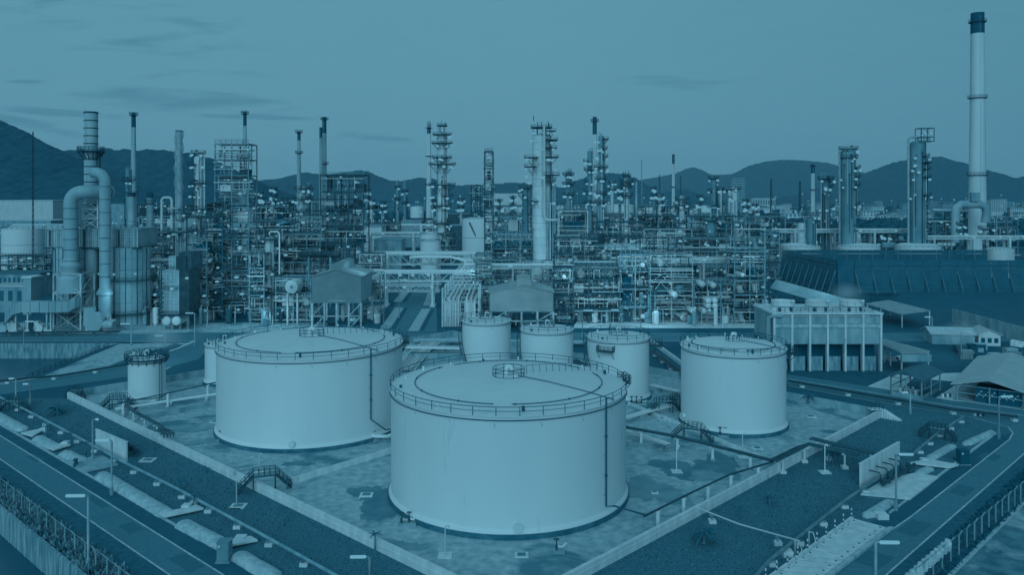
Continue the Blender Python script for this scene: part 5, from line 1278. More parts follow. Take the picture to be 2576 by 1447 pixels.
for k in range(14): a = rad(360 * k / 14); ubar('bracket', ch, (xs + 4 * math.cos(a), Yk + 4 * math.sin(a), zpl), (xs + 2.05 * math.cos(a), Yk + 2.05 * math.sin(a), zpl - 2.8), .13, 'dark_steel', 'box')
MB().box((xs + 2, Yk - .6, zpl - 8), (xs + 3, Yk + .4, zpl)).build('ladder_cage', 'dark_steel', ch)
chimney('slender speckled chimney with a black top rising before the left hills', 336, 283, 440, 10, 17, 37, 'stack_grey', rings=(291,), seams=4)
chimney('grey chimney wound with spiral strakes right of the slender one', 450, 328, 330, 17, 18, 0, 'stack_grey', strake=True, seams=12)
chimney('thin black topped chimney behind the tall stair tower', 616, 280, 470, 8, 14, 36, 'stack_grey', rings=(287,), seams=4)
chimney('thin chimney with a black top left of the twin chimneys', 752, 331, 560, 8, 14, 22, 'stack_grey', rings=(334, 386))
chimney('taller of the twin chimneys above the boxy dark frame', 816, 294, 600, 10, 13, 41, 'stack_grey', rings=(301, 413))
chimney('shorter of the twin chimneys above the boxy dark frame', 807, 320, 590, 7, 10, 26, 'stack_grey')
cf = chimney('white flare chimney beside the lamp covered column', 1079, 322, 900, 9, 15, 14, 'stack_paint', rings=(322, 393, 464))
MB().lathe((xat(1079, 900), 900, 0), [(1.2, zat(322, 900)), (2.2, zat(318, 900)), (2.4, zat(312, 900)), (1.2, zat(305, 900))], 16).build('burner_tip', 'mid_pipe', cf)
chimney('white chimney with a black top between the slender columns', 1496, 294, 520, 10, 15, 44, 'stack_paint', rings=(306,))
chimney('far thin white chimney standing before the right hills', 1694, 388, 900, 6, 10, 24, 'stack_paint', rings=(470,))
chimney('short white chimney with a black top left of the right columns', 2045, 413, 700, 8, 12, 23, 'stack_paint', rings=(417, 477))
chimney('stubby pale chimney with a wide black top near the left', 377, 484, 350, 15, 16, 14, 'stack_grey', rings=(512,), seams=4)
chimney('short tapered grey chimney beyond the dark column on stilts', 1601, 456, 800, 4, 9, 0, 'stack_grey')
chimney('banded vessel chimney left of the stubby pale chimney', 331, 484, 340, 18, 16, 8, 'stack_grey', rings=(492,), seams=6)
lattice_mast('dark slender mast at the far left before the hill', 83, 331, 640, 5, Y=380)
lattice_mast('thin lattice mast standing before the far hills right of centre', 1614, 402, 560, 4, 'mid_pipe', Y=900)
lattice_mast('short mast left of the boxy frame roof', 831, 499, 620, 2, 'mid_pipe', Y=500)
lattice_mast('far power mast before the right hills', 1659, 440, 520, 5, 'dark_pipe', Y=1600)
lattice_mast('second far power mast before the right hills', 1712, 442, 520, 5, 'dark_pipe', Y=1600)
lattice_mast('power mast below the round right hill', 2012, 455, 520, 7, 'dark_pipe', Y=1500)
lattice_mast('power mast left of the round right hill', 1940, 450, 520, 7, 'dark_pipe', Y=1500)

# ------------------------------------------------------------------ process columns
def column(label, px, w, top, Y, plats=(), m='column_cladding', pipe=None, crown=None, seams=10, lamps=1, zb=0.0, w2=None, busy=1):
    s = Y / F; x = xat(px, Y); R_ = w / 2 * s; zt_ = zat(top, Y); t = thing('process_column', label, 'column', (x, Y, 0)); rr = random.Random(px)
    R2 = (w2 or w) / 2 * s; zm = zb + (zt_ - zb) * .35
    MB().lathe((x, Y, 0), [(R2, zb), (R2, zm), (R_, zm + (0 if R2 == R_ else R_))], 28).build('lower_shell', m, t)
    b = MB().lathe((x, Y, 0), [(R_, zm), (R_, zt_ - R_ * .5)], 28).dome((x, Y, zt_ - R_ * .5), R_, R_ * .5, 28, 4).build('shell', m, t)
    for k in range(seams):
        z = zb + (zt_ - zb) * (k + .7) / seams; MB().ring((x, Y, z), (R2 if z < zm else R_) + .03, .05 * s * 6, 24, 4).build('seam', 'mid_steel', t)
    for k, pl in enumerate(plats):
        py, a0, a1 = pl[:3]; ww = pl[3] if len(pl) > 3 else .55; z = zat(py, Y); Ro = R_ + max(1.0, w * ww * s)
        n = max(8, int(28 * abs(a1 - a0) / 360)); vs = []
        for rad_, zz_ in ((R_, z), (Ro, z), (Ro, z - .35), (R_, z - .36)):
            vs += [(x + rad_ * math.cos(rad(a0 + (a1 - a0) * i / n)), Y + rad_ * math.sin(rad(a0 + (a1 - a0) * i / n)), zz_) for i in range(n + 1)]
        m1 = n + 1; b = MB(); b.add(vs, [(j * m1 + i, j * m1 + i + 1, ((j + 1) % 4) * m1 + i + 1, ((j + 1) % 4) * m1 + i) for j in range(4) for i in range(n)])
        o = b.build('platform', 'dark_steel', t)
        railing(o, circ((x, Y), Ro, z, n, a0, a1), 1.25, .045 * s * 5, m='dark_steel', closed=abs(a1 - a0) > 359)
        for i in range(0, n + 1, 2):
            a = rad(a0 + (a1 - a0) * i / n); ubar('bracket', t, (x + Ro * .95 * math.cos(a), Y + Ro * .95 * math.sin(a), z - .3), (x + R_ * math.cos(a), Y + R_ * math.sin(a), z - 1.1 * (Ro - R_)), .05 * s * 5, 'dark_steel', 'box')
        am = rad((a0 + a1) / 2 + rr.uniform(-50, 50))
        for q in range(lamps):
            am = rad(rr.uniform(-170, -10)); ulamp(t, (x + Ro * math.cos(am), Y + Ro * math.sin(am), z - rr.uniform(1.2, 2.6) * s * 4), rr.uniform(2.3, 3.6) * s, wide=1.35)
        if abs(a1 - a0) > 200: ubar('manway', t, (x, Y - R_ - .6, z + 1), (x, Y - R_, z + 1), .5, 'dark_pipe', 'cyl12')
    for k in range(busy * max(3, int(w / 3))):
        a = rad(rr.uniform(-165, -15)); q = R_ + .35 + rr.random() * 1.2 * s; z0 = zb + (zt_ - zb) * rr.uniform(.05, .6); z1 = min(zt_ - 1, z0 + (zt_ - zb) * rr.uniform(.15, .5)); xx, yy_ = x + q * math.cos(a), Y + q * math.sin(a)
        ubar('side_pipe', t, (xx, yy_, z0), (xx, yy_, z1), rr.uniform(.5, 1.1) * s, rr.choice(['dark_pipe', 'mid_pipe', 'pale_pipe', 'dark_pipe']), 'cyl8')
        ubox('cage', t, (xx - 1.6 * s, yy_ - 1.2 * s, z1 - 2 * s), (xx + 1.6 * s, yy_, z1 + rr.uniform(1, 5) * s), rr.choice(['dark_steel', 'dark_steel', 'vessel_cladding']))
    if pipe:                                       # (px offset, top py, bottom py, radius px)
        ox, pt, pb_, pr = pipe; xp = xat(px + ox, Y); r = pr * s; zt2 = zat(pt, Y)
        MB().tube([(x, Y - .1, zt_ - .3), (x, Y - .1, zt2 - r), (x + (xp - x) * .15, Y - .2, zt2), (x + (xp - x) * .85, Y - .5, zt2), (xp, Y - .5, zt2 - r * 2.2), (xp, Y - .5, zat(pb_, Y))], r, 10).build('overhead_pipe', 'pale_pipe' if m != 'dim_column_cladding' else 'mid_pipe', t)
    if crown:                                      # railed roof deck on legs: (py, half width px)
        cp, cw = crown; z = zat(cp, Y); R3 = cw * s
        o = MB().lathe((x, Y, 0), [(.1, z), (R3, z), (R3, z - .5), (.1, z - .51)], 20).build('roof_deck', 'dark_steel', t)
        railing(o, circ((x, Y), R3, z, 16), 1.4, .05 * s * 5, m='dark_steel', closed=True, levels=(1, .5, .2))
        for k in range(6): a = rad(60 * k); ubar('deck_leg', t, (x + R_ * .8 * math.cos(a), Y + R_ * .8 * math.sin(a), zt_ - R_), (x + R3 * .8 * math.cos(a), Y + R3 * .8 * math.sin(a), z - .3), .12, 'dark_steel', 'box')
        for k in range(4):
            a = rr.uniform(0, 6.28); ubar('vent_stub', t, (x + R3 * .7 * math.cos(a), Y + R3 * .7 * math.sin(a), z), (x + R3 * .7 * math.cos(a), Y + R3 * .7 * math.sin(a), z + rr.uniform(1.5, 3.4)), .16, 'dark_steel', 'cyl6')
    ubar('ladder', t, (x + (R_ + .25) * math.cos(rad(-60)), Y + (R_ + .25) * math.sin(rad(-60)), zb), (x + (R_ + .25) * math.cos(rad(-60)), Y + (R_ + .25) * math.sin(rad(-60)), zt_), .07 * s * 4, 'dark_pipe', 'box')
    return t
FU = (0, 360)
column('tall lamp covered column with many full ring platforms left of centre', 1112, 24, 332, 560, [(338, 0, 360, .5), (360, 0, 360, .6), (396, 0, 360, .55), (413, 0, 360, .95), (464, 0, 360, .95), (491, -90, 90, .7), (516, 0, 360, .6), (560, 0, 360, .5), (609, 0, 360, .5)], 'column_cladding', crown=(316, 13), seams=16, lamps=3)
bc = column('thickest pale column with a railed roof deck right of centre', 1362, 46, 335, 400, [(352, -70, 40, .4), (395, -70, 30, .45), (396, -210, -110, .45), (419, -215, -120, .45), (440, -85, 30, .5), (505, -210, -110, .35), (330, -90, 10, .3), (372, -80, 10, .35), (455, -80, 20, .3)], 'column_cladding', crown=(320, 27), seams=20, lamps=2, w2=42, busy=0)
xb1 = xat(1368, 397)
MB().tube([(xb1, 396.2 - 4.5, zat(316, 392)), (xb1, 391.5, zat(545, 392)), (xb1 + 1.4, 391.5, zat(553, 392)), (xat(1408, 392), 391.5, zat(553, 392))], .6, 12).build('overhead_pipe', 'pale_pipe', bc)
for k, px in enumerate((1391, 1396, 1384)): ubar('side_pipe', bc, (xat(px, 396), 396 - k * .5, zat(655, 396)), (xat(px, 396), 396 - k * .5, zat(430 + 40 * k, 396)), .4, 'mid_pipe', 'cyl12')
ubox('wind_vane', bc, (xat(1341, 396), 396, zat(304, 396)), (xat(1343, 396), 396.4, zat(291, 396)), 'dark_steel')
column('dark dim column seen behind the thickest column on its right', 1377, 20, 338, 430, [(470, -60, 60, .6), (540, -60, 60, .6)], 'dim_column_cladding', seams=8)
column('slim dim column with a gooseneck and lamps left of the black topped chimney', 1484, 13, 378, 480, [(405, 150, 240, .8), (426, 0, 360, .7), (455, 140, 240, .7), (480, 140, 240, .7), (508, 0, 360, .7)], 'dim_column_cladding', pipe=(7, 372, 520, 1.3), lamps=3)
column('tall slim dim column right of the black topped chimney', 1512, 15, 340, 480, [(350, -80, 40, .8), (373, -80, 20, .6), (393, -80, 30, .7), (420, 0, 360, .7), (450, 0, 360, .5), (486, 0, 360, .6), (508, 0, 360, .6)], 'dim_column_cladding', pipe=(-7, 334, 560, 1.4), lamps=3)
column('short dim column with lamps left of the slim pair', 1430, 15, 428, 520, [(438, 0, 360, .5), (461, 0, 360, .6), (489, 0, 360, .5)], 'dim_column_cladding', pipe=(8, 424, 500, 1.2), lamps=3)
column('pale column with dark balconies before the dark middle hill', 1576, 13, 446, 480, [(455, 0, 360, .9), (466, 0, 360, .8), (490, 0, 360, .8)], 'column_cladding', crown=(442, 11), lamps=1)
column('dim short column left of the thickest column', 1322, 17, 468, 460, [(471, 0, 360, .5), (491, 150, 250, .6)], 'dim_column_cladding', pipe=(9, 463, 540, 1.2), lamps=2)
column('dim column left of the hotel tower', 1795, 15, 444, 560, [(448, 0, 360, .4), (478, 150, 250, .5), (520, 0, 360, .6)], 'dim_column_cladding', pipe=(8, 440, 520, 1.0), lamps=2)
column('stout ringed column in front of the hotel tower', 1848, 18, 470, 520, [(474, 0, 360, .4), (496, 150, 230, .4)], 'column_cladding', lamps=2, seams=12)
column('slim pale column left of the stout ringed column', 1835, 8, 472, 560, [(480, 0, 360, .4)], 'column_cladding')
column('slimmest pale column beside the ringed columns', 1814, 9, 473, 570, [(476, 0, 360, .5)], 'column_cladding', lamps=2)
column('pale column with two dark cages on top before the right process units', 1716, 14, 492, 420, [(500, 0, 360, .8), (514, 0, 360, 1.1), (560, 0, 360, .5), (600, 0, 360, .4)], 'column_cladding', lamps=2)
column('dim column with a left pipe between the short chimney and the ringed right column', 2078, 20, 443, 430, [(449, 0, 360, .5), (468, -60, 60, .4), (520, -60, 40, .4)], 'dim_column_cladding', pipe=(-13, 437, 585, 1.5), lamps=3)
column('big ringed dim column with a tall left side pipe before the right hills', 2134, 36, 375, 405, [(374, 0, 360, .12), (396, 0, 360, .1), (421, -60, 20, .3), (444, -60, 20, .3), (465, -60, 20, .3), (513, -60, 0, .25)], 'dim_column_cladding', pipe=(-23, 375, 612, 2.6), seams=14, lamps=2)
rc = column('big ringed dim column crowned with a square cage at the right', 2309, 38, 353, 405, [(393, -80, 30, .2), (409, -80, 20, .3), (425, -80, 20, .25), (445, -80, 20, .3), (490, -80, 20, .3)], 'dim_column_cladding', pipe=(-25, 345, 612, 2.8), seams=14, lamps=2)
cx0, cx1, cz0, cz1, cY = xat(2310, 403), xat(2342, 403), zat(356, 403), zat(323, 403), 400
for x in (cx0, (cx0 + cx1) / 2, cx1):
    for y in (cY, cY + 6): ubar('cage_post', rc, (x, y, cz0), (x, y, cz1), .14, 'dark_steel', 'box')
for z in (cz0, (cz0 * 2 + cz1) / 3, cz1):
    for y in (cY, cY + 6): ubar('cage_beam', rc, (cx0, y, z), (cx1, y, z), .16, 'dark_steel', 'box')
    for x in (cx0, cx1): ubar('cage_beam', rc, (x, cY, z), (x, cY + 6, z), .16, 'dark_steel', 'box')
for k in range(4): ubar('cage_pipe', rc, (cx0 + 1 + 1.4 * k, cY + 2, cz0), (cx0 + 1 + 1.4 * k, cY + 2, cz1 - 1 - k % 2), .3, 'mid_pipe', 'cyl8'); ulamp(rc, (cx0 + 1 + 1.4 * k, cY + 1, cz0 + 3 + k % 2), .5)
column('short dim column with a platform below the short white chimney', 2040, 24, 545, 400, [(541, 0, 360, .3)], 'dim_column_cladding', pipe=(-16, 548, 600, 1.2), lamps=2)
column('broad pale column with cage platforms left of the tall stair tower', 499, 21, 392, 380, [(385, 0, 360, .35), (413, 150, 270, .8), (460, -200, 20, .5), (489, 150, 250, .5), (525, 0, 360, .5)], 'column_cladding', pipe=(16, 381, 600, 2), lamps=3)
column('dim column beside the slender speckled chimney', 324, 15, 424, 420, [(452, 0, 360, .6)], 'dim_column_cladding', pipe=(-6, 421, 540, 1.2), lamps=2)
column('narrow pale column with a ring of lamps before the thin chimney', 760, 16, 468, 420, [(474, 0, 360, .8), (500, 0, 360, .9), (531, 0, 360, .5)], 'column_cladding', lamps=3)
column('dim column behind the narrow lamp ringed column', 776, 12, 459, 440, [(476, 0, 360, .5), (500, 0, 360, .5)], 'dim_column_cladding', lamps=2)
column('far dark column left of its twin before the middle hills', 1000, 9, 453, 700, [(470, 0, 360, .4), (500, 0, 360, .4)], 'dim_column_cladding', lamps=1)
column('far dark column right of its twin before the middle hills', 1019, 10, 452, 700, [(480, 0, 360, .4), (510, 0, 360, .4)], 'dim_column_cladding', lamps=1)
column('low pale column with a ringed head standing left of the corrugated house', 678, 22, 596, 272, [(600, 0, 360, .5), (680, 0, 360, .4), (736, 0, 360, .5)], 'column_cladding', pipe=(26, 583, 690, 1.9), lamps=1, seams=8)
column('pale bullet column at the front of the right process units', 1611, 13, 688, 268, [(690, 0, 360, .8), (742, 0, 360, .6)], 'column_cladding', lamps=1, seams=5)
column('dark drum column on its own platform at the left middle', 455, 13, 560, 285, [(535, 0, 360, 1.6), (583, 0, 360, 1.9)], 'column_cladding', lamps=1, seams=5)
column('thick dim column with a tee shaped head behind the right units', 1788, 26, 548, 380, [(553, 0, 360, .4), (600, 0, 360, .3)], 'dim_column_cladding', pipe=(16, 523, 545, 1.8), lamps=2)
for k, (px, tp_, w) in enumerate(((690, 470, 8), (655, 480, 8), (650, 492, 10), (923, 475, 8), (935, 500, 8), (965, 505, 7), (1093, 500, 8), (1540, 455, 9), (1560, 470, 6), (1645, 470, 7), (1660, 488, 9), (1760, 490, 8), (1877, 500, 8), (1900, 512, 7), (700, 500, 12), (725, 505, 10), (1160, 498, 8), (1255, 500, 9), (1290, 492, 8), (2240, 590, 16), (2215, 585, 14), (2420, 560, 12), (2480, 570, 16))):
    column(('far thin column number mark').replace(' number mark', '') + ' ' + ('left of the thin chimneys', 'behind the tall stair tower', 'at the right foot of the stair tower', 'right of the boxy dark frame', 'beyond the boxy dark frame', 'below the dipped ridge', 'left of the lamp covered column', 'right of the slim dim pair', 'just left of the short tapered chimney', 'with lamp dots beyond the dark hill', 'below the far white chimney', 'left of the dim hotel column', 'just right of the ringed columns', 'before the dark wood', 'with a wide waist near the thin chimney', 'standing over the arched pipe', 'right of the lamp covered column', 'right of the dark lattice tower', 'left of the short dim column',
                 'between the big right columns nearer the white domes', 'between the big right columns with a stub head', 'below the giant chimney at the left', 'below the giant chimney at the right')[k], px, w, tp_, 620 if k < 19 else 430, [(tp_ + 4, 0, 360, .6), (tp_ + 22, 0, 360, .6)], ('dim_column_cladding', 'column_cladding')[k % 3 == 1], lamps=3, seams=4)

# ------------------------------------------------------------------ steel process frames full of pipes
def frame(label, pl, pr, base, top, dep, nlev, nb=None, st='mid_steel', seed=0, dens=1.0, lampd=.5, solid=.0, name='process_frame', deck=True, zfrac=None, lampr=1.0, ybase=None, vessels=None, cat='process unit'):
    Y = ybase or depth(base); s = Y / F; x0, x1 = xat(pl, Y), xat(pr, Y); H = zat(top, Y); rr = random.Random(seed * 77 + int(pl))
    nb = nb or max(1, int(round((pr - pl) / 34))); t = thing(name, label, cat, ((x0 + x1) / 2, Y, 0))
    lv = zfrac or [i / nlev for i in range(1, nlev + 1)]; zs = [0] + [H * f for f in lv]; bw_ = (x1 - x0) / nb
    pr_ = max(.16, .95 * s)                        # pipe radius near one photo pixel
    for k in range(nb + 1):
        x = x0 + bw_ * k
        for y in (Y, Y + dep): ubar('column', t, (x, y, 0), (x, y, H), 1.3 * s, st, 'box')
    for li, z in enumerate(zs[1:]):
        for y in (Y, Y + dep): ubar('beam', t, (x0, y, z), (x1, y, z), 1.0 * s, st, 'box')
        for k in range(0, nb + 1, 2): ubar('beam', t, (x0 + bw_ * k, Y, z), (x0 + bw_ * k, Y + dep, z), .9 * s, st, 'box')
        if deck and rr.random() < .75:
            o = ubox('deck', t, (x0, Y + .3, z + .15 * s * 8), (x1, Y + dep - .3, z + .22 * s * 8), 'dark_steel')
            if rr.random() < .9: railing(t, [(x0 + (x1 - x0) * i / (nb * 3), Y - .2, z + .2) for i in range(nb * 3 + 1)], 1.3, .45 * s, m=rr.choice(['dark_steel', 'mid_steel', 'dark_steel']), levels=(1, .5))
    for li in range(len(zs) - 1):
        za, zb = zs[li], zs[li + 1]; h = zb - za
        # pipe bundle along this level
        for q in range(int(rr.randint(2, 5) * dens)):
            r = pr_ * rr.uniform(.5, 1.3); y = Y + rr.uniform(-.1, .9) * dep; z = za + h * rr.uniform(.12, .95); a = x0 + (x1 - x0) * rr.choice((0, 0, rr.random() * .5)); b_ = x1 - (x1 - x0) * rr.choice((0, 0, rr.random() * .4))
            ubar('pipe', t, (a - s * 4, y, z), (b_ + s * 4, y, z), r, rr.choice(['pale_pipe', 'pale_pipe', 'pale_pipe', 'mid_pipe', 'dark_pipe', 'mid_pipe']), 'cyl8')
        for k in range(nb):
            xa_, xb_ = x0 + bw_ * k, x0 + bw_ * (k + 1); w = rr.random()
            if w < .2: ubar('brace', t, (xa_, Y, za), (xb_, Y, zb), .55 * s, st, 'cyl6')
            elif w < .4: ubar('brace', t, (xb_, Y, za), (xa_, Y, zb), .55 * s, st, 'cyl6')
            elif w < .5: xm = (xa_ + xb_) / 2; ubar('brace', t, (xa_, Y, za), (xm, Y, zb), .5 * s, st, 'cyl6'); ubar('brace', t, (xb_, Y, za), (xm, Y, zb), .5 * s, st, 'cyl6')
            for q in range(int(rr.randint(1, 3) * dens + .5)):
                x = rr.uniform(xa_, xb_); y = Y + rr.uniform(.0, 1) * dep; r = pr_ * rr.uniform(.4, 1.1)
                ubar('pipe', t, (x, y, za + h * rr.uniform(0, .3)), (x, y, za + h * rr.uniform(.6, 1.15)), r, rr.choice(['pale_pipe', 'pale_pipe', 'mid_pipe', 'dark_pipe']), 'cyl8')
            w = rr.random(); xm = (xa_ + xb_) / 2; vm = rr.choice(['vessel_cladding', 'vessel_cladding', 'grey_cladding', 'mid_pipe', 'dark_pipe'])
            if w < .22: ubar('vessel', t, (xm + rr.uniform(-.2, .2) * bw_, Y + dep * rr.uniform(.25, .5), za + .2), (xm, Y + dep * .4, za + h * rr.uniform(.6, .95)), bw_ * rr.uniform(.14, .26), vm, 'vessel')
            elif w < .36:
                r = min(h * .2, bw_ * .2); z = za + h * rr.uniform(.25, .5); ubar('drum', t, (xa_ + bw_ * .15, Y + dep * .4, z), (xb_ - bw_ * .15, Y + dep * .4, z), r, vm, 'drum')
            elif w < .46:
                r = min(h, bw_) * .16; z = za + h * .4; ubar('exchanger', t, (xm, Y - .3, z), (xm, Y + dep * .7, z), r, vm, 'drum')
            elif w < .46 + .16 + solid:
                ubox('equipment_box', t, (xa_ + bw_ * rr.uniform(.05, .3), Y + dep * .3, za), (xb_ - bw_ * rr.uniform(.05, .3), Y + dep * .8, za + h * rr.uniform(.4, .9)), rr.choice(['equipment', 'dark_pipe', 'void', 'vessel_cladding']))
            elif w < .8:
                r = pr_ * .8; x = xm; ww = bw_ * rr.uniform(.15, .35); z1 = za + h * rr.uniform(.5, .9); y = Y + rr.uniform(-.2, .4) * dep
                MB().tube([(x - ww, y, za + h * .1), (x - ww, y, z1 - r * 2), (x - ww + r, y, z1), (x + ww - r, y, z1), (x + ww, y, z1 - r * 2), (x + ww, y, za + h * rr.uniform(.1, .4))], r, 7).build('looped_pipe', rr.choice(['pale_pipe', 'mid_pipe']), t)
            if rr.random() < lampd:
                ulamp(t, (rr.uniform(xa_, xb_), Y - .5, zb - h * rr.uniform(.08, .5)), rr.uniform(1.0, 1.9) * s * lampr, wide=rr.uniform(1.2, 2.0))
                if rr.random() < .3: ulamp(t, (rr.uniform(xa_, xb_), Y + dep * .5, za + h * rr.uniform(.2, .8)), rr.uniform(.8, 1.3) * s * lampr, wide=1.4)
            for q in range(int(6 * dens / 2)):
                x = rr.uniform(xa_, xb_); y = Y + rr.uniform(-.15, .6) * dep; z = rr.uniform(za, zb); ln = rr.uniform(2, 11) * s; r = rr.uniform(.35, 1.0) * s; m = rr.choice(['pale_pipe', 'pale_pipe', 'vessel_cladding', 'dark_steel', 'dark_pipe', 'mid_pipe'])
                if rr.random() < .5: ubar('fitting', t, (x, y, z), (x + ln, y, z), r, m, 'cyl6')
                else: ubar('fitting', t, (x, y, z), (x, y, z + ln), r, m, 'cyl6')
            if li > 0 and rr.random() < .25:       # a short stair flight behind the front columns
                o = ubar('stair_flight', t, (xa_, Y + .6, za), (xb_, Y + .6, zb), .5 * s, 'dark_steel', 'box', 1.5 * s)
    return t
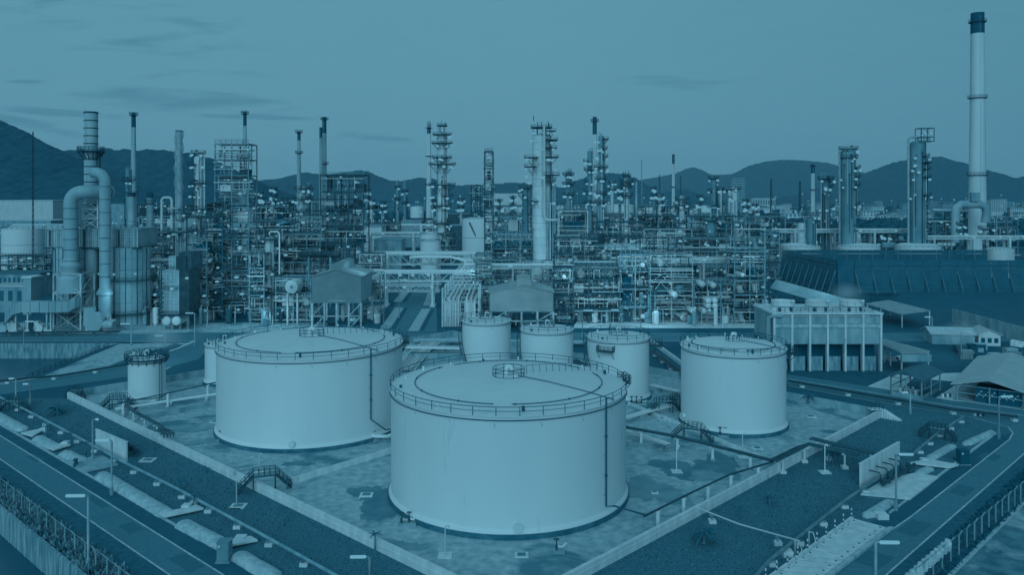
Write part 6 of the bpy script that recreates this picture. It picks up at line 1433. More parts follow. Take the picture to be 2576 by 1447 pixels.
# the named frames
FRM = [
 # pl, pr, base, top, depth, levels, bays, steel, label
 (541, 625, 800, 362, 9, 11, 2, 'mid_steel', 'tall stair tower frame, the tallest steel frame on the left'),
 (520, 560, 806, 510, 9, 8, 1, 'dark_steel', 'lower lean-to frame with dark zigzag stairs left of the tall stair tower'),
 (806, 914, 700, 440, 16, 6, 3, 'dark_steel', 'boxy dark frame holding pale vessels under the twin chimneys'),
 (1848, 1924, 816, 560, 10, 7, 2, 'mid_steel', 'tall frame at the right end of the refinery front'),
 (1406, 1478, 720, 531, 10, 4, 1, 'pale_steel', 'pale portal frame right of the thickest column'),
 (1236, 1345, 700, 590, 12, 3, 3, 'mid_steel', 'frame with small bullet vessels left of the thickest column'),
 (1219, 1240, 700, 381, 6, 9, 1, 'dark_steel', 'narrow dark lattice tower crowded with pipes in the centre'),
 (1185, 1208, 640, 466, 6, 5, 1, 'dark_steel', 'short dark lattice tower left of the narrow one'),
 (1196, 1234, 800, 640, 8, 6, 1, 'mid_steel', 'stair frame between the pipe corridor and the second corrugated house'),
 (1395, 1442, 818, 640, 8, 5, 1, 'dark_steel', 'dark frame right of the second corrugated house'),
 (1442, 1560, 814, 668, 10, 4, 3, 'dark_steel', 'wide dark front frame below the long pale drum'),
 (1560, 1636, 814, 640, 9, 4, 2, 'mid_steel', 'front frame around the pale bullet column'),
 (1636, 1742, 812, 642, 9, 5, 2, 'pale_steel', 'pale braced front frame in the middle of the right units'),
 (1746, 1846, 814, 714, 9, 2, 3, 'mid_steel', 'low double deck frame with round exchanger ends at the right front'),
 (1842, 1880, 760, 545, 9, 6, 1, 'dark_steel', 'dark frame behind the right end frame'),
 (352, 404, 812, 664, 8, 4, 2, 'mid_steel', 'small pipe frame right of the banded silos'),
 (484, 520, 812, 600, 8, 6, 1, 'mid_steel', 'narrow pipe frame between the furnace and the stair tower'),
 (628, 664, 812, 640, 8, 5, 1, 'mid_steel', 'narrow pipe frame left of the ringed low column'),
 (694, 782, 812, 700, 9, 3, 2, 'mid_steel', 'frame holding a round ended drum left of the corrugated house'),
 (912, 956, 806, 690, 9, 3, 1, 'mid_steel', 'small frame right of the corrugated house on stilts'),
 (345, 410, 770, 600, 10, 5, 2, 'mid_steel', 'second row frame behind the furnace'),
 (470, 540, 760, 545, 10, 6, 2, 'dark_steel', 'second row dark frame left of the stair tower'),
 (630, 705, 770, 575, 10, 5, 2, 'dark_steel', 'second row frame behind the ringed low column'),
 (705, 805, 765, 590, 10, 5, 3, 'mid_steel', 'second row frame with long dark drums behind the corrugated house'),
 (905, 960, 750, 640, 10, 3, 2, 'pale_steel', 'second row pale frame above the refinery road on the left'),
 (1190, 1300, 764, 655, 10, 3, 3, 'mid_steel', 'second row frame behind the second corrugated house'),
 (1300, 1400, 764, 660, 10, 3, 3, 'mid_steel', 'second row frame at the foot of the thickest column'),
 (1400, 1500, 764, 600, 10, 4, 3, 'dark_steel', 'second row dark frame below the portal frame'),
 (1500, 1610, 764, 620, 10, 4, 3, 'mid_steel', 'second row frame below the long pale drum on the right'),
 (1610, 1716, 764, 600, 10, 4, 3, 'dark_steel', 'second row frame behind the pale bullet column'),
 (1716, 1846, 764, 600, 10, 5, 3, 'mid_steel', 'second row frame behind the low double deck'),
 (1846, 1935, 766, 640, 10, 3, 2, 'dark_steel', 'second row frame left of the wind screen'),
 (350, 480, 712, 585, 12, 4, 3, 'mid_steel', 'third row frame right of the ribbed filter house'),
 (480, 560, 705, 560, 12, 4, 2, 'mid_steel', 'third row frame behind the stair tower on the left'),
 (625, 740, 712, 560, 12, 5, 3, 'dark_steel', 'third row frame behind the arched pipe'),
 (740, 808, 705, 545, 12, 4, 2, 'mid_steel', 'third row frame left of the boxy dark frame'),
 (1395, 1500, 705, 590, 12, 3, 3, 'dark_steel', 'third row frame behind the portal frame'),
 (1500, 1620, 705, 560, 12, 4, 4, 'dark_steel', 'third row frame right of the slim dim column pair'),
 (1620, 1740, 705, 577, 12, 3, 3, 'pale_steel', 'third row pale frame with a triangle truss on the right'),
 (1740, 1850, 705, 545, 12, 4, 3, 'dark_steel', 'third row frame behind the tee headed column'),
 (1850, 1960, 705, 590, 12, 3, 3, 'mid_steel', 'third row frame left of the white domes'),
 (350, 460, 660, 545, 14, 4, 4, 'mid_steel', 'fourth row frame before the left hill foot'),
 (460, 560, 655, 535, 14, 4, 3, 'dark_steel', 'fourth row frame left of the tall stair tower top'),
 (625, 720, 655, 520, 14, 4, 3, 'mid_steel', 'fourth row frame right of the stair tower'),
 (720, 810, 655, 530, 14, 4, 3, 'dark_steel', 'fourth row frame around the lamp ringed column'),
 (912, 1000, 648, 565, 14, 3, 3, 'mid_steel', 'fourth row frame right of the boxy dark frame'),
 (1085, 1140, 660, 590, 12, 2, 2, 'dark_steel', 'frame at the foot of the lamp covered column'),
 (1240, 1340, 655, 545, 14, 3, 3, 'mid_steel', 'fourth row frame left of the thickest column'),
 (1390, 1480, 655, 530, 14, 4, 3, 'dark_steel', 'fourth row frame behind the portal frame top'),
 (1480, 1600, 655, 540, 14, 4, 4, 'mid_steel', 'fourth row frame at the feet of the slim columns'),
 (1600, 1720, 650, 545, 14, 3, 4, 'dark_steel', 'fourth row frame below the pale column with dark cages'),
 (1760, 1880, 650, 540, 14, 4, 4, 'mid_steel', 'fourth row frame at the feet of the ringed columns'),
 (1880, 1975, 645, 545, 14, 3, 3, 'mid_steel', 'fourth row frame before the dark wood'),
 (1975, 2060, 640, 560, 14, 3, 3, 'mid_steel', 'frame above the wind screen at its left corner'),
 (2060, 2120, 640, 570, 14, 3, 2, 'dark_steel', 'frame between the left pair of right columns'),
 (2155, 2285, 645, 585, 14, 2, 5, 'dark_steel', 'low wide frame between the two big ringed columns'),
 (2325, 2405, 645, 555, 14, 3, 3, 'mid_steel', 'frame right of the cage crowned column'),
 (2405, 2480, 648, 535, 14, 4, 3, 'dark_steel', 'frame under the crossing duct of the giant chimney'),
 (2480, 2560, 648, 545, 14, 4, 3, 'mid_steel', 'frame at the right below the giant chimney'),
 (0, 112, 690, 645, 10, 2, 5, 'dark_steel', 'low pipe frame left of the silo complex'),
 (-20, 116, 660, 628, 10, 2, 5, 'mid_steel', 'far low pipe frame in front of the left white tank'),
 (345, 520, 610, 515, 14, 4, 6, 'dark_steel', 'far lamp speckled frame under the strake chimney'),
 (912, 1090, 600, 552, 14, 2, 7, 'dark_steel', 'far low frame before the white flare chimney'),
 (1240, 1340, 600, 520, 14, 3, 5, 'mid_steel', 'far frame left of the thickest column'),
 (1570, 1760, 590, 520, 14, 3, 7, 'dark_steel', 'far lamp speckled frame below the far white chimney'),
 (1760, 1960, 590, 540, 14, 2, 7, 'dark_steel', 'far frame at the edge of the dark wood'),
 (640, 760, 610, 500, 16, 4, 5, 'dark_steel', 'far frame with many lamps behind the arched pipe'),
 (760, 810, 600, 505, 16, 3, 2, 'mid_steel', 'far frame behind the lamp ringed column'),
 (1395, 1500, 600, 515, 16, 3, 4, 'mid_steel', 'far lamp speckled frame between the thickest and slim columns'),
 (1500, 1570, 590, 505, 16, 3, 3, 'mid_steel', 'far lamp speckled frame right of the slim columns'),
]
for i, (pl, pr, base_, top_, dep, nl, nb, st, lab) in enumerate(FRM):
    far = depth(base_) > 480
    frame(lab, pl, pr, base_, top_, dep, nl, nb, st, seed=i + 3, dens=2.2 if not far else 1.3, lampd=.7 if not far else .95, lampr=1.75 if not far else 1.15, solid=.05)
zz_ = thing('zigzag_stairs', 'black zigzag stairs climbing the frame below the tall stair tower', 'stairs', (xat(555, 268), 268, 0))
for k in range(8):
    a, b_ = (at(536, 806 - 37 * k, 268), at(580, 777 - 37 * k, 268)) if k % 2 else (at(580, 806 - 37 * k, 268), at(536, 777 - 37 * k, 268))
    o = ubar('flight', zz_, a, b_, .35, 'dark_steel', 'box', .5); ubar('handrail', zz_, a + Vector((0, -.6, 1.4)), b_ + Vector((0, -.6, 1.4)), .09, 'dark_steel')
    ubox('landing', zz_, (b_.x - 1.3, 266.8, b_.z - .2), (b_.x + 1.3, 269, b_.z), 'dark_steel')
# long horizontal units and single big items
def bigdrum(label, pxl, pxr, py, Y, r_px, m='vessel_cladding', name='drum', legs=True, bands=3):
    x0, x1 = xat(pxl, Y), xat(pxr, Y); z = zat(py, Y); r = r_px * Y / F; t = thing(name, label, 'drum', ((x0 + x1) / 2, Y, 0))
    ubar('body', t, (x0, Y, z), (x1, Y, z), r, m, 'drum')
    for k in range(bands): x = x0 + (x1 - x0) * (k + 1) / (bands + 1); ubar('band', t, (x - .15, Y, z), (x + .15, Y, z), r * 1.04, 'dark_pipe', 'cyl24')
    for k in (.2, .8):
        x = x0 + (x1 - x0) * k; ubox('saddle', t, (x - .3, Y - r * .8, 0 if legs else z - r * 1.4), (x + .3, Y + r * .8, z - r * .7), 'mid_steel')
    ubar('nozzle', t, ((x0 + x1) / 2, Y, z + r), ((x0 + x1) / 2, Y, z + r * 1.5), r * .2, 'pale_pipe', 'cyl8'); return t
bigdrum('long pale topped drum with dark straps above the right front frames', 1486, 1606, 626, 330, 10)
t = thing('heater_head', 'dark round head standing on the long pale topped drum', 'vessel', at(1498, 610, 330)); ubar('body', t, at(1498, 622, 328), at(1498, 588, 328), 3.6, 'equipment', 'cyl24')
bigdrum('long dark drum behind the corrugated house', 730, 830, 617, 320, 9, 'equipment')
bigdrum('dark drum left of the long dark drum', 690, 725, 612, 322, 8, 'equipment', bands=1)
bigdrum('big horizontal grey drum in the middle left units', 760, 850, 640, 300, 9, 'equipment')
bigdrum('pale drum lying on the front frame of the right units', 1610, 1650, 722, 268, 5, 'vessel_cladding')
bigdrum('rusty dark drum end behind the right front frames', 1626, 1652, 736, 262, 6, 'dark_pipe', bands=0)
bigdrum('small pale drum below the giant chimney', 2360, 2400, 615, 420, 5)
bigdrum('pale drum behind the right dome tanks', 2220, 2250, 618, 420, 9, 'grey_cladding', bands=0)
t = thing('spherical_drum', 'round ended pale drum facing the camera left of the corrugated house', 'drum', g(733, 800))
ubar('body', t, at(733, 722, 256), at(733, 722, 256) + Vector((0, 7, 0)), 2.1, 'vessel_cladding', 'drum'); ubar('nozzle', t, at(733, 722, 255), at(733, 722, 256), .5, 'mid_pipe', 'cyl12')
for s in (-1.6, 1.6): ubox('leg', t, (xat(733, 256) + s - .25, 257, 0), (xat(733, 256) + s + .25, 258, zat(740, 256)), 'pale_steel')
for k, (px, py) in enumerate(((1783, 757), (1799, 757), (1783, 770), (1799, 770), (1771, 783), (1744, 783), (1699, 742), (1768, 715), (1795, 718))):
    t = thing('exchanger', 'round exchanger end showing in the low double deck frame', 'heat exchanger', at(px, py, 258), 'round exchanger ends in the right front')
    a = at(px, py, 257); ubar('shell', t, a, a + Vector((0, 7, 0)), .95, 'vessel_cladding', 'drum'); ubox('support', t, (a.x - .4, a.y + 2, a.z - 1.6), (a.x + .4, a.y + 2.4, a.z - .8), 'mid_steel')
# furnace boxes at the left middle
fz = thing('furnace', 'stepped grey furnace boxes with pale ribs and walkways right of the silos', 'furnace', g(444, 822))
def fbox(pxl, pxr, top, bot, Y, d, m='silo_cladding', nx=6, nz=4, nm='casing'):
    x0, x1, z1, z0 = xat(pxl, Y), xat(pxr, Y), zat(top, Y), zat(bot, Y)
    o = MB().box((x0, Y, z0), (x1, Y + d, z1)).build(nm, m, fz)
    for k in range(nx + 1): x = x0 + (x1 - x0) * k / nx; ubox('rib', fz, (x - .1, Y - .16, z0), (x + .1, Y - .002, z1), 'pale_steel')
    for k in range(nz + 1): z = z0 + (z1 - z0) * k / nz; ubox('cross_rib', fz, (x0, Y - .26, z - .09), (x1, Y - .165, z + .09), 'pale_steel')
    ubox('side_casing', fz, (x1 + .005, Y + .02, z0), (x1 + 3.2, Y + d, z1 - .01), 'equipment')
fbox(410, 450, 680, 790, 250, 9, nx=4, nz=12)
fbox(426, 442, 645, 679, 252, 7, nx=2, nz=4, nm='upper_casing')
ubox('flue_box', fz, (xat(442, 251), 253, zat(679, 251)), (xat(474, 251), 262, zat(636, 251)), 'equipment')
MB().box((xat(405, 249), 248.6, zat(797, 249)), (xat(478, 249), 260, zat(793, 249))).build('base_deck', 'dark_steel', fz)
for py in (793, 730, 680): railing(fz, [(xat(408 + 5 * k, 248.5), 248.5, zat(py, 248.5)) for k in range(15)], 1.2, .06, m='dark_steel')
for k in range(4):
    for y in (249.5, 258): ubar('leg', fz, (xat(412 + 20 * k, 249), y, 0), (xat(412 + 20 * k, 249), y, zat(797, 249)), .35, 'mid_steel', 'box')
for px in (418, 443): ubar('burner_drum', fz, at(px, 808, 248), at(px, 808, 248) + Vector((0, 5, 0)), 1.4, 'vessel_cladding', 'drum')
ulamp(fz, at(432, 727, 247), .45); ulamp(fz, at(470, 700, 247), .4)
for k in range(9): ubar('stair_flight', fz, at(398, 805 - 12 * k, 247.5), at(410, 797 - 12 * k, 247.5), .15, 'dark_steel', 'box', .5)
# pale pipe bridges over the refinery road
def pipebridge(label, pxl, pxr, Y, ytop, h_px, npipe, nbay, d=5, truss=True, cols=(), pr_px=3.0):
    x0, x1, zt_ = xat(pxl, Y), xat(pxr, Y), zat(ytop, Y); s = Y / F; h = h_px * s; t = thing('pipe_bridge', label, 'pipe bridge', ((x0 + x1) / 2, Y, 0))
    for k in range(npipe):
        r = pr_px * s * RD.uniform(.6, 1.1); ubar('pipe', t, (x0 - 3, Y + d * (k + .3) / npipe, zt_ + r), (x1 + 3, Y + d * (k + .3) / npipe, zt_ + r), r, 'pale_pipe', 'cyl12')
    for y in (Y, Y + d):
        for z in (zt_ - .2, zt_ - h): ubar('chord', t, (x0, y, z), (x1, y, z), 1.6 * s, 'pale_steel', 'box')
        if truss:
            for k in range(nbay):
                a, b_ = x0 + (x1 - x0) * k / nbay, x0 + (x1 - x0) * (k + 1) / nbay
                ubar('brace', t, (a, y, zt_ if k < nbay / 2 else zt_ - h), (b_, y, zt_ - h if k < nbay / 2 else zt_), 1.0 * s, 'pale_steel', 'cyl6'); ubar('hanger', t, (b_, y, zt_ - h), (b_, y, zt_), .9 * s, 'pale_steel', 'cyl6')
    for px in cols:
        x = xat(px, Y)
        for y in (Y, Y + d): ubar('column', t, (x, y, 0), (x, y, zt_), 2.6 * s, 'pale_steel', 'box')
        ubox('footing', t, (x - 1, Y - 1, 0), (x + 1, Y + d + 1, .5), 'pale_concrete')
    for k in range(3): ulamp(t, (x0 + (x1 - x0) * RD.random(), Y - .4, zt_ - h * .3), .5)
    return t
pipebridge('nearest pale pipe bridge with a double truss over the refinery road', 950, 1185, 300, 686, 22, 5, 9, cols=(969, 1088))
pipebridge('lower truss deck under the nearest pipe bridge', 950, 1090, 300.4, 718, 16, 1, 9, d=4)
pipebridge('second pale pipe bridge behind the nearest one', 955, 1185, 345, 640, 26, 4, 9, cols=(975, 1100))
pipebridge('long dark pipe bridge across the far road', 920, 1100, 470, 586, 8, 5, 14, cols=(930, 985, 1040, 1095), pr_px=1.4)
pipebridge('highest far pipe bridge before the white flare chimney', 915, 1110, 560, 566, 7, 6, 14, cols=(930, 1000, 1060), pr_px=1.2)
pipebridge('pipe bridge at the left middle behind the arched pipe', 640, 800, 330, 652, 10, 4, 6, cols=(660, 720, 780), pr_px=1.8)
pipebridge('pale walkway rack above the right front frames', 1395, 1560, 275, 662, 9, 3, 7, cols=(1450, 1500), pr_px=1.4)
pipebridge('long pale rack above the right front frames towards the end frame', 1560, 1850, 280, 652, 8, 4, 12, cols=(1640, 1700, 1770), pr_px=1.5)
pipebridge('rack right of the second corrugated house at the second level', 1190, 1400, 290, 668, 7, 4, 8, cols=(1230, 1290, 1340), pr_px=1.8)
pipebridge('rack running left of the stair tower', 345, 520, 300, 655, 8, 4, 7, cols=(370, 430), pr_px=1.6)
pipebridge('high rack above the white domes', 1960, 2290, 420, 578, 6, 3, 12, cols=(2000, 2100, 2200), pr_px=1.2)
pipebridge('rack at the feet of the right columns', 2330, 2576, 415, 595, 6, 3, 9, cols=(2350, 2450, 2540), pr_px=1.2)
# pipe corridor running towards the viewer
pc = thing('pipe_corridor', 'stacked corridor of many pale pipes running towards the viewer right of the refinery road', 'pipe rack', g(1150, 830))
ya, yb = 252, 345
for k in range(18):
    px = 1118 + 4.0 * k if k < 11 else 1126 + 4.0 * k; x = xat(px, ya); z = 8.2 if k % 3 else 9.6
    r = .17 if k < 11 else .32
    MB().tube([(x, ya, .4), (x, ya, z - .5), (x, ya + .5, z), (x, yb - RD.uniform(0, 15), z)], r, 7).build('pipe', 'pale_pipe', pc)
for k in range(9):
    y = ya + 2 + 11 * k; xl_, xr_ = xat(1112, ya), xat(1204, ya)
    for x in (xl_, xr_): ubar('column', pc, (x, y, 0), (x, y, 12.5), .3, 'pale_steel', 'box')
    for z in (4, 7.9, 12.4): ubar('beam', pc, (xl_, y, z), (xr_, y, z), .24, 'pale_steel', 'box')
    if k < 8: [ubar('brace', pc, (x, y, 4), (x, y + 11, 7.9), .15, 'mid_steel', 'cyl6') for x in (xl_, xr_)]
for k in range(6):
    x = xat(1172 + 6 * k, 330); MB().tube([(x, 300, 13.5), (x, 325, 13.5), (x, 327, 15), (x - 6 - k, 330, 16.4), (x - 22, 330 + 1.5 * k, 16.4)], .55, 8).build('bent_pipe', 'pale_pipe', pc)
# arched single pipes and extras near the front
for l, px0, px1, tp_, bt_, Y, r in (('pale arched pipe left of the corrugated house', 684, 703, 583, 700, 268, .35), ('pale hooped pipe behind the furnace', 407, 432, 497, 520, 480, .7),
                                  ):
    if px0 == 684: continue
    t = thing('arched_pipe', l, 'pipe', at(px0, bt_, Y)); a, b_ = at(px0, bt_, Y), at(px1, bt_, Y); z = zat(tp_, Y); a.z = 0; b_.z = 0
    MB().tube([a, Vector((a.x, Y, z - r * 2)), Vector((a.x + r, Y, z - r * .4)), Vector((a.x + r * 2.4, Y, z)), Vector((b_.x - r * 2.4, Y, z)), Vector((b_.x - r, Y, z - r * .4)), Vector((b_.x, Y, z - r * 2)), b_], r, 14).build('pipe', 'pale_pipe', t)
# crossing duct at the foot of the giant chimney
Yg = 470
t = thing('crossing_duct', 'fat pale duct arching around the foot of the giant chimney', 'duct', at(2440, 520, Yg))
A = at(2405, 575, Yg); 
MB().tube([at(2403, 610, Yg - 10), at(2403, 540, Yg - 10), at(2406, 523, Yg - 10), at(2418, 514, Yg - 10), at(2465, 514, Yg - 10), at(2478, 520, Yg - 10), at(2482, 535, Yg - 10), at(2478, 560, Yg - 10)], 12 * .235 * .5 + .9, 16).build('duct_wall', 'silo_cladding', t)
ubar('side_arm', t, at(2345, 528, Yg - 8), at(2405, 530, Yg - 8), .9, 'silo_cladding', 'cyl12')
ubox('ladder_house', t, tuple(at(2444, 506, Yg - 14)), tuple(at(2460, 484, Yg - 12)), 'grey_cladding')
# truss work above the right fourth row frame
truss_tower('braced portal with a triangle truss in the right units', 1662, 1722, 330, 588, 660, 6, 2, 'pale_steel', .3)

# ------------------------------------------------------------------ white tanks, sheds and low buildings inside the refinery
def plain_tank(label, pxl, pxr, top, bot, Y, group=None, stairs=False, m='white_tank_paint'):
    x0, x1 = xat(pxl, Y), xat(pxr, Y); R_ = (x1 - x0) / 2; z0 = max(0, zat(bot, Y)); zt_ = zat(top, Y + R_)
    t = thing('storage_tank', label, 'tank', ((x0 + x1) / 2, Y + R_, 0), group); c = ((x0 + x1) / 2, Y + R_, 0)
    MB().lathe(c, [(R_, 0), (R_, zt_ - R_ * .1)], 36).build('shell', m, t)
    MB().lathe(c, [(R_ + .15, zt_ - R_ * .1), (R_ * .6, zt_ - R_ * .03), (.1, zt_)], 36).build('roof', 'tank_roof_paint', t)
    for f in (.3, .6): MB().ring((c[0], c[1], (zt_ - R_ * .1) * f), R_ + .02, .12, 36, 4).build('seam', 'mid_pipe', t)
    railing(t, circ(c, R_, zt_ - R_ * .1, 24), 1.1, .06, closed=True)
    if stairs: ubar('stair', t, (c[0] - R_ * .5, Y - .3, zt_ * .9), (c[0] + R_ * .7, Y + R_ * .2, .5), .35, 'dark_steel', 'box')
    return t
plain_tank('big white tank behind the pipe bridges right of the lamp covered column', 1160, 1243, 546, 612, 470, stairs=True)
plain_tank('small white tank left of the lamp covered column foot', 1055, 1100, 587, 612, 460)
plain_tank('white tank at the foot of the lamp covered column, nearer and lower', 1056, 1106, 605, 640, 420)
plain_tank('white tank at the far left edge behind the silo complex', -20, 78, 570, 640, 450)
plain_tank('far white tank before the dark middle hill', 1530, 1600, 512, 545, 780)
plain_tank('far white tank behind the white flare chimney', 1030, 1064, 518, 530, 1100)
plain_tank('far pale tank right of the white flare chimney', 1078, 1100, 516, 530, 1000)
for k, (l, r, tp_, bt_, Y) in enumerate(((885, 915, 520, 535, 1100), (1240, 1290, 512, 524, 1200), (1400, 1440, 517, 530, 1100), (1470, 1500, 519, 530, 1000), (1620, 1660, 520, 535, 900), (1760, 1800, 516, 528, 1100), (2010, 2030, 560, 580, 520), (1290, 1320, 515, 526, 1200), (660, 690, 515, 528, 1100))):
    plain_tank('small far white tank among the lamp speckled far units', l, r, tp_, bt_, Y, 'small far white tanks')
def block(label, pxl, pxr, top, bot, Y, d, m='town_wall', roof=None, name='plant_building', wins=0, rows=1):
    x0, x1 = xat(pxl, Y), xat(pxr, Y); z1 = zat(top, Y); z0 = max(0, zat(bot, Y)) if bot else 0
    t = thing(name, label, 'building', ((x0 + x1) / 2, Y, 0)); MB().box((x0, Y, 0), (x1, Y + d, z1)).build('wall', m, t)
    MB().box((x0 - .4, Y - .4, z1 + .005), (x1 + .4, Y + d + .4, z1 + .45)).build('roof', roof or 'town_roof', t)
    for r in range(rows):
        for k in range(wins):
            x = x0 + (x1 - x0) * (k + .25) / wins; w = (x1 - x0) / wins * .5; zc = z1 * (rows - r - .35) / rows
            ubox('window', t, (x, Y - .06, zc - .2 * z1 / rows), (x + w, Y - .01, zc + .2 * z1 / rows), 'window_dark')
    return t
block('long pale warehouse at the far left edge below the hill', -40, 133, 505, 545, 700, 60, 'vessel_cladding', 'pale_roof')
block('low pale shed in front of the long left warehouse', -40, 128, 556, 600, 600, 30, 'grey_cladding', 'tarp')
gable('pale gable roofed store at the left behind the silos', Vector((xat(0, 520), 520, 0)), 34, 30, 17, 6, 'silo_cladding', 'tarp', name='store', ridge='x')
block('two storey office with dark doors at the left edge', -30, 60, 722, 765, 285, 10, 'grey_cladding', 'pale_roof', wins=4, rows=1)
block('tall narrow block with a slanted white roof at the left', 58, 78, 700, 760, 280, 6, 'silo_cladding', 'white_tank_paint')
block('long low dark roofed building at the left behind the office', -40, 100, 690, 700, 330, 14, 'grey_cladding', 'dark_roof', wins=12)
block('pale panelled block right of the furnace', 462, 505, 548, 640, 330, 12, 'silo_cladding', wins=0)
block('white control building left of the lamp covered column', 915, 960, 571, 590, 500, 16, 'white_tank_paint')
block('small white building right of the control building', 960, 1000, 590, 600, 480, 14, 'vessel_cladding')
block('low white hall behind the pipe bridges', 940, 1010, 604, 620, 440, 16, 'grey_cladding')
block('pale building with dark windows in the dark wood', 1500, 1535, 545, 575, 560, 16, 'town_wall', wins=3, rows=2)
block('grey hall behind the slim columns', 1360 + 70, 1490, 585, 600, 470, 20, 'grey_cladding')
block('pale block at the right in the wood', 1760, 1800, 542, 570, 600, 16, 'grey_cladding', wins=4, rows=2)
block('far long white warehouse left of centre', 1238, 1318, 487, 498, 1500, 60, 'vessel_cladding', 'pale_roof')
block('far warehouse right before the hotel tower', 1893, 1950, 499, 512, 2300, 60, 'town_wall', 'pale_roof', wins=9)
gable('pale sloped roof hall left of the thin lamp ringed column', Vector((xat(634, 420), 420, 0)), 12, 14, 14, 3, 'grey_cladding', 'pale_roof', name='hall', ridge='x')
for k, (l, r, tp_, Y) in enumerate(((1120, 1200, 530, 900), (1010, 1060, 548, 640), (1130, 1180, 560, 560), (1260, 1300, 530, 900), (1610, 1700, 528, 900), (1700, 1750, 535, 800), (850, 930, 530, 900), (560, 640, 520, 1000), (400, 470, 510, 1000), (280, 340, 505, 1000))):
    block('low pale far building %s' % ('right of the lamp covered column', 'behind the road junction', 'above the pipe corridor', 'right of the big white tank', 'below the far white chimney', 'right of the far white chimney', 'behind the boxy dark frame', 'behind the stair tower', 'behind the strake chimney', 'behind the slender chimney')[k], l, r, tp_ + 8, 0, Y, 20, ('equipment', 'grey_cladding')[k % 2], wins=0)
# dark frames around the drums left
MB2 = None
# ------------------------------------------------------------------ yard lamps scattered through the refinery
lm = MB(); lm.cur = 0; lm.bar((0, 0, 0), (0, 0, 8), .11, 5); lm.cur = 1
lm.lathe((0, 0, 0), [(.05, 7.9), (.55, 8.1), (.7, 8.4), (.5, 8.8), (.05, 8.9)], 8)
lm_mesh = lm.mesh(['mid_pipe', 'far_glow'])
R3 = random.Random(5); cnt = 0
while cnt < 250:
    px = R3.uniform(250, 2576); py = 520 + 130 * R3.random() ** 1.6
    if 1960 < px and py > 600: continue
    Y = depth(py); sc_ = R3.uniform(.6, 1.1) * max(.9, Y / 620)
    o = bpy.data.objects.new('yard_lamp', lm_mesh); M = Matrix.LocRotScale(Vector((xat(px, Y), Y, 0)), None, Vector((sc_, sc_, R3.uniform(.7, 2.2) * (.8 + Y / 1500)))); M2 = M
    link(o, None, M2); tag(o, 'small bright yard lamp on a pole among the far refinery units', 'lamp', 'yard lamps of the far refinery units'); cnt += 1
# ------------------------------------------------------------------ more low clutter between the rows: pumps, small vessels, pipe stubs
R4 = random.Random(9)
for k in range(150):
    px = R4.uniform(350, 1930)
    if 955 < px < 1110: continue
    py = R4.choice([R4.uniform(806, 822), R4.uniform(770, 800), R4.uniform(715, 760)])
    p = g(px, py); s = p.y / F
    vm, vl = R4.choice((('vessel_cladding', 'white'), ('grey_cladding', 'grey'), ('dark_pipe', 'black'), ('pale_pipe', 'pale'))); h = R4.uniform(2.5, 6)
    near_ = [l for x_, l in ((420, 'right of the silos'), (520, 'by the furnace'), (640, 'by the stair tower'), (790, 'left of the corrugated house'), (960, 'under the corrugated house'), (1240, 'beside the pipe corridor'), (1400, 'under the second corrugated house'), (1560, 'below the long pale drum'), (1640, 'by the pale bullet column'), (1760, 'under the pale braced frame'), (1850, 'by the double deck frame'), (9999, 'by the tall end frame')) if px < x_][0]
    row_ = 'front row' if py > 800 else ('second row' if py > 765 else 'rear row')
    t = thing('vertical_drum', '%s %s upright drum with a pipe loop, %s %s' % ('tall' if h > 4.2 else 'short', vl, row_, near_), 'vessel', p, 'small upright drums ' + near_)
    ubar('body', t, p, p + Vector((0, 0, h)), R4.uniform(.5, 1.2), vm, 'vessel')
    MB().tube([p + Vector((.3, -.3, h * .8)), p + Vector((.3, -.3, h + .8)), p + Vector((2.2, -.3, h + .8)), p + Vector((2.2, -.3, 0))], .16, 6).build('pipe', R4.choice(['pale_pipe', 'mid_pipe']), t)
# low pipe racks between cross road and refinery front and behind the tanks
for l, a, b_, n, m in (('low dark sleeper pipes in front of the second corrugated house', (1040, 856), (1470, 862), 6, 'mid_pipe'), ('pale sleeper pipes behind the big left tank', (1020, 873), (1160, 876), 5, 'pale_pipe'), ('dark sleeper pipes behind the small middle tanks', (1440, 905), (1475, 925), 4, 'dark_pipe'),
                  ('sleeper pipes along the silo yard', (0, 838), (300, 834), 3, 'dark_pipe'), ('pipes along the foot of the low middle wall', (1030, 890), (1165, 892), 4, 'dark_pipe')):
    pipeline(l, [a, b_], .2, 1.0, m, 8, n=n, gap=.7, foot='none')
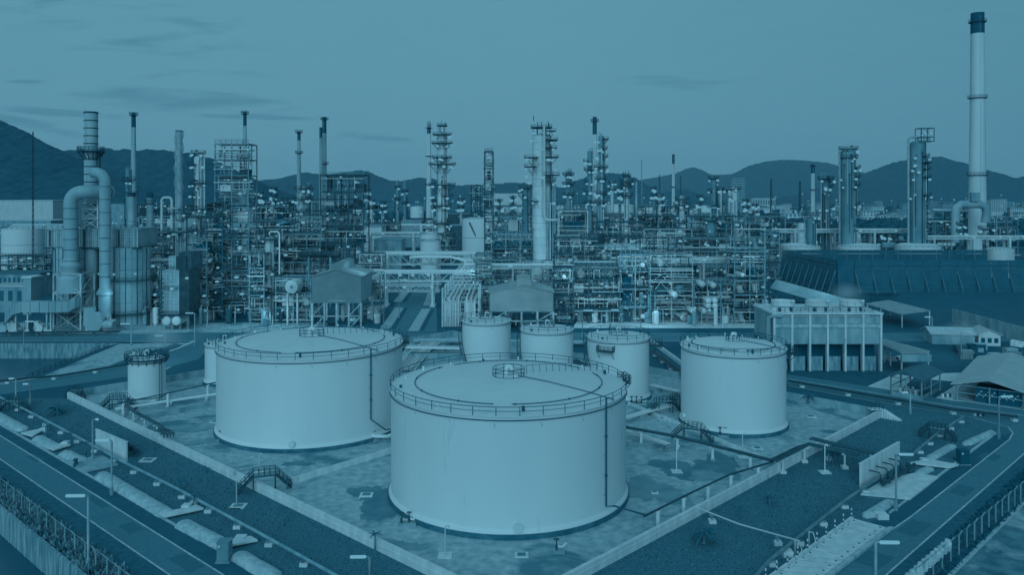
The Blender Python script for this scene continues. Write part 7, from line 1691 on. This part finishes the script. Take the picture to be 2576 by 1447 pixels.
# ------------------------------------------------------------------ dark wood on the right, shrubs
def wood(name, label, x0, x1, y0, y1, n, hmin, hmax, seed, kind='stuff'):
    r = random.Random(seed); vs, fs = [], []
    for k in range(n):
        Y = r.uniform(y0, y1); x = r.uniform(xat(x0, Y), xat(x1, Y)); h = r.uniform(hmin, hmax); R_ = h * .55
        for q in range(26):
            a, e = r.uniform(0, 6.28), math.acos(r.uniform(-.3, 1)); rr_ = R_ * r.uniform(.65, 1.05)
            c = Vector((x + rr_ * math.cos(a) * math.sin(e), Y + rr_ * math.sin(a) * math.sin(e), h * .5 + rr_ * .9 * math.cos(e))); s = R_ * r.uniform(.16, .34); o = len(vs)
            for _ in range(3): vs.append((c.x + r.uniform(-s, s), c.y + r.uniform(-s, s), c.z + r.uniform(-s, s)))
            vs.append((c.x + r.uniform(-s, s), c.y + r.uniform(-s, s), c.z + r.uniform(-s, s)))
            fs += [(o, o + 1, o + 2), (o, o + 2, o + 3)]
        o = len(vs); m = 6
        for i in range(m): vs.append((x + R_ * .8 * math.cos(6.28 * i / m), Y + R_ * .8 * math.sin(6.28 * i / m), h * .35))
        for i in range(m): vs.append((x + R_ * .5 * math.cos(6.28 * i / m), Y + R_ * .5 * math.sin(6.28 * i / m), h * .9))
        for i in range(m): vs.append((x + R_ * .5 * math.cos(6.28 * i / m), Y + R_ * .5 * math.sin(6.28 * i / m), 0))
        for i in range(m):
            j = (i + 1) % m; fs += [(o + i, o + j, o + m + j, o + m + i), (o + 2 * m + i, o + 2 * m + j, o + j, o + i)]
        fs.append(tuple(o + m + i for i in range(m)))
    b = MB(); b.add(vs, fs); tag(b.build(name, 'foliage'), label, kind=kind)
wood('woodland', 'dark dense wood behind the right columns', 1870, 2700, 640, 1050, 900, 9, 15, 21)
wood('woodland', 'dark trees among the far units right of centre', 1440, 1880, 600, 900, 260, 7, 12, 22)
wood('woodland', 'dark trees between the far town houses', 1880, 2700, 1500, 2900, 200, 8, 14, 23)
wood('woodland', 'trees at the foot of the left hill', -40, 1400, 1250, 1600, 420, 8, 16, 24)
# ------------------------------------------------------------------ hills
def hill(label, prof, D, dep, m, seed, ns=1.0, name='hill'):
    prof = [(prof[0][0] - 140, 510)] + prof + [(prof[-1][0] + 140, 510)]; r = random.Random(seed); xs0, xs1 = prof[0][0], prof[-1][0]; nx = max(60, int((xs1 - xs0) / 2.6)); ny = 60
    def H(px):
        for (a, b_), (c, d_) in zip(prof, prof[1:]):
            if a <= px <= c:
                f = (px - a) / (c - a); return b_ + (d_ - b_) * (3 * f * f - 2 * f * f * f if abs(c - a) > 200 else f)
        return prof[-1][1]
    from mathutils import noise
    vs, fs = [], []
    for j in range(ny + 1):
        v_ = j / ny; Y = D - dep + dep * 2 * v_
        for i in range(nx + 1):
            px = xs0 + (xs1 - xs0) * i / nx; x = xat(px, D); top = zat(H(px), D)
            f = max(0, 1 - abs(2 * v_ - 1)) ** .75
            nzv = noise.fractal(Vector((x / 260 + seed, Y / 260, 0)), 1.0, 2.0, 5)
            z = top * f * (1 + .22 * nzv * (1 - f)) + (noise.noise(Vector((x / 30, Y / 40, seed))) * 4.5 + noise.noise(Vector((x / 9, Y / 30, seed))) * 4.0) * ns * (D / 2500)
            vs.append((x + noise.noise(Vector((x / 90, Y / 90, 3))) * 12 * (1 - f), Y, z - 6 * (f < .02)))
    for j in range(ny):
        for i in range(nx): a = j * (nx + 1) + i; fs.append((a, a + 1, a + nx + 2, a + nx + 1))
    b = MB(); b.add(vs, fs, True); tag(b.build(name, m), label, kind='structure')
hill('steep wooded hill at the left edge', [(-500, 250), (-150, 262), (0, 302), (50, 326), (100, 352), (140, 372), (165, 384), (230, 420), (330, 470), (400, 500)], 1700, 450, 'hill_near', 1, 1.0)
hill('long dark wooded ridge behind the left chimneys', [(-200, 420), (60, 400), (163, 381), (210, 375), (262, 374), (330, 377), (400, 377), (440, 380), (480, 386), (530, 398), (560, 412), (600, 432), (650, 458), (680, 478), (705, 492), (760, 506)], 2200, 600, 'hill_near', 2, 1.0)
hill('middle ridge behind the twin chimneys', [(560, 470), (640, 456), (665, 452), (700, 450), (740, 440), (765, 433), (790, 436), (815, 440), (850, 436), (880, 431), (905, 428), (925, 431), (950, 442), (975, 452), (1005, 457), (1030, 452), (1055, 446), (1090, 450), (1115, 457), (1145, 467), (1175, 465), (1215, 465), (1260, 462), (1290, 459), (1330, 462), (1400, 470), (1460, 480)], 5200, 1100, 'hill_mid_hazed', 3, .8)
hill('darker rounded hill right of the thickest column', [(1330, 505), (1385, 487), (1415, 470), (1445, 456), (1480, 444), (1515, 435), (1545, 434), (1575, 440), (1600, 448), (1620, 462), (1640, 482), (1660, 502)], 4300, 700, 'hill_mid_hazed', 4, .8)
hill('pale peaked far hill behind the far white chimney', [(1560, 470), (1610, 453), (1660, 444), (1700, 436), (1725, 425), (1745, 420), (1765, 427), (1785, 438), (1815, 440), (1850, 436), (1900, 440), (1960, 470)], 9000, 1500, 'hill_far_hazed', 5, .6)
hill('broad round far hill at the right', [(1800, 462), (1840, 440), (1880, 418), (1920, 407), (1960, 402), (2000, 402), (2040, 405), (2080, 409), (2110, 417), (2150, 430), (2200, 452), (2300, 480)], 8000, 1500, 'hill_far_hazed', 6, .6)
hill('dark peaked hill left of the giant chimney', [(2080, 480), (2140, 450), (2175, 437), (2210, 424), (2245, 410), (2280, 402), (2320, 399), (2350, 394), (2372, 395), (2395, 405), (2420, 417), (2450, 432), (2475, 441), (2510, 449), (2545, 450), (2576, 445), (2640, 436), (2800, 430), (3000, 440)], 5200, 1100, 'hill_mid_hazed', 7, .8)
hill('small dark hillock at the foot of the far hills', [(1600, 508), (1640, 498), (1675, 484), (1705, 476), (1730, 478), (1755, 488), (1800, 503)], 3600, 500, 'hill_mid_hazed', 8, .8)
# ------------------------------------------------------------------ the town on the right
R5 = random.Random(31)
def town(label, px, w, h_px, Y, d=14, floors=3, cols=6, m='town_wall', group=None, name='town_building', yb=0):
    x0, x1 = xat(px - w / 2, Y), xat(px + w / 2, Y); hh = h_px * Y / F; t = thing(name, label, 'building', ((x0 + x1) / 2, Y, yb), group)
    MB().box((x0, Y, -1), (x1, Y + d, yb + hh)).build('wall', m, t); MB().box((x0 - .5, Y - .5, yb + hh + .01), (x1 + .5, Y + d + .5, yb + hh + 1.0)).build('roof', 'town_roof', t)
    for r in range(floors):
        for k in range(cols):
            x = x0 + (x1 - x0) * (k + .2) / cols; z = yb + hh * (r + .25) / floors
            ubox('window', t, (x, Y - .25, z), (x + (x1 - x0) / cols * .6, Y - .05, z + hh / floors * .5), 'window_dark')
town('tall pale hotel tower before the round far hill', 1857, 34, 88, 1900, 20, 14, 7, 'grey_cladding')
town('white hotel with a window grid right of the giant chimney', 2513, 40, 30, 1500, 20, 6, 7, 'town_wall', yb=12)
town('grey apartment block left of the giant chimney', 2352, 26, 22, 1700, 20, 6, 5, 'grey_cladding', yb=10)
town('wide grey apartment block beside it nearer the giant chimney', 2392, 38, 22, 1650, 20, 6, 8, 'grey_cladding', yb=8)
town('pale block at the right edge of the picture', 2560, 36, 16, 1500, 20, 4, 7, yb=6)
for k in range(110):
    px = R5.uniform(1890, 2640); Y = R5.uniform(1100, 2400)
    town('low town house %s, %s' % ([l for x_, l in ((1990, 'right of the hotel tower'), (2110, 'around the short white chimney'), (2280, 'between the two big ringed columns'), (2420, 'left of the giant chimney'), (9999, 'right of the giant chimney')) if px < x_][0], 'near the dark wood' if Y < 1500 else ('half way to the hills' if Y < 2000 else 'close under the hills')), px, R5.uniform(12, 42) * 1100 / Y + 6, R5.uniform(8, 16) * 1300 / Y + 1, Y, R5.uniform(10, 24), R5.choice((2, 2, 3)), R5.choice((4, 5, 6)), R5.choice(['town_wall', 'town_wall', 'vessel_cladding', 'grey_cladding']), 'low town houses before the right hills', yb=max(0, (Y - 1100) * .010))
for k in range(26):
    px = R5.uniform(130, 1300); Y = R5.uniform(1150, 1700)
    town('low pale house at the foot of the %s' % ('left hills' if px < 640 else 'middle ridge'), px, R5.uniform(10, 30) * 1100 / Y, R5.uniform(4, 9) * 1100 / Y, Y, 14, 2, 4, R5.choice(['town_wall', 'grey_cladding']), 'low houses at the foot of the hills')
# ------------------------------------------------------------------ point lights at the brightest lit lamps, then added fill lights
def glow(p, e, r=.4):
    l = bpy.data.lights.new('lamp_fill_light', 'POINT'); l.energy = e; l.color = (.34, .76, .96); l.shadow_soft_size = r
    o = bpy.data.objects.new('lamp_fill_light', l); o.location = p; C.objects.link(o)
for px, py, Y, e in ((290, 745, 244, 2600), (262, 720, 236, 900), (432, 722, 243, 1500), (415, 850, 200, 1400), (592, 795, 236, 1600), (1260, 745, 238, 2600), (1500, 800, 240, 1500), (1780, 640, 262, 500), (1010, 650, 285, 1800),
                     (2415, 838, 205, 1300), (2085, 716, 300, 1500), (2150, 742, 285, 1500), (1480, 700, 250, 1200), (1366, 600, 385, 0), (700, 810, 240, 1200), (880, 640, 380, 2500), (560, 600, 262, 1800), (1112, 500, 540, 5000), (2560, 950, 150, 0)):
    if e: glow(at(px, py, Y), e * .17)
for k in range(150):  # lights added at random spots to brighten the pipework, tied to no lamp
    px = R5.choice([R5.uniform(350, 940), R5.uniform(1190, 1930), R5.uniform(1190, 1930)]); Y = R5.choice([254, 256, 296, 340, 380, 440])
    if 1690 < px < 1870: continue
    glow(at(px, R5.uniform(560 if Y > 290 else 640, 790 if Y < 300 else 680), Y), 200 * (Y / 256) ** 1.5, .6)

# ------------------------------------------------------------------ pale volumes imitating lamp glare
sm = bpy.data.materials.new('glare_wisp'); sm.use_nodes = True; n_ = sm.node_tree; n_.nodes.clear(); MATS['glare_wisp'] = sm
o_ = n_.nodes.new('ShaderNodeOutputMaterial'); v_ = n_.nodes.new('ShaderNodeVolumePrincipled'); n_.links.new(v_.outputs[0], o_.inputs['Volume'])
t_ = n_.nodes.new('ShaderNodeTexCoord'); q_ = n_.nodes.new('ShaderNodeTexNoise'); q_.inputs['Scale'].default_value = .35; q_.inputs['Detail'].default_value = 3
g_ = n_.nodes.new('ShaderNodeTexGradient'); g_.gradient_type = 'QUADRATIC_SPHERE'; n_.links.new(t_.outputs['Object'], q_.inputs['Vector'])
p_ = n_.nodes.new('ShaderNodeMapping'); p_.vector_type = 'POINT'; p_.inputs['Scale'].default_value = (1 / 6.5, 1 / 4, 1 / 4); n_.links.new(t_.outputs['Object'], p_.inputs[0]); n_.links.new(p_.outputs[0], g_.inputs[0])
m_ = n_.nodes.new('ShaderNodeMath'); m_.operation = 'MULTIPLY'; n_.links.new(q_.outputs[0], m_.inputs[0]); n_.links.new(g_.outputs['Fac'], m_.inputs[1])
k_ = n_.nodes.new('ShaderNodeMath'); k_.operation = 'MULTIPLY'; k_.inputs[1].default_value = .9; n_.links.new(m_.outputs[0], k_.inputs[0]); n_.links.new(k_.outputs[0], v_.inputs['Density'])
v_.inputs['Color'].default_value = (1, 1, 1, 1)  # white volume stands in for the bloom around bright lamps
for l, p in (('faint pale wisp imitating lamp glare behind the small railed tank', at(410, 850, 190)), ('faint pale wisp imitating lamp glare over the white roofed house', at(2414, 838, 200)), ('faint pale wisp imitating lamp glare behind the right fan stack of the cooling tower', at(2130, 738, 226))):
    b = MB(); b.lathe(p, [(.01, -3.9), (3.5, -3), (6, -1), (6.4, 0), (6, 1), (3.5, 3), (.01, 3.9)], 16)
    o = b.build('glare_wisp', 'glare_wisp', None, p); o.scale = (1, .62, 1); tag(o, l, kind='stuff')
# ------------------------------------------------------------------ the air
hm = bpy.data.materials.new('haze'); hm.use_nodes = True; hn = hm.node_tree; hn.nodes.clear()
ho = hn.nodes.new('ShaderNodeOutputMaterial'); hv = hn.nodes.new('ShaderNodeVolumePrincipled'); hn.links.new(hv.outputs[0], ho.inputs['Volume'])
hv.inputs['Color'].default_value = (.92, .95, 1, 1); hv.inputs['Density'].default_value = HAZE; hv.inputs['Anisotropy'].default_value = 0.0
MATS['haze'] = hm
tag(MB().box((-13000, -300, -6), (13000, 22500, 900)).build('haze', 'haze'), 'thin blue air over the refinery and the hills', kind='stuff')
